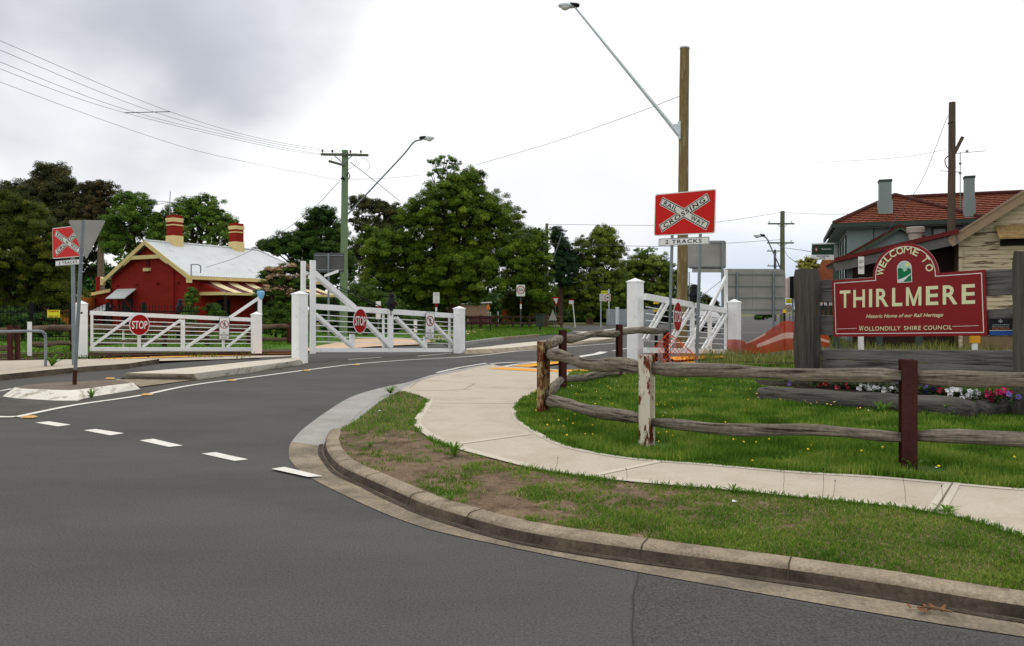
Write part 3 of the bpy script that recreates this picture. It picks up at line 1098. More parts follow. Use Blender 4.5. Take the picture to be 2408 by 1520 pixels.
def board_outline(ins, n=28):
    e = ins
    r_ = ar - ins
    zl = lambda x: zt0 + (zt1 - zt0) * x / WL - e
    out = [(e, e), (WL - e, e), (WL - e, zl(WL - e))]
    a0 = math.asin(max(-1, min(1, (zl(ax + r_) - az) / r_)))
    a1 = math.pi - math.asin(max(-1, min(1, (zl(ax - r_) - az) / r_)))
    for k in range(n + 1):
        a = a0 + (a1 - a0) * k / n
        out.append((ax + r_ * math.cos(a), az + r_ * math.sin(a)))
    out.append((e, zl(e)))
    return out


mb = MB().slab(board_outline(0), -0.012, 0.012)
bd = mb.build('sign_board', maroon, ws)
o1, o2 = board_outline(0.040), board_outline(0.051)
mb = MB()
n = len(o1)
mb.add([(p[0], -0.0150, p[1]) for p in o1 + o2], [(i, n + i, n + (i + 1) % n, (i + 1) % n)[::-1] for i in range(n)])
for u0, u1, v0, v1 in ((1970, 2016, 774, 772.5), (2241, 2303, 768, 766)):
    a, b = px(u0, v0), px(u1, v1)
    mb.add([(a[0], -.0150, a[1] - .003), (b[0], -.0150, b[1] - .003), (b[0], -.0150, b[1] + .003), (a[0], -.0150, a[1] + .003)], [(0, 1, 2, 3)])
mb.build('border_line', line_w, bd)
mb = MB()


def textq(mb, s, bl, br, tl, tr, y, **kw):
    """text fitted between four surveyed corners of its line (bottom left, bottom right, top left, top right)"""
    vs, fs, x0, x1, y0, y1 = text_geo(s, kw.get('bold', 0), kw.get('shear', 0), kw.get('space', 1))
    bl, br, tl, tr = (Vector(px(*p)) for p in (bl, br, tl, tr))
    out = []
    for p in vs:
        a, b = (p.x - x0) / (x1 - x0), (p.y - y0) / (y1 - y0)
        q = bl.lerp(br, a).lerp(tl.lerp(tr, a), b)
        out.append((q.x, y, q.y))
    mb.add(out, fs)


for ch, ua, ub in zip('THIRLMERE', (680, 808, 955, 1022, 1172, 1303, 1490, 1648, 1827), (780, 917, 985, 1138, 1268, 1448, 1607, 1788, 1953)):
    ua, ub = 1806 + ua / 4, 1806 + ub / 4
    vb_ = lambda u: 725 - 10.5 * (u - 1976) / 318
    vt_ = lambda u: 684 - 16 * (u - 1976) / 318
    if ch == 'M':
        bl, br, tl, tr = (Vector(px(*p)) for p in ((ua, vb_(ua)), (ub, vb_(ub)), (ua, vt_(ua)), (ub, vt_(ub))))
        sq = lambda a, b_: bl.lerp(br, a).lerp(tl.lerp(tr, a), b_)
        for quad in (((0, 0), (.19, 0), (.19, 1), (0, 1)), ((.81, 0), (1, 0), (1, 1), (.81, 1)), ((.19, 1), (.19, .68), (.42, .0), (.5, .30)), ((.5, .30), (.58, .0), (.81, .68), (.81, 1)), ((.42, 0), (.58, 0), (.5, .30))):
            mb.flat([sq(*p) for p in quad], -.016)
    else:
        textq(mb, ch, (ua, vb_(ua)), (ub, vb_(ub)), (ua, vt_(ua)), (ub, vt_(ub)), -.016, bold=.02)
textq(mb, 'Historic Home of our Rail Heritage', (2038, 751), (2219, 747.5), (2038, 740), (2219, 736), -.016, shear=.28, bold=.012)
textq(mb, 'W', (2021, 779), (2032, 778.6), (2021, 767), (2032, 766.6), -.016, bold=.008)
textq(mb, 'OLLONDILLY', (2034, 778.6), (2119, 777), (2034, 768.5), (2119, 767), -.016, bold=.006, space=1.1)
textq(mb, 'SHIRE', (2127, 777), (2167, 776.4), (2127, 767), (2167, 766.2), -.016, bold=.006, space=1.1)
textq(mb, 'COUNCIL', (2173, 776.3), (2240, 775.2), (2173, 766.2), (2240, 765), -.016, bold=.006, space=1.1)
for i, ch in enumerate('WELCOME TO'):
    if ch == ' ':
        continue
    a = R((168, 150, 133, 117, 99, 80.5, 61, 0, 33, 12)[i])
    rr = 0.367
    ww = {'W': .125, 'M': .115, 'O': .105, 'C': .095}.get(ch, .082)
    mb.text(ch, ax + rr * math.cos(a), az + .02 + rr * math.sin(a), ww, .108, -.016, rot=a - math.pi / 2, bold=.0 if ch == 'M' else .02)
mb.build('lettering', cream, bd)
# council emblem: arched window with hills, river and sun
ex, ez0, ez1, er = ax + 0.0, pz(2126, 665), pz(2126, 614), .108
ezc = ez1 - er
arch = lambda r_, z0: [(ex - r_, z0), (ex + r_, z0)] + [(ex + r_ * math.cos(math.pi * k / 14), ezc + r_ * math.sin(math.pi * k / 14)) for k in range(15)]
mb = MB()
em = MB().flat(arch(er, ez0), -.016).build('emblem', sign_white, bd)
MB().flat(arch(er - .009, ez0 + .009), -.0172).build('emblem_sky', emb_pale, em)
mb = MB()
g0, g1, gw = ez0 + .011, ezc - .01, er - .011
mb.flat([(ex - gw, g0), (ex + gw, g0), (ex + gw, g1 - .01), (ex + .05, g1 + .012), (ex + .005, g1 - .028), (ex - .05, g1 + .018), (ex - gw, g1 + .01)], -.0184)
mb.build('emblem_hills', emb_green, em)
mb = MB()
mb.flat([(ex - gw, g0 + .004), (ex - .02, g0 + .004), (ex + .05, g0 + .07), (ex + gw, g0 + .105), (ex + gw, g0 + .118), (ex + .02, g0 + .075), (ex - .04, g0 + .05), (ex - gw, g0 + .035)], -.0196)
mb.flat([(ex - .03, g1 - .015), (ex, g1 - .03), (ex + .06, g1 + .002), (ex + .05, g1 - .008), (ex, g1 - .043)], -.0196)
mb.build('emblem_river', sign_white, em)
MB().flat(disc(ex + .05, ezc + .045, .03, n=20), -.0184).build('emblem_sun', emb_sun, em)
# small blue and black plaque screwed to the planks at the right
plq_blue = mat('plaque_blue', srgb(38, 78, 150), 0.4, 0.05, 4)
plq_line = mat('plaque_print', srgb(190, 196, 200), 0.5, 0.05, 4)
plq_org = mat('plaque_orange_print', srgb(190, 104, 50), 0.5, 0.05, 4)
x0_, z0_ = px(2326, 790)
x1_, z1_ = px(2381, 749)
pq = MB().slab(rrect(x0_, z0_, x1_, z1_, .01), .004, .012).build('plaque', black_m, ws)
pq['label'] = 'small black and blue funding plaque beside the maroon board'
zz = lambda t: z0_ + (z1_ - z0_) * t
xx = lambda t: x0_ + (x1_ - x0_) * t
MB().flat([(xx(.02), zz(.03)), (xx(.98), zz(.03)), (xx(.98), zz(.28)), (xx(.02), zz(.28))], .0025).build('blue_band', plq_blue, pq)
mb = MB()
mb.flat([(xx(.02), zz(.29)), (xx(.98), zz(.29)), (xx(.98), zz(.33)), (xx(.02), zz(.33))], .0025)
mb.text('Nation Building Project', xx(.5), zz(.52), (x1_ - x0_) * .72, .016, .002)
mb.text('*', xx(.5), zz(.85), .05, .05, .002)
mb.flat([(xx(.15), zz(.625)), (xx(.85), zz(.625)), (xx(.85), zz(.645)), (xx(.15), zz(.645))], .0025)
mb.build('print', plq_line, pq)
MB().text('ECONOMIC STIMULUS PLAN', xx(.5), zz(.42), (x1_ - x0_) * .72, .02, .002, bold=.02).build('orange_print', plq_org, pq)

# ------------------------------------------------------------------ planter of flowers at the sign's foot
pl = thing('timber_planter', 'low flower bed edged with dark weathered logs under the maroon welcome board', 'planter', GH(2040, 985))


planter_wood = mat('planter_timber', srgb(92, 88, 83), 0.95, 0.25, 7, stretch=(0.2, 3, 3), bump=1.0, bscale=14, dirt=srgb(52, 48, 45), dirt_scale=4.5, dirt_lo=0.5, dirt_hi=0.64, fine=0.12)


def logpart(a, b, r0, r1, seed, name='edging_log', m_=planter_wood, parent=pl):
    o = logmesh((b - a).length, r0, r1, seed, .012, 0.95, 14).build(name, m_, parent, smooth=True)
    o.matrix_basis = Matrix.Translation(-parent.location) @ frame(a, b)
    return o


logpart(W(1787, 927, 12.25), W(2291, 967, 9.75), .14, .165, 31)
logpart(W(2300, 965, 9.95), W(2384, 958, 10.5), .14, .14, 32)
logpart(W(2384, 958, 10.5), W(2384, 958, 10.5) + Vector((1.6, .9, 0)), .12, .12, 34)
bedz = 0.31
mb = MB().poly([Vector((W(1790, 920, 12.35).x, 12.4, bedz - .03)), Vector((W(2290, 950, 9.9).x, 9.95, bedz)), Vector((7.0, 10.6, bedz)), Vector((6.0, 12.0, bedz)), Vector((4.2, 13.3, bedz - .03))])
mb.v = [v - pl.location for v in mb.v]
mb.build('soil', mat('potting_soil', srgb(44, 34, 26), 0.98, 0.3, 8, bump=.9), pl)
petal = {k: mat('petal_' + k, c, 0.6, 0.1, 30) for k, c in (('white', srgb(236, 236, 238)), ('pink', srgb(222, 50, 100)), ('magenta', srgb(214, 24, 112)), ('red', srgb(168, 18, 46)),
                                                          ('violet', srgb(128, 104, 190)), ('purple', srgb(52, 26, 92)))}
fol = leafmat('petunia_leaf', srgb(24, 44, 20), srgb(40, 68, 28), srgb(70, 100, 44))
throat = mat('petal_throat', srgb(196, 200, 130), .7, .1, 20)
pet = [(1845, 905, 'violet', 2), (1930, 908, 'red', 3), (1972, 912, 'pink', 5), (1992, 914, 'red', 2), (2030, 913, 'white', 11), (2062, 914, 'white', 10), (2090, 915, 'white', 12), (2112, 908, 'violet', 4), (2158, 911, 'violet', 5),
       (2190, 920, 'purple', 5), (2206, 915, 'pink', 4), (2221, 919, 'red', 2), (2242, 918, 'white', 10), (2266, 926, 'white', 13), (2320, 924, 'magenta', 10), (2346, 921, 'magenta', 9), (2378, 926, 'violet', 2)]
words_ = {'white': 'white', 'pink': 'hot pink', 'magenta': 'magenta', 'red': 'deep red', 'violet': 'pale violet', 'purple': 'dark purple'}
tell = ['at the far left end of the planter', 'left of the hot pink one', 'at the left among red blooms', 'just right of the leftmost hot pink one', 'first of the white ones from the left',
        'second of the white ones from the left', 'just left of the steel post with the violet ones', 'just left of the dark brown post', 'just right of the dark brown post', 'beside the pale violet and pink ones',
        'right of the dark purple one', 'between hot pink and white ones', 'left of the largest white clump', 'largest white clump right of the brown post', 'left of the two magenta clumps',
        'right of the two magenta clumps', 'at the right end by the timber post']
for i, (u, v, c, k) in enumerate(pet):
    t = (u - 1790) / 500
    d_ = 12.55 - 2.35 * t
    p = W(u, v, d_)
    o = thing('petunia', f'{words_[c]} petunia in the log planter {tell[i]}', 'flower', Vector((p.x, p.y, bedz)), 0, 'petunias in the log planter')
    rnd = random.Random(100 + i)
    n = 170
    cc = RNG.normal(0, 1, (n, 3)) * np.array([.10, .08, .05]) + np.array([0, 0.02, max(.05, p.z - bedz - .05)])
    cc[:, 2] = np.abs(cc[:, 2])
    a = RNG.uniform(0, 6.28, n)
    tv = np.stack([np.cos(a), np.sin(a), RNG.uniform(-.5, .6, n)], 1) * .028
    bv = np.stack([-np.sin(a), np.cos(a), RNG.uniform(-.3, .3, n)], 1) * .014
    V = np.stack([cc - tv, cc - bv, cc + tv, cc + bv], 1).reshape(-1, 3)
    numesh('foliage', V, None, 4, fol, np.repeat(RNG.uniform(0, 1, n), 4), o)
    for q in range(k):
        x = rnd.gauss(0, .085)
        z = max(.03, p.z - bedz) + rnd.gauss(0, .028)
        y = -.09 + rnd.uniform(-.03, .05)
        yaw, pit = rnd.uniform(-.6, .6), rnd.uniform(-.1, .7)
        rr = rnd.uniform(.024, .036)
        mb = MB()
        mt_ = Matrix.Translation((x, y, z)) @ Matrix.Rotation(yaw, 4, 'Z') @ Matrix.Rotation(-pit, 4, 'X')
        N_ = 20
        ringv = []
        for s_, rad, dep in ((0, .2, .014), (1, .6, .004), (2, 1.0, 0)):
            for e_ in range(N_):
                a_ = 2 * math.pi * e_ / N_
                r_ = rr * rad * (1 + (.12 * math.cos(5 * a_) if s_ == 2 else 0))
                ringv.append(mt_ @ Vector((r_ * math.cos(a_), dep + (.004 * math.cos(10 * a_) if s_ == 2 else 0), r_ * math.sin(a_))))
        mb.add(ringv, [(s_ * N_ + e_, s_ * N_ + (e_ + 1) % N_, (s_ + 1) * N_ + (e_ + 1) % N_, (s_ + 1) * N_ + e_) for s_ in (0, 1) for e_ in range(N_)])
        mb.cur = 1
        mb.add(ringv[:N_], [tuple(range(N_))])
        mb.build('bloom', [petal[c], throat if c != 'purple' else petal['purple']], o)

# ------------------------------------------------------------------ railway crossing signs
def crossing_sign(name, label, m, w_, h_, pole_x, pole_bottom, pole_off=0.05):
    t = thing(name, label, 'sign', m=m)
    bd = MB().slab(rrect(0, 0, w_, h_, .05 * h_), -.006, .006).build('board', sign_white, t)
    e = .022 * h_
    MB().flat(rrect(e, e, w_ - e, h_ - e, .04 * h_), -.009).build('red_field', sign_red, bd)
    cx, cz = w_ / 2, h_ / 2
    a = math.atan2(.68 * h_, .80 * w_)
    L = .5 * math.hypot(.76 * w_, .72 * h_) * 1.0
    bw = .205 * h_
    wm, bm_ = MB(), MB()
    for s_, sg in ((0, 1), (1, -1)):
        aa = a * sg
        co, si = math.cos(aa), math.sin(aa)

        def rect(l, wd):
            return [(cx + x * co - z * si, cz + x * si + z * co) for x, z in ((-l, -wd / 2), (l, -wd / 2), (l, wd / 2), (-l, wd / 2))]
        wm.flat(rect(L, bw), -.0115 - .001 * s_)
        bm_.flat(rect(L - .014 * h_, bw - .030 * h_), -.0145 - .001 * s_)
        wm.flat(rect(L - .034 * h_, bw - .070 * h_), -.0175 - .001 * s_)
    cr = wm.build('cross', sign_cream, t)
    bm_.build('cross_outline', letter_black, cr)
    lt = MB()
    kw = dict(bold=.022, space=1.2)

    def along(s, sg, mid, wd):
        aa = a * sg
        lt.text(s, cx + mid * math.cos(aa), cz + mid * math.sin(aa), wd, bw * .52, -.0205, rot=aa, **kw)
    along('CROSSING', 1, 0, L * 1.70)
    along('RAIL', -1, -L * .57, L * .56)
    along('WAY', -1, L * .58, L * .55)
    lt.build('lettering', letter_black, cr)
    pw, ph = .83 * w_, .175 * h_
    pzc = -.145 * h_ - .012
    pb = MB().slab([(cx - pw / 2, pzc - ph / 2), (cx + pw / 2, pzc - ph / 2), (cx + pw / 2, pzc + ph / 2), (cx - pw / 2, pzc + ph / 2)], -.006, .006).build('plate', sign_white, t)
    fr = MB()
    for z in (pzc - ph / 2 + .010 * h_, pzc + ph / 2 - .010 * h_):
        fr.flat([(cx - pw / 2 + .01, z - .005 * h_), (cx + pw / 2 - .01, z - .005 * h_), (cx + pw / 2 - .01, z + .005 * h_), (cx - pw / 2 + .01, z + .005 * h_)], -.009)
    for x in (cx - pw / 2 + .010, cx + pw / 2 - .010):
        fr.flat([(x - .005 * h_, pzc - ph / 2 + .012 * h_), (x + .005 * h_, pzc - ph / 2 + .012 * h_), (x + .005 * h_, pzc + ph / 2 - .012 * h_), (x - .005 * h_, pzc + ph / 2 - .012 * h_)], -.009)
    fr.text('2 TRACKS', cx, pzc, pw * .72, ph * .52, -.0095, bold=.015, space=1.2)
    fr.build('plate_lettering', letter_black, pb)
    for x in pole_x:
        p = MB().tube([(x, pole_off, pole_bottom), (x, pole_off, h_ * .9)], .042 if h_ > 1 else .045, 12).build('pole', galv, t, smooth=True, autos=50)
    return t


p0, p1 = W(1538, 555.5, 21.4), W(1681.5, 549, 20.0)
m = frame(p0, p1)
wd, ht = (p1 - p0).length, 1.16
xs = [onplane(m, 1576, 640)[0], onplane(m, 1642, 640)[0]]
crossing_sign('railway_crossing_sign', 'large red RAILWAY CROSSING board on two grey poles in front of the tall wooden pole', m, wd, ht, xs, -(p0.z - 0.0))
p0, p1 = W(124.5, 609, 19.3), W(197, 603, 18.7)
m = frame(p0, p1)
crossing_sign('railway_crossing_sign', 'red RAILWAY CROSSING board partly hidden behind the triangular sign at the left', m, (p1 - p0).length, .77, [onplane(m, 167, 640)[0]], -(p0.z - .1))

# ------------------------------------------------------------------ give way sign seen from behind
b = G(175, 905, .13)
top = W(195.5, 519, b.y - .2)
t = thing('giveway_sign', 'leaning grey pole with the plain back of a triangular sign on the near traffic island', 'sign', b)
MB().tube([(0, 0, -.05), (top - b)], .031, 12).build('pole', galv, t, smooth=True, autos=50)
MB().tube([(0, 0, -.05), (top - b).normalized() * .28], .036, 12).build('pole_sleeve', rust, t, smooth=True, autos=50)
pts = []
tri = [W(155, 517, 14.12) - b, W(244, 517, 14.12) - b, W(197.5, 611, 14.12) - b]
ctr = (tri[0] + tri[1] + tri[2]) / 3
for i in range(3):
    a_, o_ = tri[i], [tri[j] for j in range(3) if j != i]
    for q in (o_[(i + 1) % 2], o_[i % 2]):
        pass
cor = []
for i in range(3):
    pv, cu, nx = tri[i - 1], tri[i], tri[(i + 1) % 3]
    for k in range(5):
        s_ = k / 4
        A = cu + (pv - cu).normalized() * .05
        B = cu + (nx - cu).normalized() * .05
        cor.append(A.lerp(cu, s_).lerp(cu.lerp(B, s_), s_))
yb = cor[0].y + .07
MB().slab([(q.x, q.z) for q in cor][::-1], yb, yb + .006).build('sign_plate', alu, t)

# ------------------------------------------------------------------ white timber crossing gates and their posts
def gatepost(u, vb, vt, vs, wd, rot, label, z=0.0, hole=False):
    b = G(u, vb, z)
    ht = W(u, vt, b.y).z - b.z
    sh = W(u, vs, b.y).z - b.z
    t = thing('gate_post', label, 'post', b, rot, 'white square gate posts')
    a = wd / 2
    c = a * .86
    mb = MB()
    oct_ = [(-a, -c), (-c, -a), (c, -a), (a, -c), (a, c), (c, a), (-c, a), (-a, c)]
    mb.prism(oct_, -.25, sh)
    mb.build('shaft', white_paint, t)
    mb = MB()
    e = a + .012
    mb.add([(-e, -e, sh - .004), (e, -e, sh - .004), (e, e, sh - .004), (-e, e, sh - .004), (-e, -e, sh + .02), (e, -e, sh + .02), (e, e, sh + .02), (-e, e, sh + .02), (0, 0, ht)],
           [(3, 2, 1, 0), (0, 1, 5, 4), (1, 2, 6, 5), (2, 3, 7, 6), (3, 0, 4, 7), (4, 5, 8), (5, 6, 8), (6, 7, 8), (7, 4, 8)])
    mb.build('cap', white_paint, t)
    if hole:
        MB().lathe([(.0, 0), (.03, 0), (.03, .015), (.0, .015)], n=12).build('bolt', rust, t, m=Matrix.Translation((0, -a, sh * .84)) @ Matrix.Rotation(R(90), 4, 'X'))
    return t


def lantern(parent, x, z, s=1.0, y=-.02):
    o = MB().lathe([(.045, 0), (.05, .03), (.10, .05), (.105, .12), (.125, .14), (.13, .20), (.10, .26), (.098, .27), (.07, .33), (.07, .36), (.085, .37), (.085, .42), (.06, .45), (.0, .46)],
                   n=18).build('lantern', black_m, parent, smooth=True, autos=40)
    o.location = (x, y, z)
    o.scale = (s, s, s)
    k = MB().lathe([(.0, 0), (.062, 0), (.062, .03), (.0, .03)], n=18).build('lens', mat('lamp_lens_dark', srgb(50, 20, 22), .2, .1, 5), o)
    k.matrix_parent_inverse.identity()
    k.location = (0, -.112, .17)
    k.rotation_euler = (R(90), 0, 0)
    k2 = MB().box((0, .01, -.06), (.03, .03, .14)).build('lantern_bracket', rust, o)
    return o


def stop_disc(parent, x, z, rx, y, yaw=0.0):
    """round red disc with a white rim; x, z in the gate's plane"""
    d = MB().slab(disc(0, 0, rx, n=40), -.005, .005).build('stop_sign', sign_white, parent)
    d.location = (x, y, z)
    d.rotation_euler = (0, 0, yaw)
    MB().flat(disc(0, 0, rx * .93, n=40), -.0085).build('red_field', stop_red, d)
    MB().text('STOP', 0, 0, rx * 1.52, rx * .74, -.0115, bold=.014).build('lettering', sign_white, d)
    return d


grey_rim = mat('grey_rim', srgb(84, 88, 100), .6, .05, 5)
text_dark = mat('sign_text_dark', srgb(40, 40, 52), .6, .05, 5)


def ped_sign(parent, x0, z0, x1, z1, y):
    d = MB().slab(rrect(x0, z0, x1, z1, .03), y, y + .006).build('pedestrian_sign', grey_rim, parent)
    e = .014
    MB().flat(rrect(x0 + e, z0 + e, x1 - e, z1 - e, .02), y - .003).build('white_field', sign_white, d)
    w_, h_ = x1 - x0, z1 - z0
    cx, cz, r_ = (x0 + x1) / 2, z0 + h_ * .67, min(w_ * .43, h_ * .27)
    mb = MB()
    ring(mb, cx, cz, r_ * .82, r_, y - .006)
    q = r_ * .9
    k = R(135)
    dx, dz = math.cos(k), math.sin(k)
    nx, nz_ = -dz * .05 * r_ * 1.6, dx * .05 * r_ * 1.6
    mb.flat([(cx - dx * q - nx, cz - dz * q - nz_), (cx - dx * q + nx, cz - dz * q + nz_), (cx + dx * q + nx, cz + dz * q + nz_), (cx + dx * q - nx, cz + dz * q - nz_)][::-1], y - .0078)
    mb.build('red_ring', stop_red, d)
    mb = MB()
    s = r_
    mb.flat(disc(cx, cz + .52 * s, .12 * s, n=12), y - .0048)
    mb.flat([(cx - .16 * s, cz + .36 * s), (cx - .10 * s, cz - .08 * s), (cx + .12 * s, cz - .08 * s), (cx + .16 * s, cz + .36 * s)], y - .0048)
    for pts in (((-.10, -.08), (-.32, -.68), (-.18, -.68), (.02, -.1)), ((.0, -.1), (.16, -.68), (.30, -.68), (.13, -.08)), ((-.16, .34), (-.36, -.02), (-.27, -.06), (-.1, .2)), ((.16, .34), (.34, .02), (.26, -.04), (.1, .2))):
        mb.flat([(cx + a * s, cz + b * s) for a, b in pts], y - .0054)
    for i, (tx, wf) in enumerate((('NO', .26), ('PEDESTRIAN', .84), ('ACCESS', .56))):
        mb.text(tx, cx, z0 + h_ * (.30 - .105 * i), w_ * wf, h_ * .07, y - .0058, bold=.01)
    mb.build('lettering', text_dark, d)
    return d


def gate(label, pL, pR, spec):
    """one gate leaf. every member is given by points surveyed on the leaf's own plane"""
    m = frame(pL, pR)
    q = lambda p: onplane(m, *p)
    t = thing('railway_gate', label, 'gate', m=m, group='white level crossing gates')

    def member(name, a, b, wd, th, y=0.0, split=0.0):
        (xa, za), (xb, zb) = q(a), q(b)
        mb = MB()
        if split:
            for s_ in (-1, 1):
                mb.bar((xa, y + s_ * split, za), (xb, y + s_ * split, zb), th, wd, side=(0, 1, 0))
        else:
            mb.bar((xa, y, za), (xb, y, zb), th, wd, side=(0, 1, 0))
        return mb.build(name, white_paint, t, bevel=.006)
    for kind, items in spec['members'].items():
        for it in items:
            member(kind, *it)
    a0, a1, b0, b1 = spec['rods']
    nr = spec.get('nrods', 6)
    for i in range(nr):
        s_ = (i + 1) / (nr + 1)
        (xa, za), (xb, zb) = q((a0[0], a0[1] + (a1[1] - a0[1]) * s_)), q((b0[0], b0[1] + (b1[1] - b0[1]) * s_))
        mb = MB().tube([(xa, .0, za), ((xa * 3 + xb) / 4, 0, (za * 3 + zb) / 4 - .008), ((xa + xb) / 2, 0, (za + zb) / 2 - .004), (xb, .0, zb)], .0135, 6)
        mb.build('rod', white_paint, t, smooth=True)
    u, v, s_ = spec['lantern']
    x, z = q((u, v))
    lantern(t, x, z, s_, spec.get('lantern_y', -.05))
    if 'stop' in spec:
        u, v, r_, yaw = spec['stop']
        x, z = q((u, v))
        stop_disc(t, x, z, r_, spec.get('stop_y', -.16), yaw)
    if 'ped' in spec:
        u0, v0, u1, v1 = spec['ped']
        x0, z0 = q((u0, v1))
        x1, z1 = q((u1, v1))
        _, z2 = q((u0, v0))
        ped_sign(t, x0, z0, x1, z2, -.14)
    return t, m, q


# closing the track at the left
pL, pR = W(212, 826, 23.9), W(606, 826, 26.2)
t, m, q = gate('white gate across the left track in front of the red station house', pL, pR, dict(
    members={'top_rail': [((211, 736), (606, 753), .13, .10)], 'bottom_rail': [((211, 821.5), (616, 822), .125, .10)],
             'stile': [((430, 752), (430, 818), .13, .07), ((327, 790), (327, 817), .10, .07), ((525, 795), (525, 817), .09, .07), ((600, 742), (600, 818), .22, .10), ((216, 740), (216, 818), .08, .08)],
             'mast': [((611, 826), (611, 690), .13, .10)],
             'brace': [((214, 816), (311, 745), .085, .06), ((335, 816), (426, 752), .085, .06), ((534, 817), (593, 768), .085, .06)],
             'long_brace': [((438, 817), (609, 701), .10, .07)]},
    rods=((213, 741), (213, 817), (597, 757), (597, 817)), lantern=(424, 735, .95), lantern_y=.12, stop=(327.5, 764, .345, .55), stop_y=-.26, ped=(513.5, 746, 537.5, 798)))
x, z = q((613, 703))
bg_ = MB().lathe([(.07, 0), (.085, .05), (.12, .16), (.13, .26), (.10, .29), (.0, .30)], n=14).build('mast_cover', mat('blue_plastic', srgb(122, 184, 226), .45, .06, 6, bump=.4, bscale=20), t, smooth=True)
bg_.location = (x, 0, z - .02)
bg_['label'] = 'pale blue plastic bag tied over the top of the mast'
gatepost(191, 842, 707, 716, .34, R(32), 'white gate post with a rusty bolt hole beside the left crossing sign', hole=True)
gatepost(603, 834, 733, 741, .30, R(32), 'short white gate post under the mast with the blue bag')

# across the near half of the road
pL, pR = W(729, 829, 21.9), W(1077, 829, 26.6)
t, m, q = gate('white gate across the road with a tall double mast at its left end', pL, pR, dict(
    members={'top_rail': [((736, 721), (1077, 744), .165, .11)], 'bottom_rail': [((736, 823.5), (1077, 824), .125, .11)],
             'mast': [((731, 832), (731, 613), .17, .07, -.09), ((719, 830), (719, 614), .14, .07, .12)],
             'stile': [((918, 738), (918, 818), .17, .10, 0, .0), ((906, 738), (906, 818), .07, .05, .09), ((828, 786), (828, 818), .17, .07, 0), ((1000, 792), (1000, 818), .12, .07, 0),
                       ((1072, 748), (1072, 832), .16, .10, 0), ((1062, 748), (1062, 818), .08, .05, .1)],
             'brace': [((740, 739), (829, 817), .10, .045, 0, .055), ((930, 747), (1000, 817), .10, .045, 0, .055), ((1014, 757), (1073, 817), .09, .045, 0, .055)],
             'long_brace': [((738, 643), (832, 724), .15, .05, 0, .06), ((842, 738), (917, 817), .12, .045, 0, .055)]},
    rods=((738, 727), (738, 817), (1070, 749), (1070, 818)), lantern=(917, 731, 1.22), stop=(836, 755, .382, .34), stop_y=-.22, ped=(992.5, 735, 1013.5, 795)))
for dz_ in (0, .06):
    P_ = [q(p) for p in ((735, 640), (800, 672), (850, 695), (905, 722), (1000, 775), (1070, 815))]
    MB().tube(spline([(x_, .16 + dz_, z_ - dz_) for x_, z_ in P_], 4), .014, 6).build('stay_cable', black_m, t, smooth=True)
mb = MB()
x, z = q((1071, 737))
MB().tube([(x - .05, -.06, z + .03), (x + .28, -.02, z + .035)], .07, 10).build('latch', rust_white, t, smooth=True, autos=40)
gatepost(705, 854.5, 684, 693, .335, R(50), 'tall white hinge post at the end of the median island')
gatepost(1080, 831, 720, 727, .30, R(50), 'white closing post beside the far median kerb')

# on the right-hand side, behind the log fence
pL, pR = W(1516, 831, 19.9), W(1710, 832, 24.9)
t, m, q = gate('white gate standing behind the right-hand RAILWAY CROSSING board and the log fence', pL, pR, dict(
    members={'top_rail': [((1517, 698), (1709, 732), .165, .11)], 'bottom_rail': [((1517, 824), (1709, 827), .14, .11)],
             'mast': [((1707, 831), (1707, 635), .13, .09)],
             'stile': [((1628, 725), (1628, 820), .15, .09), ((1669, 735), (1669, 822), .15, .09)],
             'brace': [((1567, 712), (1517, 800), .10, .045, 0, .055), ((1627, 724), (1566, 820), .10, .045, 0, .055), ((1706, 740), (1655, 822), .10, .045, 0, .055)],
             'long_brace': [((1707, 652), (1671, 722), .13, .08), ((1667, 733), (1612, 821), .10, .045, 0, .055)]},
    rods=((1519, 706), (1519, 818), (1704, 738), (1704, 822)), lantern=(1628, 712, 1.18), lantern_y=-.05, stop=(1577.5, 745, .42, .12), stop_y=-.2))
x0, z0 = q((1700, 660))
x1, z1 = q((1600, 738))
MB().tube([(x0, .05, z0), (x1, .05, z1)], .012, 6).build('stay_rod', galv, t, smooth=True)
gatepost(1494, 859, 654, 664, .345, R(52), 'tall white hinge post behind the log fence')
gatepost(1727, 837, 703, 712.5, .335, R(52), 'white closing post wrapped in orange barrier sheet')

# ------------------------------------------------------------------ poles, lamps and wires
pole_brown = mat('brown_pole_timber', srgb(124, 106, 70), .9, .2, 5, stretch=(3, 3, .35), bump=.5, dirt=srgb(164, 156, 122), dirt_scale=3.4, dirt_lo=.52, dirt_hi=.68, fine=.1)
pole_green = mat('green_pole_timber', srgb(112, 134, 100), .9, .14, 6, stretch=(4, 4, .3), bump=.5, dirt=srgb(92, 104, 76), dirt_scale=4)
pole_grey = mat('old_pole_timber', srgb(92, 80, 68), .93, .22, 6, stretch=(4, 4, .3), bump=.6, dirt=srgb(60, 48, 42), dirt_scale=4)
pole_moss = mat('mossy_pole_timber', srgb(104, 108, 78), .92, .18, 6, stretch=(4, 4, .3), bump=.5)
crossarm_m = mat('crossarm_timber', srgb(92, 98, 82), .9, .2, 6)
insul = mat('insulator', srgb(70, 60, 60), .4, .1, 8)
lamp_glass = mat('lamp_glass', srgb(214, 216, 210), .2, .05, 4)
wire_m = mat('wire', srgb(80, 82, 88), .6, .05, 4)
ZIN = MB


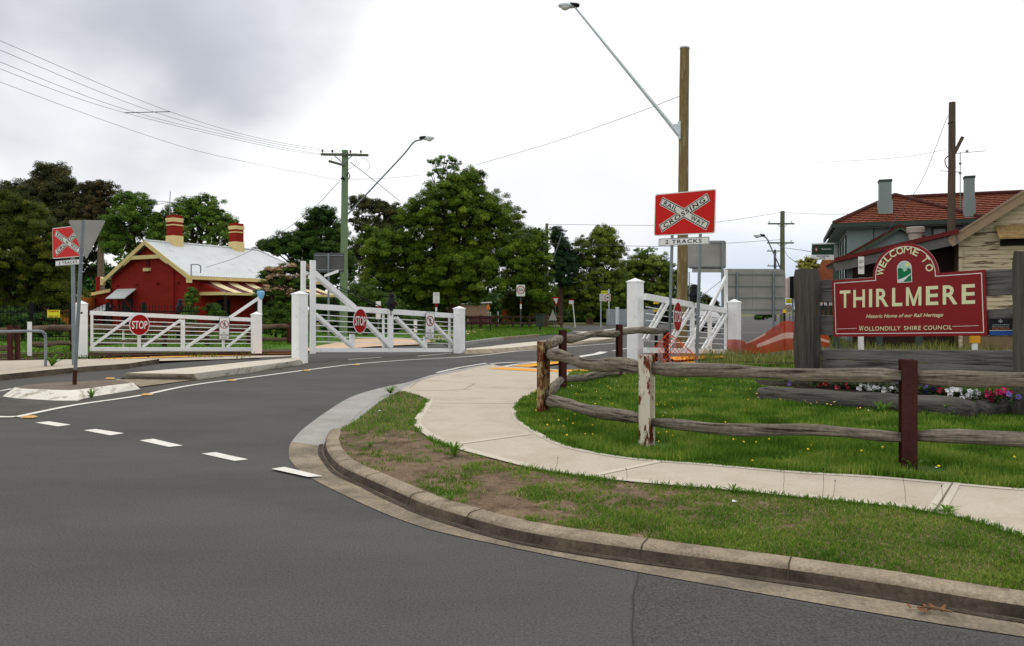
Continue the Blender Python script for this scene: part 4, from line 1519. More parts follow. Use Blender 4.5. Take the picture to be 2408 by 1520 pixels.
def pole(label, u, vb, vt, d, w0, w1, material, name='utility_pole', lean=0.0):
    """round timber pole; w0/w1 are diameters at the base and the top"""
    b = Vector(((u - CX) * d / F, d, 0))
    ht = W(u, vt, d).z
    t = thing(name, label, 'pole', b)
    k = 16
    rnd = random.Random(int(u))
    pts = [(lean * i / k + rnd.uniform(-.006, .006), 0, -.3 + (ht + .3) * i / k) for i in range(k + 1)]
    rs = [(w0 + (w1 - w0) * i / k) / 2 * (1 + rnd.uniform(-.02, .02)) for i in range(k + 1)]
    MB().tube(pts, rs, 14).build('shaft', material, t, smooth=True, autos=50)
    return t, b, ht


def luminaire(parent, p, dirx, s, name='lamp_head', diry=0.0):
    """cobra-head lamp: housing, dark gear box and glass bowl; dirx -1 points left"""
    hd = Vector((dirx, diry, 0)).normalized()
    M4 = Matrix((hd, Vector((0, 0, 1)).cross(hd), Vector((0, 0, 1)))).transposed().to_4x4()
    M4.translation = p
    sec = [(-.10, .05, .05), (0, .10, .09), (.22, .13, .11), (.42, .16, .12), (.60, .15, .10), (.70, .10, .06), (.73, .03, .02)]

    def loft(sec, zb, n=14):
        mb = MB()
        for x, hw, hh in sec:
            for j in range(n):
                a = 2 * math.pi * j / n
                mb.v.append(M4 @ Vector((x * s, hw * s * math.cos(a), (zb + hh * math.sin(a)) * s)))
        for i in range(len(sec) - 1):
            for j in range(n):
                j2 = (j + 1) % n
                mb.f.append((i * n + j, i * n + j2, (i + 1) * n + j2, (i + 1) * n + j))
                mb.m.append(0)
        mb.f.append(tuple(range(n))[::-1])
        mb.m.append(0)
        mb.f.append(tuple(range((len(sec) - 1) * n, len(sec) * n)))
        mb.m.append(0)
        return mb
    o = loft(sec, .02).build(name, galv_light, parent, smooth=True)
    loft([(-.12, .06, .06), (0, .115, .10), (.26, .135, .115), (.27, .10, .09)], .03).build('gear_cover', black_m, o, smooth=True, autos=40)
    loft([(.28, .05, .02), (.32, .12, .08), (.45, .14, .12), (.56, .12, .09), (.62, .05, .03)], -.055).build('bowl', lamp_glass, o, smooth=True)
    return o


def crossarm(parent, z, x0, x1, dz=0.0, y=-.16, th=.11, ins=(), dep=0.0, braces=True):
    mb = MB().bar((x0, y - dep, z - dz), (x1, y + dep, z + dz), .10, th, side=(0, 1, 0))
    o = mb.build('crossarm', crossarm_m, parent, bevel=.008)
    for k, t_ in enumerate(ins):
        x = x0 + (x1 - x0) * t_
        zz = z - dz + 2 * dz * t_ + th / 2
        MB().lathe([(.0, 0), (.018, 0), (.018, .06), (.05, .07), (.05, .10), (.03, .11), (.045, .13), (.03, .17), (.0, .18)], (x, y, zz), 10).build('insulator', insul, o, smooth=True)
    if braces:
        mb = MB()
        for sx in (x0 * .42, x1 * .42):
            mb.bar((sx, y - .03, z), (0, y - .03, z - abs(sx) * .9), .012, .05, side=(0, 1, 0))
        mb.build('arm_brace', galv, o)
    return o


# tall brown pole with the long lamp arm
T1, B1, H1 = pole('tall brown timber pole with a long steel lamp arm above the right-hand crossing board', 1603, 815, 113, 30.5, .46, .37, pole_brown, 'street_light_pole', lean=.12)
lc = lambda u, v, d, b: W(u, v, d) - b
pa, pe = lc(1597, 318, 30.3, B1), lc(1352, 17, 30.0, B1)
arm = MB().tube([pa + Vector((-.02, 0, 0)), pa.lerp(pe, .12), pa.lerp(pe, .5), pe], [.075, .075, .058, .038], 12).build('lamp_arm', galv_light, T1, smooth=True, autos=50)
mb = MB().bar(lc(1597, 327, 30.3, B1), lc(1597, 285, 30.3, B1), .10, .05, side=(1, 0, 0))
mb.slab([(pa.x - .02, pa.z), (pa.x - .01, pa.z + .45), (pa.x - .28, pa.z + .42)], pa.y - .02, pa.y + .02)
mb.build('arm_bracket', galv_light, T1)
luminaire(T1, pe + Vector((.06, 0, .04)), -1, .98)
MB().tube([(.118, 0, H1 - .03), (.122, 0, H1 + .02)], .20, 14).build('pole_cap', galv_light, T1, smooth=True, autos=50)

# green pole with crossarms and curved lamp arm
T2, B2, H2 = pole('green timber pole with a wide crossarm and a curved lamp arm', 807, 803, 354, 36, .40, .30, pole_green, lean=.09)
z_ = lambda v: W(0, v, 36).z
crossarm(T2, z_(366), -1.0, 1.22, -.02, ins=(.03, .24, .62, .84), dep=0)
o = MB().bar((.1, -.15, z_(391)), (-.56, -.5, z_(384)), .09, .10, side=(0, 1, 0)).build('short_arm', crossarm_m, T2)
pa, pb, pc, pe = lc(817, 505, 35.8, B2), lc(948, 365, 35.6, B2), lc(968, 340, 35.5, B2), lc(992, 329, 35.5, B2)
MB().tube(spline([pa, pa.lerp(pb, .5), pb, pc, lc(978, 332, 35.5, B2), pe], 6), .038, 10).build('lamp_arm', galv, T2, smooth=True)
luminaire(T2, pe + Vector((-.02, 0, .06)), 1, .82)
mb = MB().tube([(-.06, -.2, z_(423)), (.02, -.2, z_(420)), (.1, -.2, z_(424))], .05, 8)
mb.tube([(.20, -.15, z_(415)), (.30, -.2, z_(408)), (.36, -.2, z_(416)), (.30, -.2, z_(424))], .025, 8)
mb.build('clamp', black_m, T2)
mb = MB()
for pts in (((.6, -.2, z_(372)), (.66, -.2, z_(385)), (.4, -.2, z_(398)), (.1, -.2, z_(402))), ((.86, -.2, z_(374)), (1.15, -.2, z_(378)), (1.28, -.2, z_(393)), (1.1, -.2, z_(408))), ((-.5, -.2, z_(372)), (-.46, -.2, z_(384)), (-.1, -.2, z_(386)))):
    mb.tube(spline(pts, 5), .009, 5)
mb.build('jumper_wire', wire_m, T2)

# distant poles
T3, B3, H3 = pole('mossy pole with two crossarms standing above the big blank sign back', 1840, 766, 497, 68, .46, .38, pole_moss)
z3 = lambda v: W(0, v, 68).z
crossarm(T3, z3(527), -1.35, 1.0, .0, ins=(.05, .9), th=.13)
crossarm(T3, z3(572), -1.40, .95, .0, ins=(.05, .9), th=.13)
pa = lc(1836, 633, 67.8, B3)
MB().tube(spline([pa, lc(1812, 580, 67.7, B3), lc(1805, 564, 67.6, B3), lc(1798, 557, 67.5, B3), lc(1793, 556, 67.5, B3)], 5), .06, 8).build('lamp_arm', galv, T3, smooth=True)
luminaire(T3, lc(1795, 555, 67.5, B3), -1, 1.2)
T4, B4, H4 = pole('thin far pole with two short crossarms left of the mossy pole', 1822.5, 757, 588, 95, .32, .28, pole_grey)
z4 = lambda v: W(0, v, 95).z
crossarm(T4, z4(591), -1.05, .95, 0, ins=(.1, .5), th=.12)
crossarm(T4, z4(626), -1.0, .6, 0, ins=(.1, .5), th=.12)
T5, B5, H5 = pole('weathered pole with one crossarm and a leaning lamp at the edge of the park trees', 1286, 772, 526, 61, .28, .23, pole_moss)
z5 = lambda v: W(0, v, 61).z
crossarm(T5, z5(541), -.1, .62, 0, ins=(.5, .75, .95), th=.10, braces=False)
crossarm(T5, z5(574), -.3, .5, 0, ins=(), th=.10, braces=True)
MB().tube(spline([lc(1300, 612, 60.5, B5), lc(1318, 560, 60.2, B5), lc(1322, 546, 60.1, B5)], 5), .045, 8).build('lamp_arm', galv, T5, smooth=True)
luminaire(T5, lc(1319, 543, 60, B5), 1, .75)
T6, B6, H6 = pole('old dark split pole rising in front of the red tiled roof', 2236, 815, 241, 29.5, .33, .235, pole_grey, lean=.05)
z6 = lambda v: W(0, v, 29.5).z
MB().bar((.10, -.06, z6(362)), (.34, -.2, z6(325)), .12, .12).build('side_arm', pole_grey, T6)
mb = MB()
mb.bar((-.05, -.2, z6(291)), (-.24, -.25, z6(294)), .07, .05)
mb.tube(spline([(-.22, -.2, z6(370)), (-.34, -.2, z6(378)), (-.3, -.2, z6(392)), (-.2, -.2, z6(400))], 5), .02, 6)
mb.build('fitting', black_m, T6)

POLES = {}


def wire(label, pts, r=.011, n=10, group=None):
    P = spline(pts, n)
    b = P[0].copy()
    o = MB().tube([p - b for p in P], r, 5).build('overhead_wire', wire_m, loc=b, smooth=True)
    return tag(o, label, 'wire', group)


gw = 'wires strung to the green pole'
e2 = [W(758, 365, 35.8), W(776, 366, 35.8), W(826, 364, 35.8), W(848, 363, 35.8)]
for i, (v0, um, vm, lab) in enumerate(((96, 400, 263, 'topmost'), (118, 363, 264, 'second highest'), (146, 322, 266, 'third highest'), (162, 293, 265.5, 'fourth highest'))):
    e = e2[3 - i]
    wire(f'{lab} of the overhead wires running to the green pole', [W(-500, v0 - 215, 16.5), W(0, v0, 20.5), W(um, vm, 26.2), W(640, 332 + i * 5, 31.5), e], .0062, 8, gw)
wire('lowest and faintest of the overhead wires at the left', [W(-500, -10, 17), W(0, 193, 22), W(370, 327, 28), W(540, 373, 32), W(797, 424, 35.8)], .006, 8, gw)
a, b_ = W(293, 265.5, 26.2), W(400, 263, 26.2)
tag(MB().tube([a - a, b_ - a], .014, 6).build('wire_spreader', wire_m, loc=a), 'short horizontal spreader bar holding four overhead wires apart', 'wire spreader')
wire('slack service wire from the green pole down to the station house roof', [W(800, 424, 35.9), W(740, 487, 40), W(650, 555, 46), W(560, 604, 50), W(485, 629, 45.6)], .013)
wire('taut stay wire from the green pole into the big tree', [W(824, 382, 35.9), W(880, 425, 40), W(940, 473, 46)], .017)
wire('thin wire from the tall brown pole to the trees', [W(1597, 227, 30.4), W(1480, 272, 36), W(1300, 335, 46), W(1120, 388, 56)], .011)
wire('thin wire from the green pole to the big tree top', [W(818, 422, 35.9), W(900, 420, 42), W(985, 413, 50)], .009)
wire('slanting wire from the old dark pole to the hotel', [W(2229, 272, 29.3), W(2170, 420, 28.8), W(2110, 510, 28.6), W(2058, 588, 28.5)], .010)
wire('long wire over the right-hand road left of the mossy pole', [W(1836, 500, 68), W(1700, 521, 62), W(1560, 530, 58), W(1288, 528, 61)], .016)
wire('lower long wire left of the mossy pole', [W(1836, 564, 68), W(1700, 573, 62), W(1560, 580, 58), W(1288, 573, 61)], .018)
wire('upper wire from the mossy pole towards the hotel', [W(1842, 500, 68), W(1900, 503, 60), W(1966, 504, 50), W(2100, 500, 40)], .014)
wire('wire from the mossy pole to the green hotel sign', [W(1843, 583, 68), W(1880, 588, 55), W(1906, 592, 44)], .02)
wire('drooping wire from the mossy pole to the yellow-green shrub', [W(1843, 586, 68), W(1852, 602, 58), W(1876, 620, 40)], .02)
wire('faint wire left of the old dark pole', [W(2226, 352, 29.3), W(2100, 372, 34), W(1900, 384, 48)], .008)

# ------------------------------------------------------------------ backs of large signs
def sign_back(name, label, u0, u1, v0, v1, d, posts_, mtl, rails_=(), post_top=None, base_z=0.0, rr=.08, pm_=galv, tilt=0.0):
    p = W(u0, v1, d)
    m_ = frame(p, p + Vector((1, tilt, 0)))
    q = lambda u, v: onplane(m_, u, v)
    t = thing(name, label, 'sign', m=m_)
    x1, z1 = q(u1, v0)
    o = MB().slab(rrect(0, 0, x1, z1, rr), .03, .036).build('sign_plate', mtl, t)
    for v in rails_:
        z = q(u0, v)[1]
        MB().box((x1 / 2, .012, z), (x1 * .94, .035, .04)).build('rail', pm_, t)
    for k, u in enumerate(posts_):
        x = q(u, v1)[0]
        zt_ = q(u, post_top if post_top else v0 + 8)[1]
        MB().tube([(x, -.04, -p.z + base_z), (x, -.04, zt_)], .045, 10).build('post', pm_, t, smooth=True, autos=50)
    return t, q


T, q = sign_back('sign_back', 'big blank grey back of a direction sign above the orange barrier', 1697, 1848, 633, 740, 31.5, (1733, 1818), alu, (645, 673, 700, 728), 640, rr=.24, tilt=.10)
MB().box((1.32, .028, .95), (.008, .012, 1.86)).build('seam', galv, T)
T, q = sign_back('sign_back', 'small blank grey sign back beside the tall brown pole', 1618, 1708, 566, 632, 28, (1698,), alu, (571, 627), 568)
x0, z0 = q(1628, 641)
x1, z1 = q(1702, 630)
MB().slab([(x0, z0), (x1, z0), (x1, z1), (x0, z1)], .03, .036).build('lower_plate', alu, T)
MB().tube([(q(1620, 600)[0], -.04, -4), (q(1620, 600)[0], -.04, q(1620, 640)[1])], .02, 8).build('conduit', galv, T)
T, q = sign_back('sign_back', 'dark square back of a sign behind the double mast of the middle gate', 737.5, 809, 595, 641, 33, (773,), dark_alu, (601, 635), 597, rr=.02)
x0, z0 = q(764, 652)
x1, z1 = q(797, 640)
o = MB().slab([(x0, z0 - .02), (x1, z1 - .02), (x1, z1 + .10), (x0, z0 + .10)], -.10, -.07).build('bracket_arm', white_paint, T)

# ------------------------------------------------------------------ small road signs
def post_sign(name, label, u, vb, vt, d, w0=.06, mtl=galv, base=0.0, lean=0.0):
    b = Vector(((u - CX) * d / F, d, base))
    t = thing(name, label, 'sign', b)
    MB().tube([(0, .03, -.1), (lean, .03, W(u, vt, d).z - base)], w0 / 2, 8).build('pole', mtl, t, smooth=True, autos=50)
    return t, (lambda uu, vv: ((uu - CX) * d / F - b.x, H + (HY - vv) * d / F - base))


def plate(t, q, u0, v0, u1, v1, m_=sign_white, name='plate', y=-.012, r_=.02, lift=0.0):
    (x0, z0), (x1, z1) = q(u0, v1), q(u1, v0)
    return MB().slab(rrect(x0, z0, x1, z1, r_), y, y + .006).build(name, m_, t), x0, z0, x1, z1


def speed(t, q, u0, v0, u1, v1, num, cu=None):
    p, x0, z0, x1, z1 = plate(t, q, u0, v0, u1, v1, sign_cream)
    r_ = min((x1 - x0), (z1 - z0)) * .47
    cx = (x0 + x1) / 2 if cu is None else q(cu, 0)[0]
    cz = (z0 + z1) / 2 + (.03 if cu is None else 0)
    mb = MB()
    ring(mb, cx, cz, r_ * .80, r_, -.016)
    mb.build('red_ring', stop_red, p)
    MB().text(num, cx, cz, r_ * 1.1, r_ * .72, -.018, bold=.02).build('lettering', letter_black, p)
    return p, x0, z0, x1, z1


t, q = post_sign('speed_sign', '50 speed limit sign on a thin pole on the park grass', 1224.5, 777, 700, 54, .07, dark_alu, .07)
speed(t, q, 1214.5, 670, 1234.5, 697, '50')
p, x0, z0, x1, z1 = plate(t, q, 1223, 711, 1226.5, 727, sign_white, 'small_plate')
MB().flat([(x0, z1 - .13), (x1, z1 - .13), (x1, z1), (x0, z1)], -.015).build('red_tip', stop_red, p)
t, q = post_sign('school_zone_sign', 'white and yellow school zone sign with a 40 limit on two thin posts', 1413, 766, 690, 64, .07, galv_light)
MB().tube([(q(1432, 0)[0], .03, 0), (q(1432, 0)[0], .03, q(0, 680)[1])], .035, 8).build('pole', galv_light, t, smooth=True)
p, x0, z0, x1, z1 = speed(t, q, 1410, 692, 1436, 708.5, '40', 1429.5)
mb = MB()
for i in range(4):
    mb.text(('SCHOOL', '8 - 9 30', '2 30 - 4', 'DAYS')[i], x0 + (x1 - x0) * .27, z1 - (i + .7) * (z1 - z0) / 4.6, (x1 - x0) * .36, (z1 - z0) * .13, -.016, bold=.01)
mb.build('times_lettering', text_dark, p)
yel = mat('fluoro_yellow', srgb(206, 214, 40), .5, .06, 5)
p, x0, z0, x1, z1 = plate(t, q, 1413.5, 684, 1430, 692, yel, 'yellow_plate')
MB().text('SCHOOL ZONE', (x0 + x1) / 2, (z0 + z1) / 2, (x1 - x0) * .8, .12, -.016).build('lettering', text_dark, p)
x, z = q(1414, 676)
MB().bar((x - .3, 0, z + .25), (x + .2, 0, z - .12), .35, .05, side=(0, 1, 0)).build('solar_panel', dark_alu, t)
t, q = post_sign('giveway_sign', 'far red and white give way triangle half hidden among the park leaves', 1306, 776, 697, 57, .07, dark_alu, .05)
x0, z0 = q(1297, 699)
x1, z1 = q(1309, 718)
tr_ = [(x0, z0), ((x0 + x1) / 2 + .2, z1 - .1), (x1 + .2, z0)]
cx_, cz_ = sum(a[0] for a in tr_) / 3, sum(a[1] for a in tr_) / 3
p = MB().slab(tr_, -.012, -.006).build('plate', stop_red, t)
MB().flat([(cx_ + (a - cx_) * .6, cz_ + (b - cz_) * .6) for a, b in tr_], -.015).build('white_field', sign_white, p)
t, q = post_sign('giveway_sign', 'grey back of a small triangular sign on the park verge', 1301, 775, 735, 55, .06, dark_alu, .05)
x0, z0 = q(1290, 754)
x1, z1 = q(1310, 728)
MB().slab([(x0, z0), (x1, z0), ((x0 + x1) / 2, z1)], -.012, -.006).build('plate', alu, t)
t, q = post_sign('leaning_sign', 'leaning white post with a small white plate at the far kerb', 1353, 770, 704, 63, .085, sign_white, 0, -.25)
p, x0, z0, x1, z1 = plate(t, q, 1338, 704, 1349, 715, sign_white)
MB().flat([(x0, z1 - .1), (x1, z1 - .1), (x1, z1), (x0, z1)], -.016).build('red_edge', stop_red, p)
t, q = post_sign('park_sign', 'white park rules sign on a thin pole in front of the big tree', 1026, 772, 713, 46, .05, dark_alu, .05)
p, x0, z0, x1, z1 = plate(t, q, 1018.5, 688, 1033.5, 713.5, sign_white)
mb = MB()
for i, (s_, wf) in enumerate((('COMPANION', .7), ('DOGS MUST BE', .8), ('ON LEASH', .6))):
    mb.text(s_, (x0 + x1) / 2, z1 - .07 - .075 * i, (x1 - x0) * wf, .045, -.016)
mb.text('PLEASE', (x0 + x1) / 2, z0 + .08, (x1 - x0) * .6, .05, -.016)
mb.build('lettering', text_dark, p)
ring_ = MB()
ring(ring_, (x0 + x1) / 2, z0 + .24, .07, .085, -.016)
ring_.build('pictogram', text_dark, p)
p, x0, z0, x1, z1 = plate(t, q, 1023.5, 714.5, 1028, 733, sign_white, 'lower_plate')
MB().flat([(x0, z1 - .22), (x1, z1 - .22), (x1, z1), (x0, z1)], -.015).build('red_band', stop_red, p)
t, q = post_sign('parking_sign', 'narrow white and red parking sign seen behind the middle gate', 889.5, 800, 708, 38, .05, galv, .05)
p, x0, z0, x1, z1 = plate(t, q, 884, 709, 895.5, 751, sign_white)
mb = MB()
for a_, b_ in ((.62, .74), (.34, .46)):
    mb.flat([(x0, z0 + (z1 - z0) * a_), (x1, z0 + (z1 - z0) * a_), (x1, z0 + (z1 - z0) * b_), (x0, z0 + (z1 - z0) * b_)], -.015)
mb.build('red_band', stop_red, p)
t, q = post_sign('notice_sign', 'small white notice seen through the rods of the middle gate', 977, 800, 752, 37, .05, galv, .05)
p, x0, z0, x1, z1 = plate(t, q, 973, 752, 981, 782, sign_white)
MB().text('NO', (x0 + x1) / 2, (z0 + z1) / 2, .1, .1, -.016).build('lettering', text_dark, p)
b = Vector(((1451.5 - CX) * 45 / F, 45, 0))
t = thing('bollard', 'slim white bollard left of the large hinge post', 'bollard', b)
MB().tube([(0, 0, -.1), (0, 0, 1.58)], .105, 14).build('tube', galv_light, t, smooth=True, autos=50)
MB().tube([(0, 0, 1.58), (0, 0, 1.63)], .115, 14).build('cap', sign_white, t, smooth=True, autos=50)

# sign with CATCH POINTS on a white timber post, behind the welcome board
t, q = post_sign('catch_points_sign', 'narrow white CATCH POINTS board on a white timber post behind the welcome board', 2026, 830, 652, 25, .0, sign_white)
bpy.data.objects.remove(t.children[0])
MB().box((0, .05, 1.25), (.15, .10, 2.55)).build('post', mat('flaking_white', srgb(224, 222, 214), .8, .05, 4, dirt=srgb(170, 150, 120), dirt_scale=6, dirt_lo=.58, dirt_hi=.7), t)
p, x0, z0, x1, z1 = plate(t, q, 2017.5, 604, 2031.5, 645, mat('flaking_white', (1, 1, 1)), 'board', -.02, .005)
mb = MB()
mb.text('CATCH', (x0 + x1) / 2, z1 - .16, (x1 - x0) * .72, .10, -.024)
mb.text('POINTS', (x0 + x1) / 2, z1 - .36, (x1 - x0) * .76, .10, -.024)
mb.build('lettering', letter_black, p)
b = W(2292, 826, 24)
b.z = 0
t = thing('marker_post', 'short white marker post with an orange-yellow top under the maroon board', 'post', b)
z0 = W(0, 807, 24).z
MB().box((0, 0, z0 / 2), (.15, .08, z0)).build('post', sign_white, t)
MB().box((0, -.01, z0 + .12), (.27, .12, .24)).build('cap', mat('amber_paint', srgb(214, 150, 36), .6, .08, 5), t)

# ------------------------------------------------------------------ orange plastic barriers
orange_sheet = mat('orange_barrier_mesh', srgb(182, 66, 36), .85, .12, 4, bump=.15, bscale=14, dirt=srgb(170, 80, 56), dirt_scale=3)
white_band = mat('barrier_white_band', srgb(228, 186, 168), .75, .06, 4, bump=.4, bscale=20)
prof = [(1711, 799, 826, 24.45), (1722, 798.5, 828, 24.5), (1736, 799, 832, 24.45), (1747, 801, 836, 24.3), (1757, 805, 836, 24.1), (1775, 797, 834, 23.9), (1800, 783, 831, 23.6), (1822, 768, 828, 23.4), (1845, 755, 825, 23.2), (1868, 757, 822, 22.9),
        (1910, 770, 818, 22.5), (1950, 792, 816, 22.2)]
P = spline([Vector((a[0], a[1], a[2])) for a in prof], 5)
Dd = spline([Vector((a[3], 0, 0)) for a in prof], 5)
b = W(1760, 836, 24)
t = thing('orange_barrier', 'sagging orange plastic barrier sheet with a pale band right of the gate', 'barrier', Vector((b.x, b.y, 0)))
mb = MB()
rows_ = 10
for i, (p, d_) in enumerate(zip(P, Dd)):
    for j in range(rows_ + 1):
        v = p.y + (p.z - p.y) * j / rows_
        wv = .030 * math.sin(i * 1.15 + j * .12) + .02 * math.sin(i * .47 - j * .35) + .012 * math.sin(i * 2.3 + j * .8)
        mb.v.append(W(p.x, v, d_.x + wv) - t.location)
for i in range(len(P) - 1):
    for j in range(rows_):
        a_ = i * (rows_ + 1) + j
        mb.f.append((a_, a_ + 1, a_ + rows_ + 2, a_ + rows_ + 1))
        mb.m.append(1 if (j in (4, 5) and P[i].x > 1778) or (j == 0 and 1752 < P[i].x < 1800) else 0)
o = mb.build('barrier_sheet', [orange_sheet, white_band], t, smooth=True)
for q_ in (orange_sheet, white_band):           # woven plastic lets a little of what lies behind show through
    nt_ = q_.node_tree
    tr_n, mx_n = nt_.nodes.new('ShaderNodeBsdfTransparent'), nt_.nodes.new('ShaderNodeMixShader')
    mx_n.inputs['Fac'].default_value = .80
    nt_.links.new(tr_n.outputs[0], mx_n.inputs[1])
    nt_.links.new(nt_.nodes['Principled BSDF'].outputs[0], mx_n.inputs[2])
    nt_.links.new(mx_n.outputs[0], nt_.nodes['Material Output'].inputs['Surface'])
pk = MB().tube([W(1845, 828, 23.3) - t.location, W(1845, 733, 23.3) - t.location], .03, 6).build('picket', black_m, t)
MB().tube([W(1845, 736, 23.3) - t.location, W(1845, 728, 23.3) - t.location], .05, 8).build('picket_cap', mat('cap_yellow', srgb(226, 190, 30), .5, .05, 5), t)
# loose orange net hanging from the log fence
net = mat('orange_net', srgb(232, 84, 40), .7, .08, 6)
t = thing('orange_net', 'loose orange safety net draped at the end of the log fence under the gate', 'net', Vector((base['D'].x, base['D'].y, 0)))
mb = MB()
hi = lambda u: 858 - max(0, (1 - abs(u - 1572) / (76 if u > 1572 else 58))) ** .75 * 76


def npt(u, v):
    return W(u, v, 20.4 + .15 * math.sin(u * .14) + .10 * math.sin(v * .2 + u * .05) + (858 - v) * .004) - t.location


for i in range(-7, 20):
    for sg in (1, -1):
        pts = []
        for k in range(30):
            v = 858 - k * 2.6
            u = 1500 + i * 10 + sg * (k * 2.6) * .82 + 3 * math.sin(v * .11 + i)
            if 1519 < u < 1642 and v > hi(u):
                pts.append(npt(u, v))
            else:
                if len(pts) > 1:
                    mb.tube(pts, .0065, 4)
                pts = []
        if len(pts) > 1:
            mb.tube(pts, .0065, 4)
mb.tube([npt(u, hi(u) + 1) for u in range(1520, 1642, 4)], .012, 5)
mb.build('net_mesh', net, t)
t['label'] = 'loose orange safety net draped at the end of the log fence under the gate'
MB().tube([(-.22, .25, 0), (-.22, .25, W(0, 715, 20.8).z)], .045, 8).build('picket', black_m, t, smooth=True)
for v0, v1 in ((708, 715), (728, 734)):
    MB().tube([(-.22, .25, W(0, v1, 20.8).z), (-.22, .25, W(0, v0, 20.8).z)], .075, 10).build('picket_cap', mat('cap_yellow', (1, 1, 0)), t, smooth=True, autos=50)

# ------------------------------------------------------------------ red station house
red_brick = mat('red_painted_brick', srgb(138, 34, 24), .85, .10, 1.2, bump=.3, bscale=14, stretch=(1, 1, 3))
cream_trim = mat('cream_trim', srgb(222, 200, 140), .7, .05, 3)
tin_roof = mat('pale_tin_roof', srgb(204, 208, 208), .5, .05, .8, metal=.1, dirt=srgb(176, 178, 176), dirt_scale=1.4)
maroon_tin = mat('maroon_tin', srgb(86, 34, 32), .6, .1, 4)
cream_tin = mat('cream_tin', srgb(226, 208, 164), .6, .06, 4)
dark_open = mat('dark_opening', srgb(26, 24, 26), .6, .2, 4)
dark_timber = mat('dark_timber', srgb(46, 34, 30), .8, .2, 4)
e_ = Vector((.5, .866, 0))
apex = Vector(((341 - CX) * 48 / F, 48, 0)) + e_ * .06
HM = frame(apex, apex + Vector((.866, -.5, 0)))      # local x: across the gable towards the road; y: along the ridge, away
house = thing('station_house', 'red brick station house with a pale tin roof and cream gable trim', 'house', m=HM)
HW, HL, EZ, RZ = 4.0, 9.9, 3.52, 5.80
EW = 4.3
sl = (RZ - EZ) / EW
mb = MB()
wz = EZ + (EW - HW) * sl - .12
mb.slab([(-HW, -.2), (HW, -.2), (HW, wz), (0, RZ - .16), (-HW, wz)], .25, HL)
wall = mb.build('wall', red_brick, house)
# corrugated roof: two slopes with a hip at the far end
rb = MB()


def corr(mb, A, B, Cc, D_, n, amp=.018):
    """corrugated panel: A-B along the eave, D-C along the ridge"""
    for i in range(n + 1):
        t_ = i / n
        o_ = amp * math.cos(i * math.pi)
        a_, d_ = A.lerp(B, t_), D_.lerp(Cc, t_)
        mb.v += [a_ + Vector((0, 0, o_)), d_ + Vector((0, 0, o_))]
    k0 = len(mb.v) - 2 * (n + 1)
    for i in range(n):
        mb.f.append((k0 + 2 * i, k0 + 2 * i + 2, k0 + 2 * i + 3, k0 + 2 * i + 1))
        mb.m.append(mb.cur)


RY0, RY1, HIP = -.06, 11.4, 8.9
eR0, eR1 = Vector((EW, RY0, EZ)), Vector((EW, RY1, EZ))
eL0, eL1 = Vector((-EW, RY0, EZ)), Vector((-EW, RY1, EZ))
g0, g1 = Vector((0, RY0, RZ)), Vector((0, HIP, RZ))
corr(rb, eR0, eR1, g1, g0, 120)
corr(rb, eL1, eL0, g0, g1, 120)
rb.add([eR1, eL1, g1], [(0, 1, 2)])
rb.add([eR0 + Vector((0, .4, -.06)), eR1 + Vector((0, 0, -.06)), eL1 + Vector((0, 0, -.06)), eL0 + Vector((0, .4, -.06))], [(0, 3, 2, 1)])
rf = rb.build('roof', tin_roof, house, smooth=False)
rd = MB().tube([g0 + Vector((0, 0, .03)), g1 + Vector((0, 0, .03))], .07, 8)
rd.tube([g1 + Vector((0, 0, .03)), eR1 + Vector((0, 0, .05))], .06, 8)
rd.build('ridge_cap', tin_roof, rf, smooth=True)
# bargeboards, collar tie, eave fascia
mb = MB()
for s_ in (1, -1):
    mb.bar((s_ * (EW + .02), RY0 - .03, EZ - .16), (0, RY0 - .03, RZ - .10), .05, .26, side=(0, 1, 0))
    mb.slab([(s_ * (EW + .02) - .28, EZ - .42), (s_ * (EW + .02) + .05, EZ - .42), (s_ * (EW + .02) + .05, EZ - .05), (s_ * (EW + .02) - .28, EZ + .12)], RY0 - .07, RY0 + .1)
mb.build('bargeboard', cream_trim, house)
mb = MB().bar((-1.45, RY0 + .0, RZ - 1.02), (1.45, RY0 + .0, RZ - 1.02), .05, .24, side=(0, 1, 0))
mb.bar((-1.5, RY0, RZ - 1.1), (-2.2, RY0, RZ - 1.45), .05, .16, side=(0, 1, 0)).bar((1.5, RY0, RZ - 1.1), (2.2, RY0, RZ - 1.45), .05, .16, side=(0, 1, 0))
mb.build('collar_tie', cream_trim, house)
MB().bar((EW + .05, RY0, EZ - .12), (EW + .05, RY1, EZ - .12), .08, .2, side=(1, 0, 0)).build('fascia', cream_trim, house)
# narrow gable vent with a sill
hx = lambda u, v: onplane(frame(apex + HM.to_3x3() @ Vector((0, .25, 0)), apex + HM.to_3x3() @ Vector((1, .25, 0))), u, v)
x0, z0 = hx(344.5, 631)
x1, z1 = hx(352, 605)
v_ = MB().box(((x0 + x1) / 2, .24, (z0 + z1) / 2), (x1 - x0, .06, z1 - z0)).build('gable_vent', mat('vent_red', srgb(96, 22, 18), .8, .1, 4), house)
MB().box(((x0 + x1) / 2, .18, z0 - .10), (x1 - x0 + .28, .18, .20)).build('sill', cream_trim, v_)
for u, v in ((278, 672), (323, 669), (372, 666), (419, 664)):
    x, z = hx(u, v)
    MB().lathe([(.0, 0), (.08, 0), (.11, .06), (.06, .10), (.0, .12)], (x, .19, z - .06), 10).build('wall_vent', red_brick, house, smooth=True)
x, _ = hx(410, 700)
MB().tube([(x, .17, 0), (x, .17, 3.9)], .05, 8).build('downpipe', red_brick, house, smooth=True)


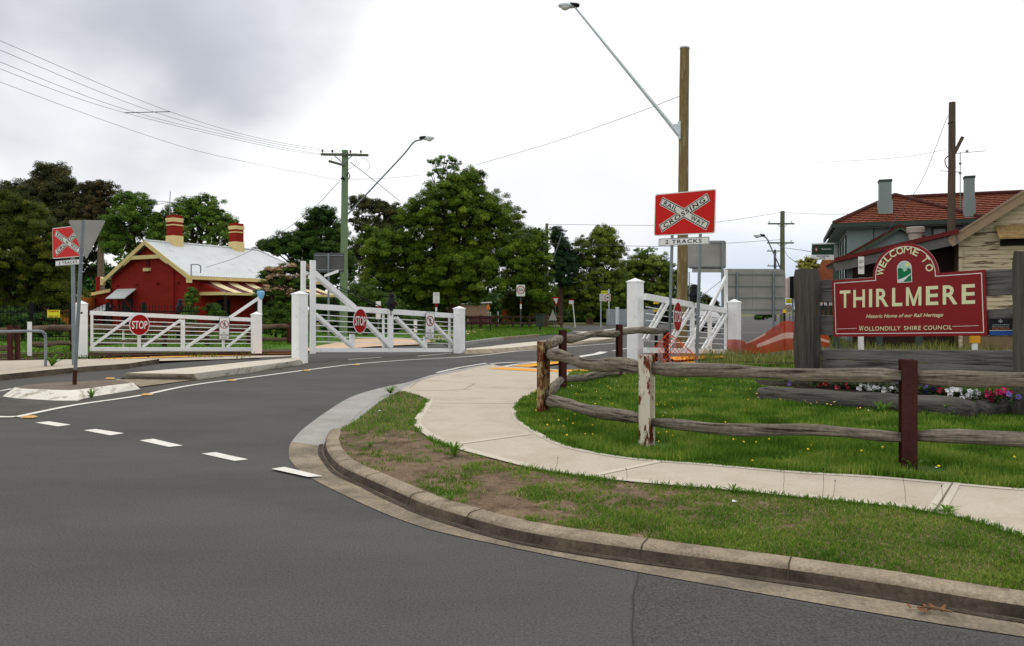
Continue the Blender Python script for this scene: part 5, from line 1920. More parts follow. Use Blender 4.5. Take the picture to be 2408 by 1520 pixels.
def hood(u0, v0, u1, v1, drop_u, drop_v, parent, door):
    x0, z0 = hx(u0, v0)
    x1, z1 = hx(u1, v1)
    cx, w_ = (x0 + x1) / 2 + .18, abs(x1 - x0)
    o = MB().add([(cx - w_ / 2, -.55, z1 - .62), (cx + w_ / 2, -.55, z1 - .62), (cx + w_ / 2, .25, z1), (cx - w_ / 2, .25, z1), (cx - w_ / 2, -.55, z1 - .66), (cx + w_ / 2, -.55, z1 - .66), (cx + w_ / 2, .25, z1 - .05), (cx - w_ / 2, .25, z1 - .05)],
                 [(0, 1, 2, 3), (7, 6, 5, 4), (0, 4, 5, 1), (1, 5, 6, 2), (3, 7, 4, 0)]).build('window_hood', tin_roof, parent)
    mb = MB()
    for s_ in (-1, 1):
        mb.bar((cx + s_ * w_ * .42, .2, z1 - 1.5), (cx + s_ * w_ * .42, -.5, z1 - .68), .06, .06)
        mb.bar((cx + s_ * w_ * .42, .2, z1 - 1.5), (cx + s_ * w_ * .42, .2, z1 - .3), .06, .06, side=(1, 0, 0))
    mb.build('hood_bracket', red_brick, o)
    MB().box((cx + .1, .235, z1 - 1.45), (w_ * .55, .06, 1.7)).build('window', dark_open, parent)


hood(272, 693, 316, 679, 0, 0, house, True)
# skillion wing at the left with parapet trim
wn = MB()
wl = [(-HW - 2.35, -.2), (-HW, -.2), (-HW, 2.72), (-HW - 2.35, 2.45)]
wn.slab(wl, .6, 6.5)
wg = wn.build('wing', red_brick, house)
MB().bar((-HW - 2.45, .5, 2.52), (-HW + .05, .5, 2.80), .3, .2, side=(0, 1, 0)).build('parapet', cream_trim, wg)
MB().bar((-HW - 2.3, .75, -.1), (-HW - 2.3, .75, 3.7), .2, .2, side=(1, 0, 0)).build('flue', red_brick, wg)
MB().tube([(-HW - 1.05, 1.6, 2.6), (-HW - 1.05, 1.6, 3.15)], .09, 10).build('vent_pipe', galv_light, wg, smooth=True, autos=50)
MB().tube([(-HW + .1, .18, 0), (-HW + .1, .18, 2.9)], .05, 8).build('downpipe', dark_timber, wg, smooth=True)
o = MB().add([(-HW - 1.8, -.2, 1.35), (-HW - .35, -.2, 1.35), (-HW - .1, .6, 1.82), (-HW - 1.4, .6, 1.82), (-HW - 1.8, -.2, 1.31), (-HW - .35, -.2, 1.31)], [(0, 1, 2, 3), (0, 4, 5, 1)]).build('window_hood', tin_roof, wg)
MB().box((-HW - 1.0, .58, .75), (.9, .06, 1.1)).build('window', dark_open, wg)
# chimneys
for lp in (Vector((0, 2.0, 7.62)), Vector((0, 6.95, 7.57))):
    base_z, tz = RZ - .35, lp.z
    hC = tz - base_z
    s_ = .72
    ch = MB().box((.06, lp.y, base_z + hC * .17), (s_ * 1.06, s_ * 1.06, hC * .42)).build('chimney', cream_trim, rf)
    mb = MB().box((.06, lp.y, base_z + hC * .68), (s_ * .95, s_ * .95, hC * .62))
    mb.build('stack', red_brick, ch)
    mb = MB()
    for a_, b_, e2_ in ((.68, .715, 1.03), (.79, .85, 1.04), (.85, .905, 1.09)):
        mb.box((.06, lp.y, base_z + hC * (a_ + b_) / 2), (s_ * e2_, s_ * e2_, hC * (b_ - a_)))
    mb.build('band', cream_trim, ch)
    MB().tube([(.06, lp.y, tz - .03), (.06, lp.y, tz + .04)], .16, 10).build('chimney_pot', red_brick, ch, smooth=True, autos=50)
# verandah with a striped awning on the road side
vy0, vy1 = .9, 10.4
vx0, vx1, vz0, vz1 = HW, HW + 2.2, 3.2, 2.52
ns = 14
bands = MB()
for i in range(ns):
    ya, yb_ = vy0 + (vy1 - vy0) * i / ns, vy0 + (vy1 - vy0) * (i + 1) / ns
    bands.cur = i % 2
    seg = 6
    for j in range(seg):
        t0, t1 = j / seg, (j + 1) / seg
        cv = lambda t: vz0 + (vz1 - vz0) * (t ** .8)
        bands.add([(vx0 + (vx1 - vx0) * t0, ya, cv(t0)), (vx0 + (vx1 - vx0) * t1, ya, cv(t1)), (vx0 + (vx1 - vx0) * t1, yb_, cv(t1)), (vx0 + (vx1 - vx0) * t0, yb_, cv(t0))], [(0, 1, 2, 3)])
vr = bands.build('awning', [maroon_tin, cream_tin], house)
MB().bar((vx1, vy0, vz1 - .08), (vx1, vy1, vz1 - .08), .08, .16, side=(1, 0, 0)).bar((vx0, vy0 - .03, vz1 - .06), (vx1 + .04, vy0 - .03, vz1 - .06), .06, .2, side=(0, 1, 0)).build('awning_fascia', cream_trim, vr)
MB().add([(vx0, vy0, vz1 + .0), (vx1, vy0, vz1 + .0), (vx0, vy0, vz0)], [(0, 1, 2)]).build('awning_end', red_brick, vr)
for k in range(5):
    y = vy0 + .1 + (vy1 - vy0 - .2) * k / 4
    MB().bar((vx1 - .06, y, -.1), (vx1 - .06, y, vz1 - .1), .12, .12, side=(1, 0, 0)).build('verandah_post', dark_timber, house)
for k, y in enumerate((2.6, 6.2, 9.2)):
    MB().box((HW + .012, y, 1.35 if k != 1 else 1.05), (.05, 1.0, 1.5 if k != 1 else 2.1)).build('window' if k != 1 else 'door', dark_open, house)
# pole bracket on the eave for the service wire
bx = W(477, 652, 45.4)
lp = HM.inverted() @ bx
MB().tube(spline([(4.3, lp.y, EZ - .1), (4.3, lp.y, EZ + .62), (4.3, lp.y + .03, EZ + .66), (4.3, lp.y + .62, EZ + .66), (4.3, lp.y + .66, EZ + .2)], 3), .035, 6).build('wire_bracket', galv, house)
# television aerial
b = W(388, 563, 50.2)
ta = thing('television_aerial', 'thin television aerial mast rising beside the left chimney of the red house', 'aerial', b)
zt_ = W(0, 448, 50.2).z - b.z
MB().tube([(0, .5, -.6), (.12, .5, zt_)], .028, 6).build('mast', galv, ta, smooth=True)
za = W(0, 475, 50.2).z - b.z
mb = MB()
for x0, z0, x1, z1 in ((-1.35, -.22, .1, .06), (-.9, .12, .1, .05), (1.1, -.35, .1, .05), (.95, .02, .1, .05), (-.1, .02, .7, .03)):
    mb.tube([(x0, .5, za + z0), (x1, .5, za + z1)], .016, 5)
mb.build('element', galv, ta)

# small orange shed behind the picket fence
orange_board = mat('orange_weatherboard', srgb(176, 108, 46), .85, .1, 3)
b = W(135, 800, 50)
sh = thing('garden_shed', 'small orange-brown shed with a pale sloping roof edge behind the picket fence', 'shed', Vector((b.x, b.y, 0)))
MB().slab([(-1.35, -.1), (1.5, -.1), (1.5, 2.3), (-1.35, 1.95)], 0, 2.4).build('wall', orange_board, sh)
MB().bar((-1.6, -.1, 1.98), (1.7, -.1, 2.42), .3, .14, side=(0, 1, 0)).build('roof_edge', cream_trim, sh)
MB().tube([(-1.1, .6, 1.9), (-1.1, .6, 2.6)], .06, 8).build('vent_pipe', galv_light, sh, smooth=True)

# ------------------------------------------------------------------ fences on the left
b0, b1 = W(-160, 812, 33), W(470, 803, 38.5)
b0.z = b1.z = 0
m = frame(b0, b1)
pf = thing('picket_fence', 'tall black spear-topped metal fence in front of the red station house', 'fence', m=m)
L = (b1 - b0).length
fm = mat('black_fence', srgb(20, 21, 24), .5, .2, 8)
pb, n = MB(), int(L / .135)
for i in range(n):
    x = L * i / n
    pb.box((x, 0, .82), (.026, .026, 1.58))
    pb.add([(x - .03, 0, 1.60), (x, -.012, 1.60), (x + .03, 0, 1.60), (x, .012, 1.60), (x, 0, 1.74)], [(0, 1, 4), (1, 2, 4), (2, 3, 4), (3, 0, 4)])
pb.build('paling', fm, pf)
for z in (.25, 1.38):
    MB().box((L / 2, .02, z), (L, .035, .05)).build('rail', fm, pf)
for k in range(7):
    MB().box((L * (k + .35) / 7, .03, .9), (.16, .12, 1.85)).build('post', fm, pf)
b = onplane(m, 126, 738)
o = MB().slab([(b[0] - .25, b[1] - .17), (b[0] + .25, b[1] - .17), (b[0] + .25, b[1] + .17), (b[0] - .25, b[1] + .17)], -.05, -.035).build('warning_sign', mat('warning_yellow', srgb(232, 220, 50), .5, .05, 4), pf)
mb = MB()
mb.text('WARNING', b[0], b[1] + .11, .42, .08, -.056, bold=.02)
mb.text('KEEP OUT', b[0], b[1] - .12, .40, .07, -.056, bold=.02)
mb.build('lettering', stop_red, o)

lf = thing('log_fence', 'dark brown log rail fence with white and rust posts behind the left footpath', 'fence', G(75, 843))
lfp = [(-120, 852, 760, rust_dark, .16), (24, 853, 765, rust_dark, .10), (41, 852, 765, rust_dark, .10), (72, 843, 757, white_paint, .13), (170, 829, 762, rust_dark, .12), (290, 822, 760, sign_white, .06), (387, 818, 757, rust_dark, .14), (487, 815, 758, rust_dark, .14), (585, 813, 758, rust_dark, .14), (680, 812, 760, rust_dark, .14)]
for u, vb, vt, m_, wd in lfp:
    p = G(u, vb)
    ht = W(0, vt, p.y).z
    mb = MB()
    if m_ is white_paint:
        mb.box((0, -.05, ht / 2), (wd, .02, ht)).box((-wd / 2 + .01, 0, ht / 2), (.02, .1, ht))
    else:
        mb.box((0, 0, ht / 2 - .1), (wd, wd, ht + .2))
    o = mb.build('post', m_, lf)
    o.location = p - lf.location
for k, (pts) in enumerate((((-120, 783), (32, 780)), ((70, 775), (170, 771)), ((170, 771), (387, 772)), ((387, 772), (585, 769)), ((585, 769), (690, 768)), ((-120, 825), (32, 818)), ((70, 810), (170, 808)), ((170, 808), (387, 803)), ((387, 803), (585, 799)), ((585, 799), (690, 797)))):
    ds = {-120: 21.8, 32: 21.8, 70: 23.6, 170: 26.8, 387: 30, 585: 31.8, 690: 32.2}
    (u0, v0), (u1, v1) = pts
    p, q = W(u0, v0, ds[u0]), W(u1, v1, ds[u1])
    rr = .115 if k < 5 else .08
    o = logmesh((q - p).length, rr, rr * .95, 50 + k, .03, .8, 10).build('rail', brown_log, lf, smooth=True)
    o.matrix_basis = Matrix.Translation(-lf.location) @ frame(p, q)

b = G(107, 863, .11)
hr = thing('pipe_handrail', 'bent grey pipe handrail on the left footpath', 'handrail', b)
dd = b.y
pt = [W(-420, 792, 15.4), W(-20, 781, 18.2), W(60, 779, 19.3), W(92, 779, dd - .2), W(103, 783, dd - .05), W(107, 796, dd), Vector((b.x, b.y, .05))]
MB().tube([p - b for p in spline(pt, 6)], .033, 10).build('rail', galv, hr, smooth=True)
p = W(-420, 792, 15.4)
MB().tube([p - b, Vector((p.x, p.y, .05)) - b], .033, 10).build('leg', galv, hr, smooth=True)

# ------------------------------------------------------------------ hotel with the red tiled roof
tile = mat('red_roof_tiles', srgb(138, 72, 52), .85, .28, 6, dirt=srgb(160, 102, 70), dirt_scale=9, dirt_lo=.45, dirt_hi=.62, bump=.3, spec=.15)
tile_dark = mat('roof_tile_dark', srgb(78, 44, 38), .85, .2, 6)  # darker tile tone for course edges, gaps and ridges
hotel_wall = mat('grey_green_wall', srgb(134, 148, 145), .85, .06, 2, bump=.1)
hotel_trim = mat('dark_green_trim', srgb(62, 74, 66), .7, .1, 4)
hotel_glass = mat('pale_glass', srgb(160, 168, 168), .25, .1, 3)
c0 = Vector(((1961 - CX) * 33 / F, 33, 0))
dx = Vector((.941, -.337, 0))
TM = frame(c0, c0 + dx)          # local x along the front to the right, y away
hotel = thing('hotel_building', 'two storey grey-green hotel with an orange-red tiled hip roof and two chimneys', 'hotel', m=TM)
EV = 5.17
MB().slab([(.55, -.2), (5.4, -.2), (5.4, EV), (.55, EV)], .5, 7.1).slab([(5.41, -.2), (16, -.2), (16, EV), (5.41, EV)], 2.0, 7.0).build('wall', hotel_wall, hotel)


def tiled(mb, A, B, Cc, D_, rows=15):
    """tiled slope in overlapping courses, A-B eave and D-C ridge"""
    nrm = (B - A).cross(D_ - A).normalized()
    for i in range(rows):
        t0, t1 = i / rows, (i + 1.08) / rows
        t1 = min(t1, 1)
        a_, b_ = A.lerp(D_, t0), B.lerp(Cc, t0)
        d_, c_ = A.lerp(D_, t1), B.lerp(Cc, t1)
        a2, b2 = a_ + nrm * .06, b_ + nrm * .06
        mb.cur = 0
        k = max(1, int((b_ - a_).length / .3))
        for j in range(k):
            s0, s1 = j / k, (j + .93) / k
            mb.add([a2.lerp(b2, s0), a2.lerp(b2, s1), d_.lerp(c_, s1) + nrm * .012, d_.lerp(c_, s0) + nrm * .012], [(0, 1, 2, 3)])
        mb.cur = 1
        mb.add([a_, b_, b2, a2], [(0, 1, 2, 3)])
        mb.add([a_, b_, c_, d_], [(0, 1, 2, 3)])


V = Vector
A_, B_, C_, D_ = V((0, 0, EV)), V((5.6, 0, EV)), V((5.6, 7.6, EV)), V((0, 7.6, EV))
ap, ap2 = V((2.7, 2.7, 6.62)), V((2.7, 4.9, 6.62))
tb = MB()
tiled(tb, A_, B_, ap, ap)
tiled(tb, D_, A_, ap, ap2)
tiled(tb, B_, C_, ap2, ap)
tiled(tb, V((5.0, 1.5, EV)), V((16.4, 1.5, EV)), V((16.4, 4.5, 6.72)), V((3.2, 4.5, 6.72)))
tiled(tb, V((16.4, 7.5, EV)), V((5.0, 7.5, EV)), V((3.2, 4.5, 6.72)), V((16.4, 4.5, 6.72)))
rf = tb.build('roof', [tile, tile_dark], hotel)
rd = MB()
for p_, q_ in ((A_, ap), (ap, B_), (V((3.2, 4.5, 6.74)), V((16.4, 4.5, 6.74))), (D_, ap2)):
    rd.tube([p_ + V((0, 0, .06)), q_ + V((0, 0, .06))], .10, 8)
rd.build('ridge_tile', tile_dark, rf)
mb = MB().bar((-.05, -.05, EV - .07), (5.65, -.05, EV - .07), .1, .18, side=(0, 1, 0)).bar((-.05, -.05, EV - .07), (-.05, 7.65, EV - .07), .1, .18, side=(1, 0, 0)).bar((5.65, 1.45, EV - .07), (16.4, 1.45, EV - .07), .1, .18, side=(0, 1, 0))
mb.build('gutter', hotel_trim, rf)
MB().box((2.8, 3.8, EV - .18), (5.5, 7.5, .04)).box((10.9, 4.5, EV - .18), (10.4, 5.9, .04)).build('soffit', hotel_wall, rf)
for u0, u1, vt, vm, vb, dpt in ((2064, 2098, 424, 473, 516, 33.3), (2266, 2292, 415, 470, 520, 31.6)):
    pm_ = W((u0 + u1) / 2, vt, dpt)
    lp = TM.inverted() @ pm_
    wd = (u1 - u0) * dpt / F * .84
    zt_, zm, zb_ = (W(0, v, dpt).z for v in (vt, vm, vb))
    ch = MB().box((lp.x, lp.y, (zm + zb_) / 2 - .2), (wd * 1.06, wd * 1.06, zm - zb_ + .4)).build('chimney', hotel_wall, rf)
    MB().box((lp.x, lp.y, (zt_ + zm) / 2), (wd * .9, wd * .9, zt_ - zm)).build('stack', hotel_wall, ch)
    MB().box((lp.x, lp.y, zt_ - .05), (wd * 1.0, wd * 1.0, .10)).build('cap', hotel_trim, ch)
# left return: windows between dark mullions and the corner post; a window on the upper right wall
for y in (1.3, 3.0, 4.7):
    w_ = MB().box((.54, y, 3.6), (.05, 1.1, 2.2)).build('window', hotel_glass, hotel)
    MB().box((.52, y - .62, 3.6), (.08, .12, 2.3)).box((.52, y + .62, 3.6), (.08, .12, 2.3)).build('window_frame', hotel_trim, w_)
hq = lambda u, v: onplane(frame(TM @ V((0, 1.98, 0)), TM @ V((1, 1.98, 0))), u, v)
x0, z0 = hq(2178, 566)
x1, z1 = hq(2209, 538)
w_ = MB().box(((x0 + x1) / 2 + .0, 1.98 - 1.5, (z0 + z1) / 2 - .1), ((x1 - x0), .06, (z1 - z0))).build('window', hotel_glass, hotel)
MB().box(((x0 + x1) / 2, .44, z1 - .12), (x1 - x0 + .12, .08, .07)).box(((x0 + x1) / 2, .44, z0 - .1), (x1 - x0 + .12, .08, .07)).box((x0, .44, (z0 + z1) / 2 - .1), (.07, .08, z1 - z0)).box((x1, .44, (z0 + z1) / 2 - .1), (.07, .08, z1 - z0)).build('window_frame', hotel_trim, w_)
mb = MB()
for x in (1.6, 3.4):
    mb.box((x, .49, 3.9), (.03, .02, 2.4))
mb.build('wall_batten', hotel_trim, hotel)
# small entrance gable in front
gp = W(2115, 536, 31.8)
gb_ = TM.inverted() @ gp
MB().slab([(gb_.x - 2.6, gb_.z - 1.62), (gb_.x + 2.2, gb_.z - 1.4), (gb_.x, gb_.z - .1)], gb_.y + .1, gb_.y + 1.2).build('gable', hotel_wall, hotel)
mb = MB().bar((gb_.x - 2.75, gb_.y, gb_.z - 1.62), (gb_.x, gb_.y, gb_.z), .5, .14, side=(0, 1, 0)).bar((gb_.x, gb_.y, gb_.z), (gb_.x + 2.3, gb_.y, gb_.z - 1.38), .5, .14, side=(0, 1, 0))
mb.build('gable_trim', mat('gable_green', srgb(84, 96, 74), .7, .1, 4), hotel)
mb = MB().bar((gb_.x - 2.8, gb_.y, gb_.z - 1.55), (gb_.x, gb_.y, gb_.z + .09), .62, .07, side=(0, 1, 0)).bar((gb_.x, gb_.y, gb_.z + .09), (gb_.x + 2.4, gb_.y, gb_.z - 1.33), .62, .07, side=(0, 1, 0))
mb.build('gable_roof', maroon_tin, hotel)
p = TM.inverted() @ W(2152, 548, 31.4)
MB().lathe([(.0, -.30), (.24, -.30), (.27, -.05), (.33, 0), (.36, .2), (.33, .23), (.0, .25)], (p.x, p.y, p.z), 16).build('roof_ventilator', mat('ventilator', srgb(178, 168, 156), .6, .06, 4), hotel, smooth=True, autos=40)
# hotel name sign sticking out from the corner
p0, p1 = W(1907, 611, 40.5), W(1961, 611.5, 38.5)
m = frame(p0, p1)
hs = thing('hotel_sign', 'green and white WELCOME INN HOTEL light box on the corner of the grey-green building', 'sign', m=m)
w_, h_ = (p1 - p0).length, .86
MB().slab([(0, 0), (w_, 0), (w_, h_), (0, h_)], 0, .22).build('light_box', sign_white, hs)
gp_ = MB().flat([(.06, .26), (w_ - .02, .26), (w_ - .02, h_ - .06), (.06, h_ - .06)], -.006).build('green_panel', mat('sign_green', srgb(14, 52, 34), .4, .25, 2), hs)
rg = MB()
ring(rg, w_ * .23, .53, .12, .155, -.009)
rg.build('logo_ring', stop_red, gp_)
mb = MB()
mb.text('VB', w_ * .23, .53, .16, .11, -.012, bold=.02)
mb.text('The Best Cold Beer', w_ * .68, .55, w_ * .44, .07, -.012, bold=.01)
mb.build('logo_lettering', sign_white, gp_)
mb = MB()
mb.text('WELCOME INN', w_ * .52, .185, w_ * .56, .075, -.008, bold=.02)
mb.text('HOTEL', w_ * .52, .08, w_ * .26, .075, -.008, bold=.02)
mb.build('lettering', letter_black, hs)
MB().bar((w_ + .3, .1, h_ * .9), (w_ - .02, .1, h_ * .9), .05, .05).build('bracket', hotel_trim, hs)

# brick shop front behind with a dark raking roof, beside the timber post
brick = mat('orange_brick', srgb(156, 92, 64), .9, .12, 5, bump=.3)
b = W(1925, 790, 44)
bs = thing('brick_shop', 'small orange brick shop with a dark raking roof edge left of the hotel', 'shop', Vector((b.x, b.y, 0)), -R(23))
MB().slab([(-1.0, 0), (3.2, 0), (3.2, 4.6), (.2, 4.4), (-.3, 3.2), (-1.0, 2.9)], 0, 4).build('wall', brick, bs)
MB().bar((-1.2, -.2, 3.0), (-.05, -.2, 3.75), .5, .10, side=(0, 1, 0)).build('roof_edge', cream_trim, bs)
MB().bar((.05, -.5, 1.4), (2.6, -.5, 4.3), .5, .22, side=(0, 1, 0)).build('awning', dark_timber, bs)

# ------------------------------------------------------------------ peeling weatherboard house at the right
wb = mat('cream_weatherboard', srgb(192, 178, 146), .85, .08, 2, stretch=(.3, .3, 3), dirt=srgb(104, 86, 70), dirt_scale=2.6, dirt_lo=.53, dirt_hi=.58, bump=.2)
wb_shade = mat('shaded_weatherboard', srgb(120, 104, 78), .9, .1, 4)  # darkened weatherboard: shade put into the colour of the wall behind the boards
c0 = Vector(((2257 - CX) * 28 / F, 28, 0))
BM_ = frame(c0, c0 + Vector((.93, -.37, 0)))
bh = thing('weatherboard_house', 'cream weatherboard house with peeling paint and a maroon edged verandah roof', 'house', m=BM_)
bq = lambda u, v: onplane(BM_, u, v)
ez = bq(2257, 556)[1]
sx, szz = bq(2408, 462)
slope = (szz - ez) / sx
bw_ = 5.2
mb = MB()
nb, bhh = 44, .155
wl_ = MB().slab([(0, -.2), (bw_ * 2, -.2), (bw_ * 2, ez), (bw_, ez + slope * bw_), (0, ez)], .03, 7).build('wall', wb_shade, bh)
z = 0.55
bd_ = MB()
while z < ez + slope * bw_ - .05:
    xl = 0 if z + bhh < ez else (z + bhh - ez) / slope
    xr_ = 2 * bw_ - xl
    bd_.add([(xl, -.005, z), (xr_, -.005, z), (xr_, .022, z + bhh), (xl, .022, z + bhh), (xl, .03, z), (xr_, .03, z)], [(0, 1, 2, 3), (1, 0, 4, 5)])
    z += bhh
bd_.build('weatherboard', wb, wl_)
MB().box((.02, -.01, ez / 2), (.12, .10, ez)).build('corner_board', wb, wl_)
rf = MB()
for dy0, dy1, dz, th, mt in ((-.35, 7.3, .0, .12, 0),):
    rf.bar((-.35, 3.4, ez - slope * .35 + .10), (bw_, 3.4, ez + slope * bw_ + .10), 7.6, .10, side=(0, 1, 0))
    rf.bar((bw_, 3.4, ez + slope * bw_ + .10), (2 * bw_ + .35, 3.4, ez - slope * .35 + .10), 7.6, .10, side=(0, 1, 0))
rf = rf.build('roof', maroon_tin, bh)
MB().bar((-.38, -.42, ez - slope * .38 - .02), (bw_, -.42, ez + slope * bw_ - .02), .05, .30, side=(0, 1, 0)).bar((-.42, -.46, ez - slope * .42 + .18), (bw_, -.46, ez + slope * bw_ + .18), .05, .07, side=(0, 1, 0)).build('bargeboard',
        mat('bare_bargeboard', srgb(150, 130, 104), .9, .1, 3, dirt=srgb(110, 84, 60), dirt_scale=3), rf)
x0, z0 = bq(2340, 562)
x1, z1 = bq(2420, 534)
hd = MB().add([(x0, -.6, z0), (x1 + .4, -.6, z0), (x1 + .4, .0, z1 + .1), (x0, .0, z1 + .1), (x0, -.6, z0 - .06), (x1 + .4, -.6, z0 - .06)], [(0, 1, 2, 3), (0, 4, 5, 1)]).build('window_hood', mat('mossy_hood', srgb(150, 124, 82), .9, .25, 7, dirt=srgb(120, 92, 50), dirt_scale=8), bh)
MB().box(((x0 + x1) / 2 + .3, -.01, z0 - .05), (x1 - x0 + .3, .08, .42)).build('window', dark_open, bh)
# verandah roof running back from the house corner, dark below
q0, q1 = W(2254, 545, 27.6), W(1962, 613, 29.6)
ve = [BM_.inverted() @ p for p in (q0, q1, q1 + Vector((1.3, 1.7, -.05)), q0 + Vector((1.3, 2.2, -.05)))]
mb = MB()
up_ = Vector((0, 0, .08))
mb.add([p + up_ for p in ve] + ve, [(0, 3, 2, 1), (4, 5, 6, 7), (0, 1, 5, 4), (1, 2, 6, 5)])
vr = mb.build('verandah_roof', maroon_tin, bh)
a_, b_ = ve[0], ve[1]
dr = (b_ - a_).normalized()
MB().bar(a_ + V((0, -.05, .01)), b_ + V((0, -.05, .01)), .10, .16, side=V((0, 0, 1)).cross(dr)).build('fascia', mat('maroon_fascia', srgb(98, 30, 30), .6, .08, 4), vr)
MB().bar(a_ + V((.0, .06, -.27)), b_ + V((0, .06, -.27)), .08, .34, side=V((0, 0, 1)).cross(dr)).build('beam', mat('grey_beam', srgb(102, 100, 96), .8, .12, 4), vr)
for t_ in (.985, .62, .3):
    p = a_.lerp(b_, t_)
    MB().bar((p.x, p.y + .15, -.2), (p.x, p.y + .15, p.z - .1), .22, .22, side=(1, 0, 0)).build('verandah_post', hotel_trim, bh)
p0_, p1_ = a_ + V((.6, 1.7, 0)), b_ + V((.7, 1.5, 0))
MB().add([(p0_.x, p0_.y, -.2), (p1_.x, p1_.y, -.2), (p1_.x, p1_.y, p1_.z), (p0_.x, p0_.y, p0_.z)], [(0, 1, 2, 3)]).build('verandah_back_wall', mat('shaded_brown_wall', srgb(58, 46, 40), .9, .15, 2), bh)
# dark picket gate with white tips under the verandah
mb, mc = MB(), MB()
pq_ = [BM_.inverted() @ W(u, 772, 31.5) for u in range(1990, 2040, 9)]
# three white posts glimpsed between the planks left of the board
for i, u in enumerate((1930.5, 1941.5, 1953)):
    b = W(u, 815, 33)
    t = thing('marker_stake', f'dark stake with a white top glimpsed between the planks, {("left", "middle", "right")[i]} of three', 'stake', Vector((b.x, b.y, 0)), 0, 'white-topped stakes behind the planks')
    zt_ = W(0, 712, 33).z
    MB().box((0, 0, (zt_ - .12) / 2), (.12, .06, zt_ - .12)).build('shaft', hotel_trim, t)
    MB().box((0, -.005, zt_ - .06), (.10, .07, .13)).build('tip', sign_white, t)
# dark panel and small shop sign edge by the left timber post
b = W(1858, 790, 40)
t = thing('shop_sign', 'dark narrow shop sign box half hidden behind the left timber post', 'sign', Vector((b.x, b.y, 0)))
zt_, zb_ = W(0, 648, 40).z, W(0, 702, 40).z
MB().slab([(0, zb_), (.5, zb_), (.5, zt_), (0, zt_ - .06)], 0, .3).build('box', black_m, t)
MB().slab([(-.14, zb_), (-.02, zb_), (-.02, zt_ - .06), (-.14, zt_ - .16)], -.01, .3).build('edge_panel', mat('pale_pink', srgb(206, 186, 180), .6, .05, 4), t)
MB().tube([(.2, .15, 0), (.2, .15, zb_)], .05, 8).build('post', galv, t)
t, q = post_sign('speed_sign', 'partly hidden 50 speed sign with a yellow plate beside the dark shop box', 1857, 772, 715, 46, .06, galv)
speed(t, q, 1846, 716, 1862, 738, '50')
plate(t, q, 1848, 703, 1862, 714, yel, 'yellow_plate')
# aerial beside the old dark pole
b = W(2258, 500, 33)
ta = thing('television_aerial', 'thin television aerial between the old dark pole and the right chimney', 'aerial', b)
MB().tube([(0, 0, -.8), (0, 0, W(0, 358, 33).z - b.z)], .02, 6).build('mast', galv, ta)
mb = MB()
for (u0, v0, u1, v1) in ((2240, 362, 2318, 355), (2210, 402, 2258, 405), (2240, 404, 2259, 406)):
    mb.tube([W(u0, v0, 33) - b, W(u1, v1, 33) - b], .014, 5)
for u, v in ((2258, 385), (2258, 408), (2274, 356)):
    mb.box(W(u, v, 33) - b, (.09, .06, .09))
mb.build('element', galv, ta)

# ------------------------------------------------------------------ dark car waiting on the right-hand road
car_paint = mat('dark_car_paint', srgb(44, 48, 56), .25, .05, 3, metal=.4, coat=.6)
glass_m = mat('car_glass', srgb(66, 76, 86), .15, .1, 2, spec=.4)
chrome = mat('chrome', srgb(190, 194, 198), .15, .04, 5, metal=.9)
tyre_m = mat('tyre', srgb(22, 22, 23), .9, .1, 8)
lens_m = mat('head_lamp', srgb(240, 244, 250), .1, .02, 5, spec=.8)
cy = 51.0
cp = Vector(((1661 - CX) * cy / F, cy, 0))
car = thing('parked_car', 'dark grey sedan facing the crossing seen through the right-hand gate', 'car', cp, R(6))
# lofted body: sections along y (front at -y)
secs = [(-2.28, .70, .32, .60), (-2.2, .80, .24, .72), (-1.95, .87, .2, .80), (-1.2, .90, .2, .90), (-.7, .90, .2, .95), (1.3, .90, .2, .98), (2.0, .87, .24, .95), (2.25, .80, .3, .85)]
mb = MB()
for y, hw, zb, zt in secs:
    mb.v += [V((-hw * .9, y, zb)), V((-hw, y, zb + .15)), V((-hw, y, zt - .15)), V((-hw * .86, y, zt)), V((0, y, zt + .035)), V((hw * .86, y, zt)), V((hw, y, zt - .15)), V((hw, y, zb + .15)), V((hw * .9, y, zb))]
ns_ = 9
for i in range(len(secs) - 1):
    for j in range(ns_):
        j2 = (j + 1) % ns_
        mb.f.append((i * ns_ + j, i * ns_ + j2, (i + 1) * ns_ + j2, (i + 1) * ns_ + j)[::-1])
        mb.m.append(0)
mb.f += [tuple(range(ns_)), tuple(range((len(secs) - 1) * ns_, len(secs) * ns_))[::-1]]
mb.m += [0, 0]
bodyo = mb.build('body', car_paint, car, smooth=True, autos=35, bevel=.02)
mb = MB()
cs = [(-.95, .76, .95), (-.25, .62, 1.40), (.3, .63, 1.46), (1.0, .62, 1.42), (1.75, .74, .97)]
for y, hw, z in cs:
    mb.v += [V((-hw, y, z)), V((-hw * .8, y, z + .035)), V((hw * .8, y, z + .035)), V((hw, y, z))]
for i in range(1, 3):
    for j in range(3):
        mb.f.append((i * 4 + j, i * 4 + j + 1, i * 4 + 5 + j, i * 4 + 4 + j))
        mb.m.append(0)
for s_ in (-1, 1):
    mb.bar((s_ * .78, -.95, .95), (s_ * .63, -.25, 1.41), .06, .06).bar((s_ * .80, 1.8, .95), (s_ * .63, 1.0, 1.41), .1, .06).bar((s_ * .80, .45, .95), (s_ * .64, .4, 1.43), .07, .05)
mb.build('roof', car_paint, car)
MB().add([(-.74, -.93, .965), (.74, -.93, .965), (.61, -.26, 1.40), (-.61, -.26, 1.40)], [(0, 1, 2, 3)]).build('windscreen', glass_m, car)
MB().add([(-.76, 1.76, .965), (.76, 1.76, .965), (.61, 1.0, 1.42), (-.61, 1.0, 1.42)], [(3, 2, 1, 0)]).build('rear_window', glass_m, car)
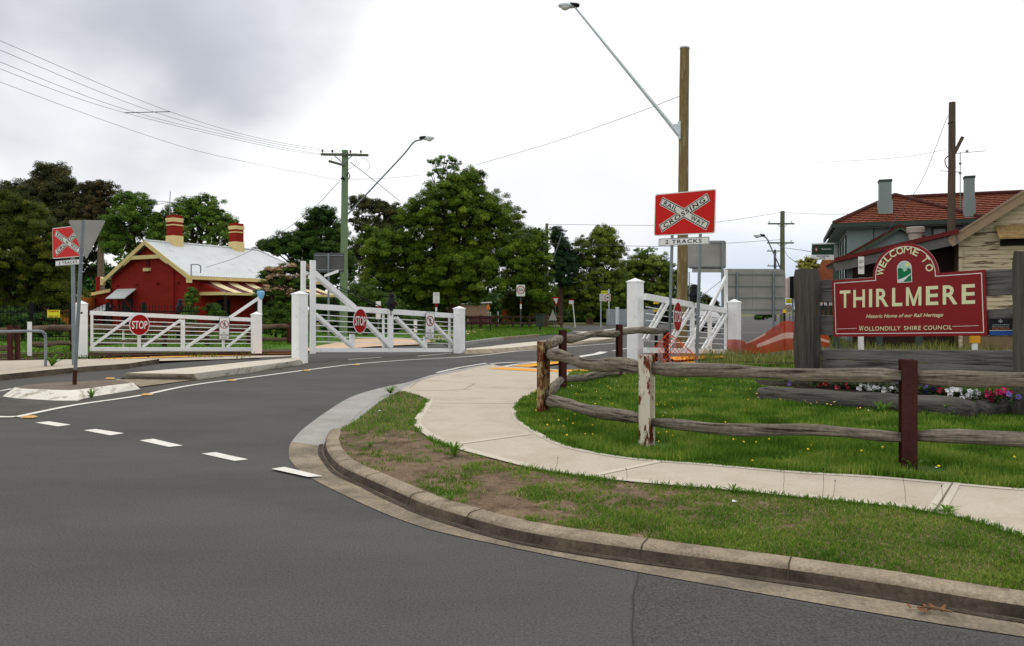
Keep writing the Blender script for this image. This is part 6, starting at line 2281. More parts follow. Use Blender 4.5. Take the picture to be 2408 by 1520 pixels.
for s_ in (-1, 1):
    MB().add([(s_ * .80, -.85, .96), (s_ * .82, 1.6, .96), (s_ * .635, 1.0, 1.41), (s_ * .635, -.24, 1.40)], [(0, 1, 2, 3)]).build('side_window', glass_m, car)
    o = MB().add([(s_ * .84, -2.17, .72), (s_ * .50, -2.27, .70), (s_ * .46, -2.285, .58), (s_ * .80, -2.225, .56), (s_ * .86, -2.0, .60)], [(0, 1, 2, 3, 4)]).build('headlight', lens_m, car)
    MB().box((s_ * 1.0, -.72, 1.0), (.2, .1, .13)).build('mirror', car_paint, car, bevel=.03)
    for y in (-1.38, 1.38):
        wl_ = MB().lathe([(.0, -.1), (.26, -.1), (.31, -.07), (.32, 0), (.31, .07), (.26, .1), (.0, .1)], n=20).build('wheel', tyre_m, car, smooth=True, autos=40)
        wl_.location = (s_ * .80, y, .32)
        wl_.rotation_euler = (0, R(90), 0)
        MB().lathe([(.0, -.105), (.20, -.105), (.21, -.09), (.21, .09), (.20, .105), (.0, .105)], n=16).build('rim', chrome, wl_, smooth=True, autos=40)
MB().box((0, -2.285, .62), (.86, .03, .14)).build('grille', chrome, car)
MB().box((0, -2.27, .40), (1.2, .06, .12)).build('lower_grille', black_m, car)
MB().box((0, -2.31, .47), (.38, .02, .10)).build('number_plate', mat('plate_yellow', srgb(224, 206, 90), .5, .05, 4), car)

# ------------------------------------------------------------------ park furniture under the trees
def base_at(u, v, z=.07):
    return G(u, v, z)


bench_m = mat('bench_maroon', srgb(66, 30, 32), .7, .12, 5)
b = base_at(1131, 779)
t = thing('park_bench', 'dark maroon slatted park bench on the grass beside the path', 'bench', b, R(4))
mb = MB()
for k in range(4):
    mb.box((0, -.3 + k * .1, .45), (1.6, .08, .035))
mb.build('seat', bench_m, t)
mb = MB()
for k in range(4):
    mb.box((0, .14 + k * .03, .56 + k * .11), (1.6, .03, .09))
mb.build('backrest', bench_m, t)
for x in (-.62, .62):
    MB().tube([(x, -.32, 0), (x, -.26, .43), (x, .08, .43), (x, .16, 0)], .03, 6).tube([(x, .08, .43), (x, .24, .95)], .025, 6).build('leg', black_m, t)
b = base_at(1270, 779)
t = thing('litter_bin', 'dark slatted litter bin on a post on the park grass', 'bin', b)
mb = MB()
for k in range(18):
    a = 2 * math.pi * k / 18
    mb.bar((.24 * math.cos(a), .24 * math.sin(a), .32), (.31 * math.cos(a), .31 * math.sin(a), 1.1), .07, .02, side=(-math.sin(a), math.cos(a), 0))
mb.lathe([(.0, .30), (.24, .30), (.25, .34), (.0, .34)])
mb.build('basket', hotel_trim, t)
MB().lathe([(.22, .3), (.26, 1.05), (.0, 1.06)], n=14).build('liner', black_m, t, smooth=True)
MB().lathe([(.30, 1.08), (.34, 1.12), (.34, 1.16), (.24, 1.17), (.0, 1.17)], n=18).build('rim', black_m, t, smooth=True, autos=40)
MB().tube([(0, 0, -.1), (0, 0, .35)], .05, 8).build('post', black_m, t)
pk = thing('log_fence', 'dark low log fence along the far side of the park grass', 'fence', base_at(1200, 771))
us = [1095, 1130, 1168, 1206, 1245, 1283, 1320]
for i, u in enumerate(us):
    p = base_at(u, 771)
    o = MB().box((0, 0, .45), (.22, .22, 1.05)).build('post', brown_log, pk)
    o.location = p - pk.location
    if i:
        for zz_ in (.35, .82):
            p_, q_ = base_at(us[i - 1], 771), p
            o = logmesh((q_ - p_).length, .12, .12, 80 + i, .02, .9, 8).build('rail', brown_log, pk, smooth=True)
            o.matrix_basis = Matrix.Translation(-pk.location) @ frame(p_ + V((0, 0, zz_)), q_ + V((0, 0, zz_)))
pl_red = mat('play_red', srgb(156, 34, 40), .5, .08, 4)
pl_org = mat('play_orange', srgb(206, 120, 40), .5, .08, 4)
pl_tan = mat('slide_tan', srgb(214, 170, 120), .5, .06, 4)
b = W(1160, 772, 66)
b.z = .05
t = thing('playground_frame', 'playground climbing frame with a red panel and an orange roof under the big tree', 'playground', b)
sc66 = 66 / F
for u in (1147, 1153, 1171, 1183, 1196):
    x = (u - 1160) * sc66
    MB().tube([(x, 0, -.1), (x, 0, W(0, 735, 66).z)], .06, 8).build('post', galv_light if u < 1180 else pl_red, t)
x0 = (1183 - 1160) * sc66
MB().box((x0 + .24, 0, 1.0), (.5, .06, .85)).build('panel', pl_red, t)
MB().add([((1142 - 1160) * sc66, -.3, 1.45), ((1153 - 1160) * sc66, -.3, 1.45), ((1148 - 1160) * sc66, 0, 2.0), ((1142 - 1160) * sc66, .3, 1.45), ((1153 - 1160) * sc66, .3, 1.45)], [(0, 1, 2), (1, 4, 2), (4, 3, 2), (3, 0, 2)]).build('roof', pl_org, t)
sl_ = spline([((1150 - 1160) * sc66, -.1, 1.2), ((1142 - 1160) * sc66, -.2, 1.0), ((1136 - 1160) * sc66, -.3, .5), ((1133 - 1160) * sc66, -.35, .2)], 5)
mb = MB()
for p, q_ in zip(sl_, sl_[1:]):
    mb.bar(p, q_, .45, .06, side=(0, 1, 0))
mb.build('slide', pl_tan, t)
shed_m = mat('pale_grey_sheet', srgb(150, 156, 160), .7, .1, 2)
b = W(1465, 766, 74)
t = thing('tin_fence', 'pale grey corrugated fence under the trees left of the large hinge post', 'fence', Vector((b.x, b.y, 0)))
mb = MB()
for i in range(60):
    x = -1.6 + i * .08
    mb.add([(x, .03 * (i % 2), 0), (x + .08, .03 * ((i + 1) % 2), 0), (x + .08, .03 * ((i + 1) % 2), 1.5), (x, .03 * (i % 2), 1.5)], [(0, 1, 2, 3)])
mb.build('sheet', shed_m, t)
MB().box((.8, .06, 1.5), (4.8, .05, .06)).build('rail', shed_m, t)
b = W(1110, 765, 80)
t = thing('park_shelter', 'low pale park building glimpsed between the tree trunks', 'building', Vector((b.x, b.y, 0)))
MB().box((0, 2, 1.0), (3.4, 3, 2.0)).build('wall', mat('shelter_tan', srgb(150, 126, 104), .9, .1, 3), t)
MB().bar((-2.0, 2, 2.05), (2.0, 2, 2.25), 3.6, .12, side=(0, 1, 0)).build('roof', sign_white, t)

# ------------------------------------------------------------------ trees and shrubs
bark = mat('bark', srgb(72, 58, 46), .95, .25, 6, stretch=(3, 3, .5), bump=.6)
bark_pale = mat('pale_bark', srgb(128, 110, 92), .95, .25, 5, stretch=(3, 3, .5), bump=.5)
L_ = {
    'fig': leafmat('fig_leaf', srgb(43, 63, 16), srgb(82, 109, 26), srgb(152, 174, 52)),
    'gum': leafmat('gum_leaf', srgb(44, 52, 30), srgb(76, 82, 44), srgb(122, 112, 64)),
    'gum_red': leafmat('gum_red_leaf', srgb(46, 50, 30), srgb(82, 74, 44), srgb(126, 96, 58)),
    'olive': leafmat('olive_leaf', srgb(41, 54, 16), srgb(76, 89, 26), srgb(142, 142, 46)),
    'green': leafmat('green_leaf', srgb(50, 77, 24), srgb(91, 123, 40), srgb(144, 172, 68)),
    'dark': leafmat('dark_leaf', srgb(31, 54, 18), srgb(57, 89, 28), srgb(103, 135, 48)),
    'paper': leafmat('paperbark_leaf', srgb(52, 73, 24), srgb(98, 120, 38), srgb(164, 178, 70)),
    'pine': leafmat('pine_leaf', srgb(22, 44, 26), srgb(40, 66, 36), srgb(64, 92, 48)),
    'yellow': leafmat('yellow_leaf', srgb(110, 116, 48), srgb(176, 174, 80), srgb(210, 202, 116)),
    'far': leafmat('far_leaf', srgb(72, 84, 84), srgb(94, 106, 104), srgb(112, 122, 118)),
    'silk': leafmat('silk_leaf', srgb(37, 61, 20), srgb(72, 99, 32), srgb(117, 139, 54)),
    'blossom': leafmat('silk_blossom', srgb(146, 116, 84), srgb(172, 142, 108), srgb(194, 166, 134)),
}


def leaf_quads(cen, nrm, ln, wd, tint):
    n = len(cen)
    r_ = RNG.normal(0, 1, (n, 3))
    nrm = nrm / (np.linalg.norm(nrm, axis=1, keepdims=True) + 1e-9)
    t = r_ - nrm * np.sum(r_ * nrm, 1, keepdims=True)
    t /= np.linalg.norm(t, axis=1, keepdims=True) + 1e-9
    b = np.cross(nrm, t)
    t = t * (ln / 2)[:, None]
    b = b * (wd / 2)[:, None]
    V_ = np.stack([cen - t, cen - b * 1.0 + t * .1, cen + t, cen + b + t * .1], 1)
    return V_.reshape(-1, 3), np.repeat(tint, 4)


def crown_geo(blobs, leaf, clump, dens=1.0, fill=1.0, rough=.22, flat=.62, droop=0.0, aspect=.5, tint_mid=.45):
    """leaf clumps spread over and through ellipsoids; blobs are (centre, radii)"""
    Vs, Ts = [], []
    for c, rad in blobs:
        rad = np.array(rad)
        area = 4 * math.pi * ((rad[0] * rad[1]) ** 1.6 + (rad[0] * rad[2]) ** 1.6 + (rad[1] * rad[2]) ** 1.6)
        area = 4 * math.pi * (((rad[0] * rad[1]) ** 1.6 + (rad[0] * rad[2]) ** 1.6 + (rad[1] * rad[2]) ** 1.6) / 3) ** (1 / 1.6)
        k = max(5, int(dens * area / (clump ** 2 * 2.4)))
        d_ = RNG.normal(0, 1, (k, 3))
        d_ /= np.linalg.norm(d_, axis=1, keepdims=True)
        d_[:, 2] = np.where(d_[:, 2] < -.55, -d_[:, 2] * .5, d_[:, 2])
        rr = 1 + RNG.normal(0, rough * .6, k) - rough * .35
        cc = np.array(c) + d_ * rad * rr[:, None]
        cs = clump * RNG.uniform(.6, 1.35, k)
        ct = np.clip(RNG.normal(tint_mid, .17, k), 0, 1)
        per = max(6, int(1.5 * math.pi * clump ** 2 / (leaf ** 2 * aspect * .5)))
        idx = np.repeat(np.arange(k), per)
        n = len(idx)
        p = RNG.normal(0, 1, (n, 3))
        p /= np.linalg.norm(p, axis=1, keepdims=True)
        p *= (RNG.uniform(0, 1, n) ** .45)[:, None]
        off = p * cs[idx][:, None] * np.array([1, 1, flat])
        cen = cc[idx] + off
        cen[:, 2] -= droop * cs[idx] * (p[:, 0] ** 2 + p[:, 1] ** 2)
        nr = d_[idx] * .5 + p * .7 + np.array([0, 0, .55]) + RNG.normal(0, .45, (n, 3))
        ln = leaf * RNG.uniform(.65, 1.35, n)
        v, t = leaf_quads(cen, nr, ln, ln * aspect, np.clip(ct[idx] + RNG.normal(0, .18, n), 0, 1))
        Vs.append(v)
        Ts.append(t)
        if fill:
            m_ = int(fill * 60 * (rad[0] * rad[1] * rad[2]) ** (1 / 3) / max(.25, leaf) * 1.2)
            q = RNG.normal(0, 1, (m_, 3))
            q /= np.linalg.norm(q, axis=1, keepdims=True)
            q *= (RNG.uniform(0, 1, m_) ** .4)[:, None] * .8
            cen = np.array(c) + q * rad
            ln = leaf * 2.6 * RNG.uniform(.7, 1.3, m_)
            v, t = leaf_quads(cen, RNG.normal(0, 1, (m_, 3)), ln, ln * .8, np.clip(RNG.normal(.12, .08, m_), 0, 1))  # inner leaves get the dark tints: crown shade put into their colour
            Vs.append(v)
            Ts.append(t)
    return np.concatenate(Vs), np.concatenate(Ts)


def tree(label, u0, vb, d, blobs, kind, leaf=.22, clump=.7, LS=.47, CS=.52, name='tree', trunk=.3, limbs=6, dep=.9, group=None, cat='tree', bk=None, bz=0.0, **kw):
    """blobs are given as (u, v, half width, half height[, depth shift]) surveyed on the photograph at distance d"""
    b = Vector(((u0 - CX) * d / F, d, bz))
    t = thing(name, label, cat, b, 0, group)
    rnd = random.Random(int(u0 * 7 + d))
    B = []
    for q in blobs:
        u, v, ru, rv = q[:4]
        sh = q[4] if len(q) > 4 else rnd.uniform(-.35, .35) * ru * d / F
        c = W(u, v, d) - b
        rx, rz = ru * d / F, rv * d / F
        B.append(((c.x, sh, c.z), (rx, dep * (rx + rz) / 2 * 1.05, rz)))
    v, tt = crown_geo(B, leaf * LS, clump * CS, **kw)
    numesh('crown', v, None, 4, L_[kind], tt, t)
    mb = MB()
    top = sum((Vector(c) for c, r_ in B), Vector()) / len(B)
    hb = max(.6, min(c[2] - r_[2] * .6 for c, r_ in B))
    kn = Vector((top.x * .25, 0, hb * .95))
    mb.tube(spline([(0, 0, -.2), (.03 * d / 50, 0, hb * .45), kn], 5), [trunk * (1.25 if i == 0 else 1 - .3 * i / 10) for i in range(11)], 9)
    for c, r_ in sorted(B, key=lambda q: -q[1][0])[:limbs]:
        c = Vector(c)
        mid = kn.lerp(c, .5) + Vector((rnd.uniform(-.3, .3), rnd.uniform(-.3, .3), -.1 * c.z * .3))
        pts = spline([kn, mid, c + Vector((0, 0, r_[2] * .3))], 5)
        mb.tube(pts, [trunk * (.6 - .5 * i / (len(pts) - 1)) for i in range(len(pts))], 6)
        for _ in range(3):
            e = c + Vector((rnd.uniform(-1, 1) * r_[0], rnd.uniform(-1, 1) * r_[1], rnd.uniform(-.3, .9) * r_[2])) * .8
            mb.tube([pts[len(pts) // 2], pts[len(pts) // 2].lerp(e, .5) + Vector((0, 0, .1)), e], [trunk * .22, trunk * .15, trunk * .05], 5)
    mb.build('trunk', bk or bark, t, smooth=True)
    return t


# right of the red house to the road: the big dense tree and its neighbours
tree('biggest dense broad-crowned green tree behind the middle gate', 1062, 776, 57,
     [(1075, 455, 72, 48), (1030, 500, 72, 52), (1120, 500, 72, 60), (1180, 545, 62, 66), (990, 535, 62, 50), (1090, 570, 92, 80), (930, 590, 66, 52), (1010, 620, 92, 70), (1150, 640, 88, 66), (1225, 600, 52, 52), (1235, 665, 46, 42),
      (900, 655, 52, 46), (965, 685, 70, 40), (1060, 690, 92, 40), (870, 560, 30, 26), (1260, 560, 28, 30), (1262, 620, 38, 46), (1266, 680, 32, 40), (1105, 420, 36, 26), (1090, 640, 90, 60), (1000, 650, 60, 40)], 'fig', .21, .72, trunk=.62, limbs=8, dens=1.0, droop=.25)
tree('thin feathery tree showing above the top of the biggest tree', 1046, 770, 66, [(1022, 386, 20, 9), (1046, 376, 22, 10), (1072, 381, 14, 8), (1030, 405, 22, 9), (1062, 398, 20, 9), (1014, 412, 10, 6)], 'green', .22, .36, trunk=.16, limbs=6, dens=.6, fill=0)
tree('brownish gum tree behind the green pole', 866, 770, 84, [(846, 482, 28, 24), (884, 488, 30, 22), (918, 500, 34, 22), (860, 530, 40, 30), (905, 545, 40, 40), (880, 600, 50, 40), (935, 520, 24, 28), (850, 610, 50, 50), (930, 580, 40, 40)], 'gum', .30, .85, trunk=.4, dens=.75, fill=.5, bk=bark_pale)
tree('deep green tree between the station house roof and the green pole', 735, 770, 66, [(760, 515, 36, 28), (728, 545, 36, 30), (790, 560, 30, 40), (700, 580, 52, 34), (765, 600, 56, 48), (655, 582, 36, 24), (720, 640, 60, 40), (622, 580, 22, 14), (800, 640, 36, 50)], 'dark', .26, .85, trunk=.35, dens=1.25)
tree('young dark-leaved tree just left of the big tree with bright tips', 858, 785, 44, [(850, 705, 44, 38), (890, 720, 36, 30), (830, 745, 34, 30), (925, 735, 30, 30)], 'silk', .17, .5, trunk=.16, dens=1.0)
tree('small round olive tree in the park behind the 50 sign', 1226, 776, 60.5, [(1238, 700, 46, 36), (1205, 715, 30, 28), (1272, 715, 30, 32), (1240, 740, 46, 24)], 'olive', .17, .5, trunk=.14, limbs=5, dens=1.0, bz=.05)
tree('dark conifer showing beside the weathered pole', 1318, 768, 76, [(1308, 560, 16, 26), (1322, 590, 22, 36), (1318, 640, 34, 50), (1340, 620, 20, 30)], 'pine', .26, .6, name='conifer_tree', trunk=.3, dens=1.1)
tree('tall paperbark tree with a stepped crown right of the weathered pole', 1386, 764, 78, [(1420, 552, 32, 24), (1392, 580, 42, 30), (1440, 590, 36, 34), (1358, 612, 24, 22), (1410, 635, 66, 44), (1370, 680, 60, 40), (1440, 690, 60, 44), (1335, 700, 40, 36), (1400, 730, 60, 26)],
     'paper', .25, .75, trunk=.42, dens=.95, fill=.8, droop=.3, bk=bark_pale)
tree('broad paperbark tree behind the large hinge post', 1500, 762, 84, [(1510, 625, 34, 28), (1480, 650, 40, 40), (1545, 630, 36, 32), (1575, 660, 28, 40), (1530, 690, 60, 44), (1480, 715, 50, 34), (1575, 720, 40, 36)], 'paper', .27, .8, trunk=.42, dens=1.0, droop=.3, bk=bark_pale)
tree('thin-crowned pale tree poking above the broad paperbark', 1518, 760, 92, [(1504, 592, 18, 8), (1524, 590, 18, 9), (1515, 603, 24, 8)], 'green', .32, .5, trunk=.2, limbs=4, dens=.55, fill=0)
# behind and beside the red station house
tree('tall dark brownish gum tree with the highest top at the left', 118, 780, 78, [(116, 408, 46, 26), (96, 440, 42, 28), (148, 450, 46, 36), (60, 470, 60, 40), (180, 480, 52, 44), (20, 470, 50, 40), (120, 520, 90, 54), (200, 560, 70, 66), (170, 620, 70, 60)],
     'gum', .32, 1.0, trunk=.55, dens=.9, fill=.9, bk=bark_pale)
tree('reddish-brown gum tree right of the tallest gum', 236, 780, 76, [(236, 446, 40, 24), (250, 480, 28, 28), (222, 500, 34, 34), (248, 540, 30, 40)], 'gum_red', .30, .85, trunk=.4, dens=.75, fill=.5, bk=bark_pale)
tree('bright green tree rising behind the gable of the red house', 325, 775, 72, [(300, 478, 30, 32), (335, 490, 30, 36), (298, 530, 40, 46), (350, 540, 40, 46), (300, 590, 44, 44), (355, 600, 40, 40), (272, 560, 30, 50), (385, 560, 34, 44)], 'green', .27, .85, trunk=.4, dens=.75, fill=.6)
tree('bright green tree behind the two chimneys of the red house', 470, 775, 72, [(468, 482, 34, 30), (430, 500, 30, 32), (500, 510, 34, 36), (450, 540, 50, 44), (515, 555, 40, 44), (540, 530, 20, 24), (395, 520, 30, 32), (405, 580, 44, 44)], 'green', .27, .85, trunk=.4, dens=.8, fill=.6)
tree('dense olive-coloured tree at the left edge behind the red crossing board', 40, 800, 42, [(30, 500, 60, 50), (-30, 520, 70, 80), (80, 560, 62, 66), (10, 600, 100, 80), (115, 620, 52, 62), (60, 670, 92, 56), (135, 680, 36, 46), (-60, 660, 80, 80), (100, 720, 60, 40), (0, 730, 80, 40)],
     'olive', .19, .62, trunk=.4, dens=1.05, droop=.4, aspect=.32)
# silk tree with pink blossom in front of the house end
st = tree('spreading silk tree with pinkish blossom beside the pale tin roof', 668, 800, 36, [(640, 640, 26, 10), (690, 636, 30, 12), (660, 660, 40, 14), (705, 668, 26, 20), (640, 690, 40, 16), (690, 700, 36, 22), (622, 650, 14, 8), (660, 725, 44, 24)],
          'silk', .16, .42, trunk=.14, dens=1.0, flat=.35, aspect=.3)
bl = []
for q in ((640, 634, 30, 6), (688, 628, 34, 7), (655, 652, 36, 7), (640, 680, 36, 7), (690, 690, 26, 6), (700, 650, 18, 6)):
    c = W(q[0], q[1], 35.6) - st.location
    bl.append(((c.x, 0, c.z), (q[2] * 36 / F, .8, q[3] * 36 / F)))
v, tt = crown_geo(bl, .13, .16, dens=.22, fill=0, aspect=.6)
numesh('blossom', v, None, 4, L_['blossom'], tt, st)


def shrub(label, u, vb, d, blobs, kind, leaf=.12, clump=.3, **kw):
    return tree(label, u, vb, d, blobs, kind, leaf, clump, name='shrub', trunk=.05, limbs=3, cat='shrub', **kw)


shrub('upright shrub against the right corner of the red house wall', 448, 800, 43, [(448, 700, 14, 24), (446, 735, 16, 26), (452, 765, 16, 24)], 'green', .13, .3)
shrub('small shrub under the striped verandah awning', 500, 800, 43.5, [(500, 728, 20, 14), (510, 745, 22, 16)], 'dark', .13, .3)
shrub('leafy dark hedge bush beside the blue-topped mast', 648, 802, 35, [(630, 745, 24, 22), (665, 740, 26, 28), (645, 770, 40, 26), (680, 770, 24, 30)], 'silk', .13, .34)
shrub('dark hedge behind the left log fence', 52, 800, 36.5, [(30, 760, 60, 34), (110, 770, 40, 30), (-40, 760, 60, 40)], 'dark', .15, .4)
shrub('garden bush with orange flowers seen left of the tall double mast post', 680, 806, 34.5, [(672, 787, 14, 9), (690, 790, 12, 8)], 'dark', .10, .2)
shrub('yellow-green shrub above the left timber post', 1895, 800, 36, [(1888, 622, 12, 9), (1905, 618, 13, 11), (1898, 632, 18, 8), (1915, 628, 12, 10)], 'yellow', .20, .3, fill=.4)
shrub('dark understorey bush behind the green pole', 870, 800, 47, [(850, 765, 40, 26), (910, 768, 40, 24), (800, 768, 40, 26), (960, 762, 40, 22)], 'dark', .17, .45)
shrub('bushy green mass between the big tree trunk and the middle gate', 1000, 778, 58, [(985, 742, 40, 26), (1035, 748, 30, 20), (1010, 720, 40, 20)], 'silk', .19, .5)
# far belt of trees that reads as one dark mass beyond the park, and the distant hills
bel = []
for i in range(44):
    u = 760 + i * 20
    c = W(u, 718 + 14 * math.sin(i * 1.7), 96 + 8 * math.sin(i * .9))
    bel.append(((c.x, c.y, c.z), (1.6, 1.6, 1.7)))
    c = W(u, 748, 92 + 5 * math.sin(i * 2.1))
    bel.append(((c.x, c.y, c.z), (1.5, 1.4, 1.3)))
v, tt = crown_geo(bel, .42, .9, dens=.8, fill=.6)
tag(numesh('far_woods', v, None, 4, L_['dark'], tt), kind='stuff')
bel = []
for i in range(30):
    u = -200 + i * 32
    c = W(u, 690 + 14 * math.sin(i * 1.7), 104 + 6 * math.sin(i * .9))
    bel.append(((c.x, c.y, c.z), (2.4, 2, 3.2)))
v, tt = crown_geo(bel, .5, 1.0, dens=.8, fill=.6)
tag(numesh('far_woods', v, None, 4, L_['dark'], tt), kind='stuff')
bel = []
for i in range(90):
    u = 1590 + i * 11
    c = W(u, 737 + 3 * math.sin(i * .8), 420)
    bel.append(((c.x, c.y, c.z), (4.5, 4, 2.4 + 1.2 * math.sin(i * .7))))
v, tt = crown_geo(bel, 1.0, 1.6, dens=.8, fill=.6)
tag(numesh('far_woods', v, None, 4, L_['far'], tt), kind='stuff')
tree('lone dark roadside tree beyond the right-hand gate', 1664, 750, 130, [(1658, 704, 14, 9), (1672, 712, 16, 12), (1654, 722, 16, 12), (1676, 728, 16, 12), (1690, 728, 10, 9)], 'gum', .42, .75, trunk=.3, dens=.8)
tree('tree trunks cluster beyond the sign back posts', 1795, 752, 110, [(1790, 744, 10, 9), (1806, 742, 9, 8), (1782, 748, 8, 6)], 'dark', .4, .6, trunk=.18)

# ------------------------------------------------------------------ grass
blade_m = leafmat('grass_blade', srgb(64, 92, 26), srgb(98, 136, 42), srgb(160, 168, 80), trans=.3, rough=.6)
blade_dry = leafmat('dry_grass', srgb(92, 112, 44), srgb(140, 142, 76), srgb(190, 178, 122), trans=.3, rough=.7)


def survey_points(n, u0, u1, v0, v1):
    u, v = RNG.uniform(u0, u1, n), RNG.uniform(v0, v1, n)
    z = np.full(n, .1)
    for _ in range(6):
        d = F * (H - z) / (v - HY)
        z = hzn(d)
    return (u - CX) * d / F, d, z


def posts_clear(x, y):
    return np.ones(len(x), bool)


x, y, z = survey_points(340000, 1180, 3500, 840, 1190)
ok = inpoly(x, y, [(p.x, p.y) for p in lawn_poly])
# leave the flower bed clear
bedp = [W(1790, 920, 12.35), W(2290, 950, 9.9), Vector((7.2, 10.5, 0)), Vector((6.2, 12.2, 0)), Vector((4.2, 13.4, 0))]
ok &= ~inpoly(x, y, [(p.x, p.y) for p in bedp])
x, y, z = x[ok], y[ok], z[ok]
n = len(x)
cl = vnoise(x, y, 2.2, 1) * .6 + vnoise(x, y, 7.0, 2) * .4
h_ = (.04 + .07 * cl ** 1.5) * RNG.uniform(.5, 1.3, n)
h_[y > 15.5] *= 1.1
# worn, drier ring round the two nearest posts
for k in 'EF':
    dd = np.hypot(x - base[k].x - .12, y - base[k].y + .05)
    keep = (dd > .16 + .20 * RNG.uniform(0, 1, len(x)))
    x, y, z, h_, cl = x[keep], y[keep], z[keep], h_[keep], cl[keep]
n = len(x)
tint = np.clip(.04 + .80 * vnoise(x, y, 3.0, 5) + RNG.normal(0, .14, n) + .2 * (RNG.uniform(0, 1, n) > .965), 0, 1)
wd = .0045 + .0007 * y
blades('lawn_grass', x, y, z + .0, h_, wd, tint, blade_m)

x, y, z = survey_points(420000, 760, 2900, 915, 1520)
ok = inpoly(x, y, [(p.x, p.y) for p in verge_poly])
x, y, z = x[ok], y[ok], z[ok]
# bare where people cut the corner; grass along the footpath, at the far tip and thicker to the right
d_ = np.maximum(y, .1)
uu = CX + F * x / d_
vv = HY + F * (H - z) / d_
nz_ = .36 * vnoise(x, y, 2.4, 3) + .34 * vnoise(x, y, 7.0, 4) + .30 * vnoise(x, y, 19.0, 7)
dens = np.interp(uu, [760, 830, 1000, 1150, 1300, 1450, 1650, 1900, 2300], [.95, .66, .46, .50, .82, .98, 1.08, 1.25, 1.45])
dens = np.where(vv < 1012, 1.7, np.where(vv < 1045, np.maximum(dens, .60), dens))
plx = np.array([(p.x, p.y) for p in PL])
dist = np.full(len(x), 9.0)
for k in range(0, len(plx), 2):
    dist = np.minimum(dist, np.hypot(x - plx[k, 0], y - plx[k, 1]))
dens = np.where(dist < .26, np.maximum(dens, .70), dens)
keep = RNG.uniform(0, 1, len(x)) < np.clip((dens * .60 + .13 - nz_) * 5 + .10, 0, 1)
x, y, z, nz_, uu, vv = (q[keep] for q in (x, y, z, nz_, uu, vv))
n = len(x)
h_ = (.014 + .055 * np.clip(.62 - nz_, 0, 1)) * RNG.uniform(.5, 1.4, n)
h_ = np.where(vv < 1020, h_ + .025 * RNG.uniform(.3, 1, n), h_)
dry_ = RNG.uniform(0, 1, n) < np.where(vv < 1020, .06, .10 + .38 * vnoise(x, y, 3.2, 31) ** 2)
tint = np.clip(.22 + .45 * vnoise(x, y, 4, 6) + RNG.normal(0, .16, n) + .35 * (RNG.uniform(0, 1, n) > .9), 0, 1)
blades('verge_grass', x[~dry_], y[~dry_], z[~dry_], h_[~dry_], .0035 + .0005 * y[~dry_], tint[~dry_], blade_m, lean=1.1)
blades('dry_verge_grass', x[dry_], y[dry_], z[dry_], h_[dry_] * .8, .0035 + .0005 * y[dry_], tint[dry_], blade_dry, lean=1.6)

# fringe of grass hanging over the footpath edges and the kerb back
fx, fy = [], []
for P_, k, s_ in ((PL, 5000, -1), (PR, 9000, 1)):
    seg = RNG.integers(0, len(P_) - 1, k)
    tt_ = RNG.uniform(0, 1, k)
    ax_ = np.array([p.x for p in P_])
    ay_ = np.array([p.y for p in P_])
    ok = vnoise(ax_[seg], ay_[seg], 3.1, 9) > .35
    px_, py_ = ax_[seg] + (ax_[seg + 1] - ax_[seg]) * tt_, ay_[seg] + (ay_[seg + 1] - ay_[seg]) * tt_
    fx.append((px_ + RNG.normal(0, .025, k))[ok])
    fy.append((py_ + RNG.normal(s_ * .02, .03, k))[ok])
fx, fy = np.concatenate(fx), np.concatenate(fy)
ok = fy > 3
fx, fy = fx[ok], fy[ok]
n = len(fx)
blades('edge_grass', fx, fy, hzn(fy), .035 * RNG.uniform(.3, 1.5, n), .005 + .0006 * fy, np.clip(RNG.normal(.38, .15, n), 0, 1), blade_m, lean=.9)

# coarse grass of the lawns beyond the crossing and the weedy rail corridor
x, y = RNG.uniform(-42, -9, 30000), RNG.uniform(26, 52, 30000)
ok = inpoly(x, y, [(p[0], p[1]) for p in [G(-900, 838), G(0, 831), G(620, 825.5), G(690, 822), G(745, 816), G(800, 806.5), G(880, 799), G(960, 795), G(960, 775), G(-900, 780)]])
x, y = x[ok], y[ok]
n = len(x)
blades('station_grass', x, y, np.full(n, .03), RNG.uniform(.04, .10, n), np.full(n, .05), np.clip(RNG.normal(.40, .16, n), 0, 1), blade_m, lean=.9)
x, y = RNG.uniform(-8, 6, 26000), RNG.uniform(33, 72, 26000)
ok = inpoly(x, y, [(p[0], p[1]) for p in [G(1085, 810), G(1097, 804), G(1180, 798), G(1260, 791), G(1330, 785), G(1345, 779), G(1300, 771), G(1290, 766), G(960, 766), G(960, 796), G(985, 807)]])
x, y = x[ok], y[ok]
n = len(x)
blades('park_grass', x, y, np.full(n, .07), RNG.uniform(.04, .11, n), np.full(n, .06), np.clip(RNG.normal(.40, .16, n), 0, 1), blade_m, lean=.9)
x, y = RNG.uniform(5, 24, 60000), RNG.uniform(15, 42, 60000)
uu, vv = CX + F * x / y, HY + F * H / y
rk = vnoise(x, y, .8, 12)
ok = (uu > 1600) & (vv < 862) & (vv > 792) & ((uu > 1872) | (vv > 826)) & (rk > .34)
ok &= (uu < 2700) & ~((uu < 1760) & (vv < 838)) & (RNG.uniform(0, 1, len(uu)) < .55)
x, y, rk = x[ok], y[ok], rk[ok]
n = len(x)
blades('weedy_grass', x, y, np.full(n, .03), (.10 + .38 * rk ** 2) * RNG.uniform(.5, 1.3, n), np.full(n, .022), np.clip(RNG.normal(.30, .25, n), 0, 1), blade_dry, lean=.7)
x, y = RNG.uniform(-40, -8, 9000), RNG.uniform(21.5, 27.5, 9000)
uu, vv = CX + F * x / y, HY + F * H / y
ok = (vv > 824) & (vv < 849) & (vnoise(x, y, 1.2, 14) > .68) & (uu < 640)
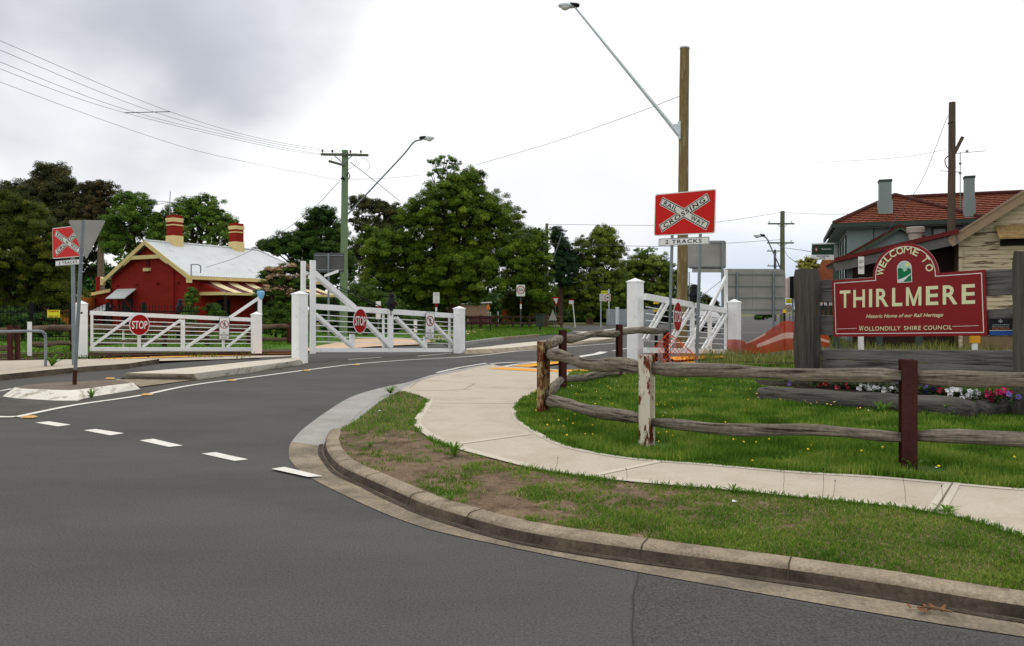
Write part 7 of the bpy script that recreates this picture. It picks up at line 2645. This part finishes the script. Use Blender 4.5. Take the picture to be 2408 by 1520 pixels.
x, y = x[ok], y[ok]
n = len(x)
blades('track_weeds', x, y, np.full(n, .04), RNG.uniform(.05, .14, n), np.full(n, .02), np.clip(RNG.normal(.25, .2, n), 0, 1), blade_m, lean=.7)

# yellow daisies and white clover dotted through the lawn (far too many small heads to count)
yf = mat('daisy_yellow', srgb(232, 196, 30), .6, .1, 8)
wf = mat('clover_white', srgb(226, 226, 212), .7, .05, 8)
x, y, z = survey_points(2600, 1225, 2700, 868, 1140)
ok = inpoly(x, y, [(p.x, p.y) for p in lawn_poly]) & ~inpoly(x, y, [(p.x, p.y) for p in bedp]) & (vnoise(x, y, .9, 21) > .50) & (y < 15)
x, y, z = x[ok], y[ok], z[ok]
keep = RNG.uniform(0, 1, len(x)) < np.interp(y, [5, 7, 9, 12], [.02, .05, .20, .32])
mb = MB()
for i, (a, b_, c) in enumerate(zip(x[keep], y[keep], z[keep])):
    mb.cur = 1 if i % 17 == 0 else 0
    hh = random.uniform(.07, .13)
    r_ = random.uniform(.007, .012)
    tilt = Matrix.Translation((a, b_, c + hh)) @ Matrix.Rotation(random.uniform(.1, .9), 4, 'X') @ Matrix.Rotation(random.uniform(-.5, .5), 4, 'Y')
    mb.add([tilt @ Vector((r_ * math.cos(k * .785), r_ * math.sin(k * .785), 0)) for k in range(8)] + [tilt @ Vector((0, 0, .005))], [(k, (k + 1) % 8, 8) for k in range(8)])
tag(mb.build('wildflowers', [yf, wf]), kind='stuff')


# broad-leaved weeds one can point at, each a rosette
def weed(label, p, n, ln, up, m_=None, group='leafy weeds along the kerb and path'):
    t = thing('weed', label, 'weed', p, random.uniform(0, 6), group)
    V_, T_, F_ = [], [], []
    for i in range(n):
        a = 6.283 * i / n + random.uniform(-.3, .3)
        l = ln * random.uniform(.6, 1.2)
        u_ = up * random.uniform(.5, 1.3)
        w_ = l * random.uniform(.06, .10)
        ca, sa = math.cos(a), math.sin(a)
        for s0, s1 in ((0, .4), (.4, .8), (.8, 1.0)):
            z0, z1 = u_ * math.sin(s0 * 2.0), u_ * math.sin(s1 * 2.0)
            w0, w1 = w_ * (.5 + 1.2 * s0 * (1 - s0) * 2), w_ * (.5 + 1.2 * s1 * (1 - s1) * 2) * (0.05 if s1 == 1 else 1)
            V_ += [(ca * l * s0 - sa * w0, sa * l * s0 + ca * w0, z0), (ca * l * s0 + sa * w0, sa * l * s0 - ca * w0, z0), (ca * l * s1 + sa * w1, sa * l * s1 - ca * w1, z1), (ca * l * s1 - sa * w1, sa * l * s1 + ca * w1, z1)]
            T_ += [random.uniform(.1, .6)] * 4
    numesh('leaf', np.array(V_), None, 4, m_ or blade_m, np.array(T_), t)
    return t


for lab, u, v, n, ln, up in (('leafy weed at the far tip of the verge beside the kerb', 918, 926, 26, .16, .10), ('leafy weed at the inner bend of the footpath', 1068, 1074, 18, .13, .11),
                             ('leafy weed on the footpath edge left of the dark brown post', 1725, 1160, 16, .10, .05), ('leafy weed at the foot of the dark brown post', 2143, 1108, 18, .13, .10),
                             ('bright tuft on the bare dirt in the corner verge', 1060, 1178, 14, .08, .05), ('small tuft on the bare dirt near the kerb bend', 870, 1052, 14, .09, .05),
                             ('spiky weed by the path joint at the right', 2225, 1208, 18, .10, .05), ('tall leafy weed growing against the planter log', 2075, 975, 26, .18, .14),
                             ('spiky grass clump beside the planter end at the right', 2235, 985, 18, .15, .16)):
    weed(lab, GH(u, v), n, ln, up)
for lab, u, v, n, ln, up in (('straggly weed at the tip of the white kerbed traffic island', 215, 937, 16, .13, .13), ('sprawling weed on the left footpath edge by the pipe handrail', 122, 861, 20, .28, .22)):
    weed(lab, G(u, v, .02 if u > 200 else .12), n, ln, up)
# seed stalks of plantain beside the footpath
stalk = mat('dry_stalk', srgb(112, 96, 58), .9, .1, 8)
for i, (u, v, vt) in enumerate(((1840, 1163, 1097), (2217, 1200, 1142), (1934, 1172, 1102), (1958, 1174, 1130), (2130, 1185, 1118), (1304, 1108, 1076), (1474, 1133, 1102))):
    p = GH(u, v)
    top = W(u + (4, -3, 2, 6, -8, 8, -2)[i], vt, p.y) - p
    o = thing('plantain_stalk', ('thin seed stalk between the fence posts on the footpath edge', 'thin seed stalk just left of the footpath joint', 'taller of two seed stalks close together left of the brown post', 'shorter of two seed stalks close together left of the brown post',
                                 'thin bare stalk below the dark brown post', 'leaning seed stalk where the footpath starts to curve', 'short seed stalk near the white rusty post')[i], 'stalk', p, 0, 'plantain stalks beside the footpath')
    MB().tube([(0, 0, 0), top * .5 + Vector((.006, 0, 0)), top], .0016, 4).build('stem', stalk, o)
    MB().tube([top * .93, top * .97, top * 1.03], [.002, .0055, .002], 6).build('seed_head', rust, o)
# dry twig and bark litter in the gutter, a white scrap on the verge
p = G(2195, 1436, .02)
t = thing('dry_twig', 'broken dry twig with curled bark lying in the gutter at the right', 'twig', p)
MB().tube(spline([(-.07, .02, .008), (-.02, .0, .016), (.03, -.02, .013), (.07, -.04, .008)], 4), [.004 + .0045 * (1 - abs(k - 6) / 6.5) for k in range(13)], 7).build('stick', mat('dry_twig', srgb(112, 90, 66), .9, .25, 20), t, smooth=True)
mb = MB()
for k in range(9):
    a = random.uniform(0, 3)
    x, y = random.uniform(-.12, .06), random.uniform(-.04, .03)
    mb.bar((x, y, .004), (x + .045 * math.cos(a), y + .03 * math.sin(a), .012), .012, .002)
mb.build('bark_litter', mat('bark_flake', srgb(128, 86, 60), .9, .2, 20), t)
for u, v, lab in ((2150, 0, ''),):
    pass
for lab, u, v in (('white paper scrap lying on the verge grass', 1728, 1190), ('white paper scrap on the grassy far tip of the verge', 1011, 944 + 28), ('white scrap on the bare dirt near the kerb', 893, 972)):
    p = GH(u, v) + Vector((0, 0, .03))
    o = MB().add([(-.02, 0, .0), (.01, -.012, .006), (.024, .01, .0), (-.012, .02, .012)], [(0, 1, 2, 3)]).build('paper_scrap', sign_white, loc=p)
    tag(o, lab, 'litter', 'paper scraps on the verge')
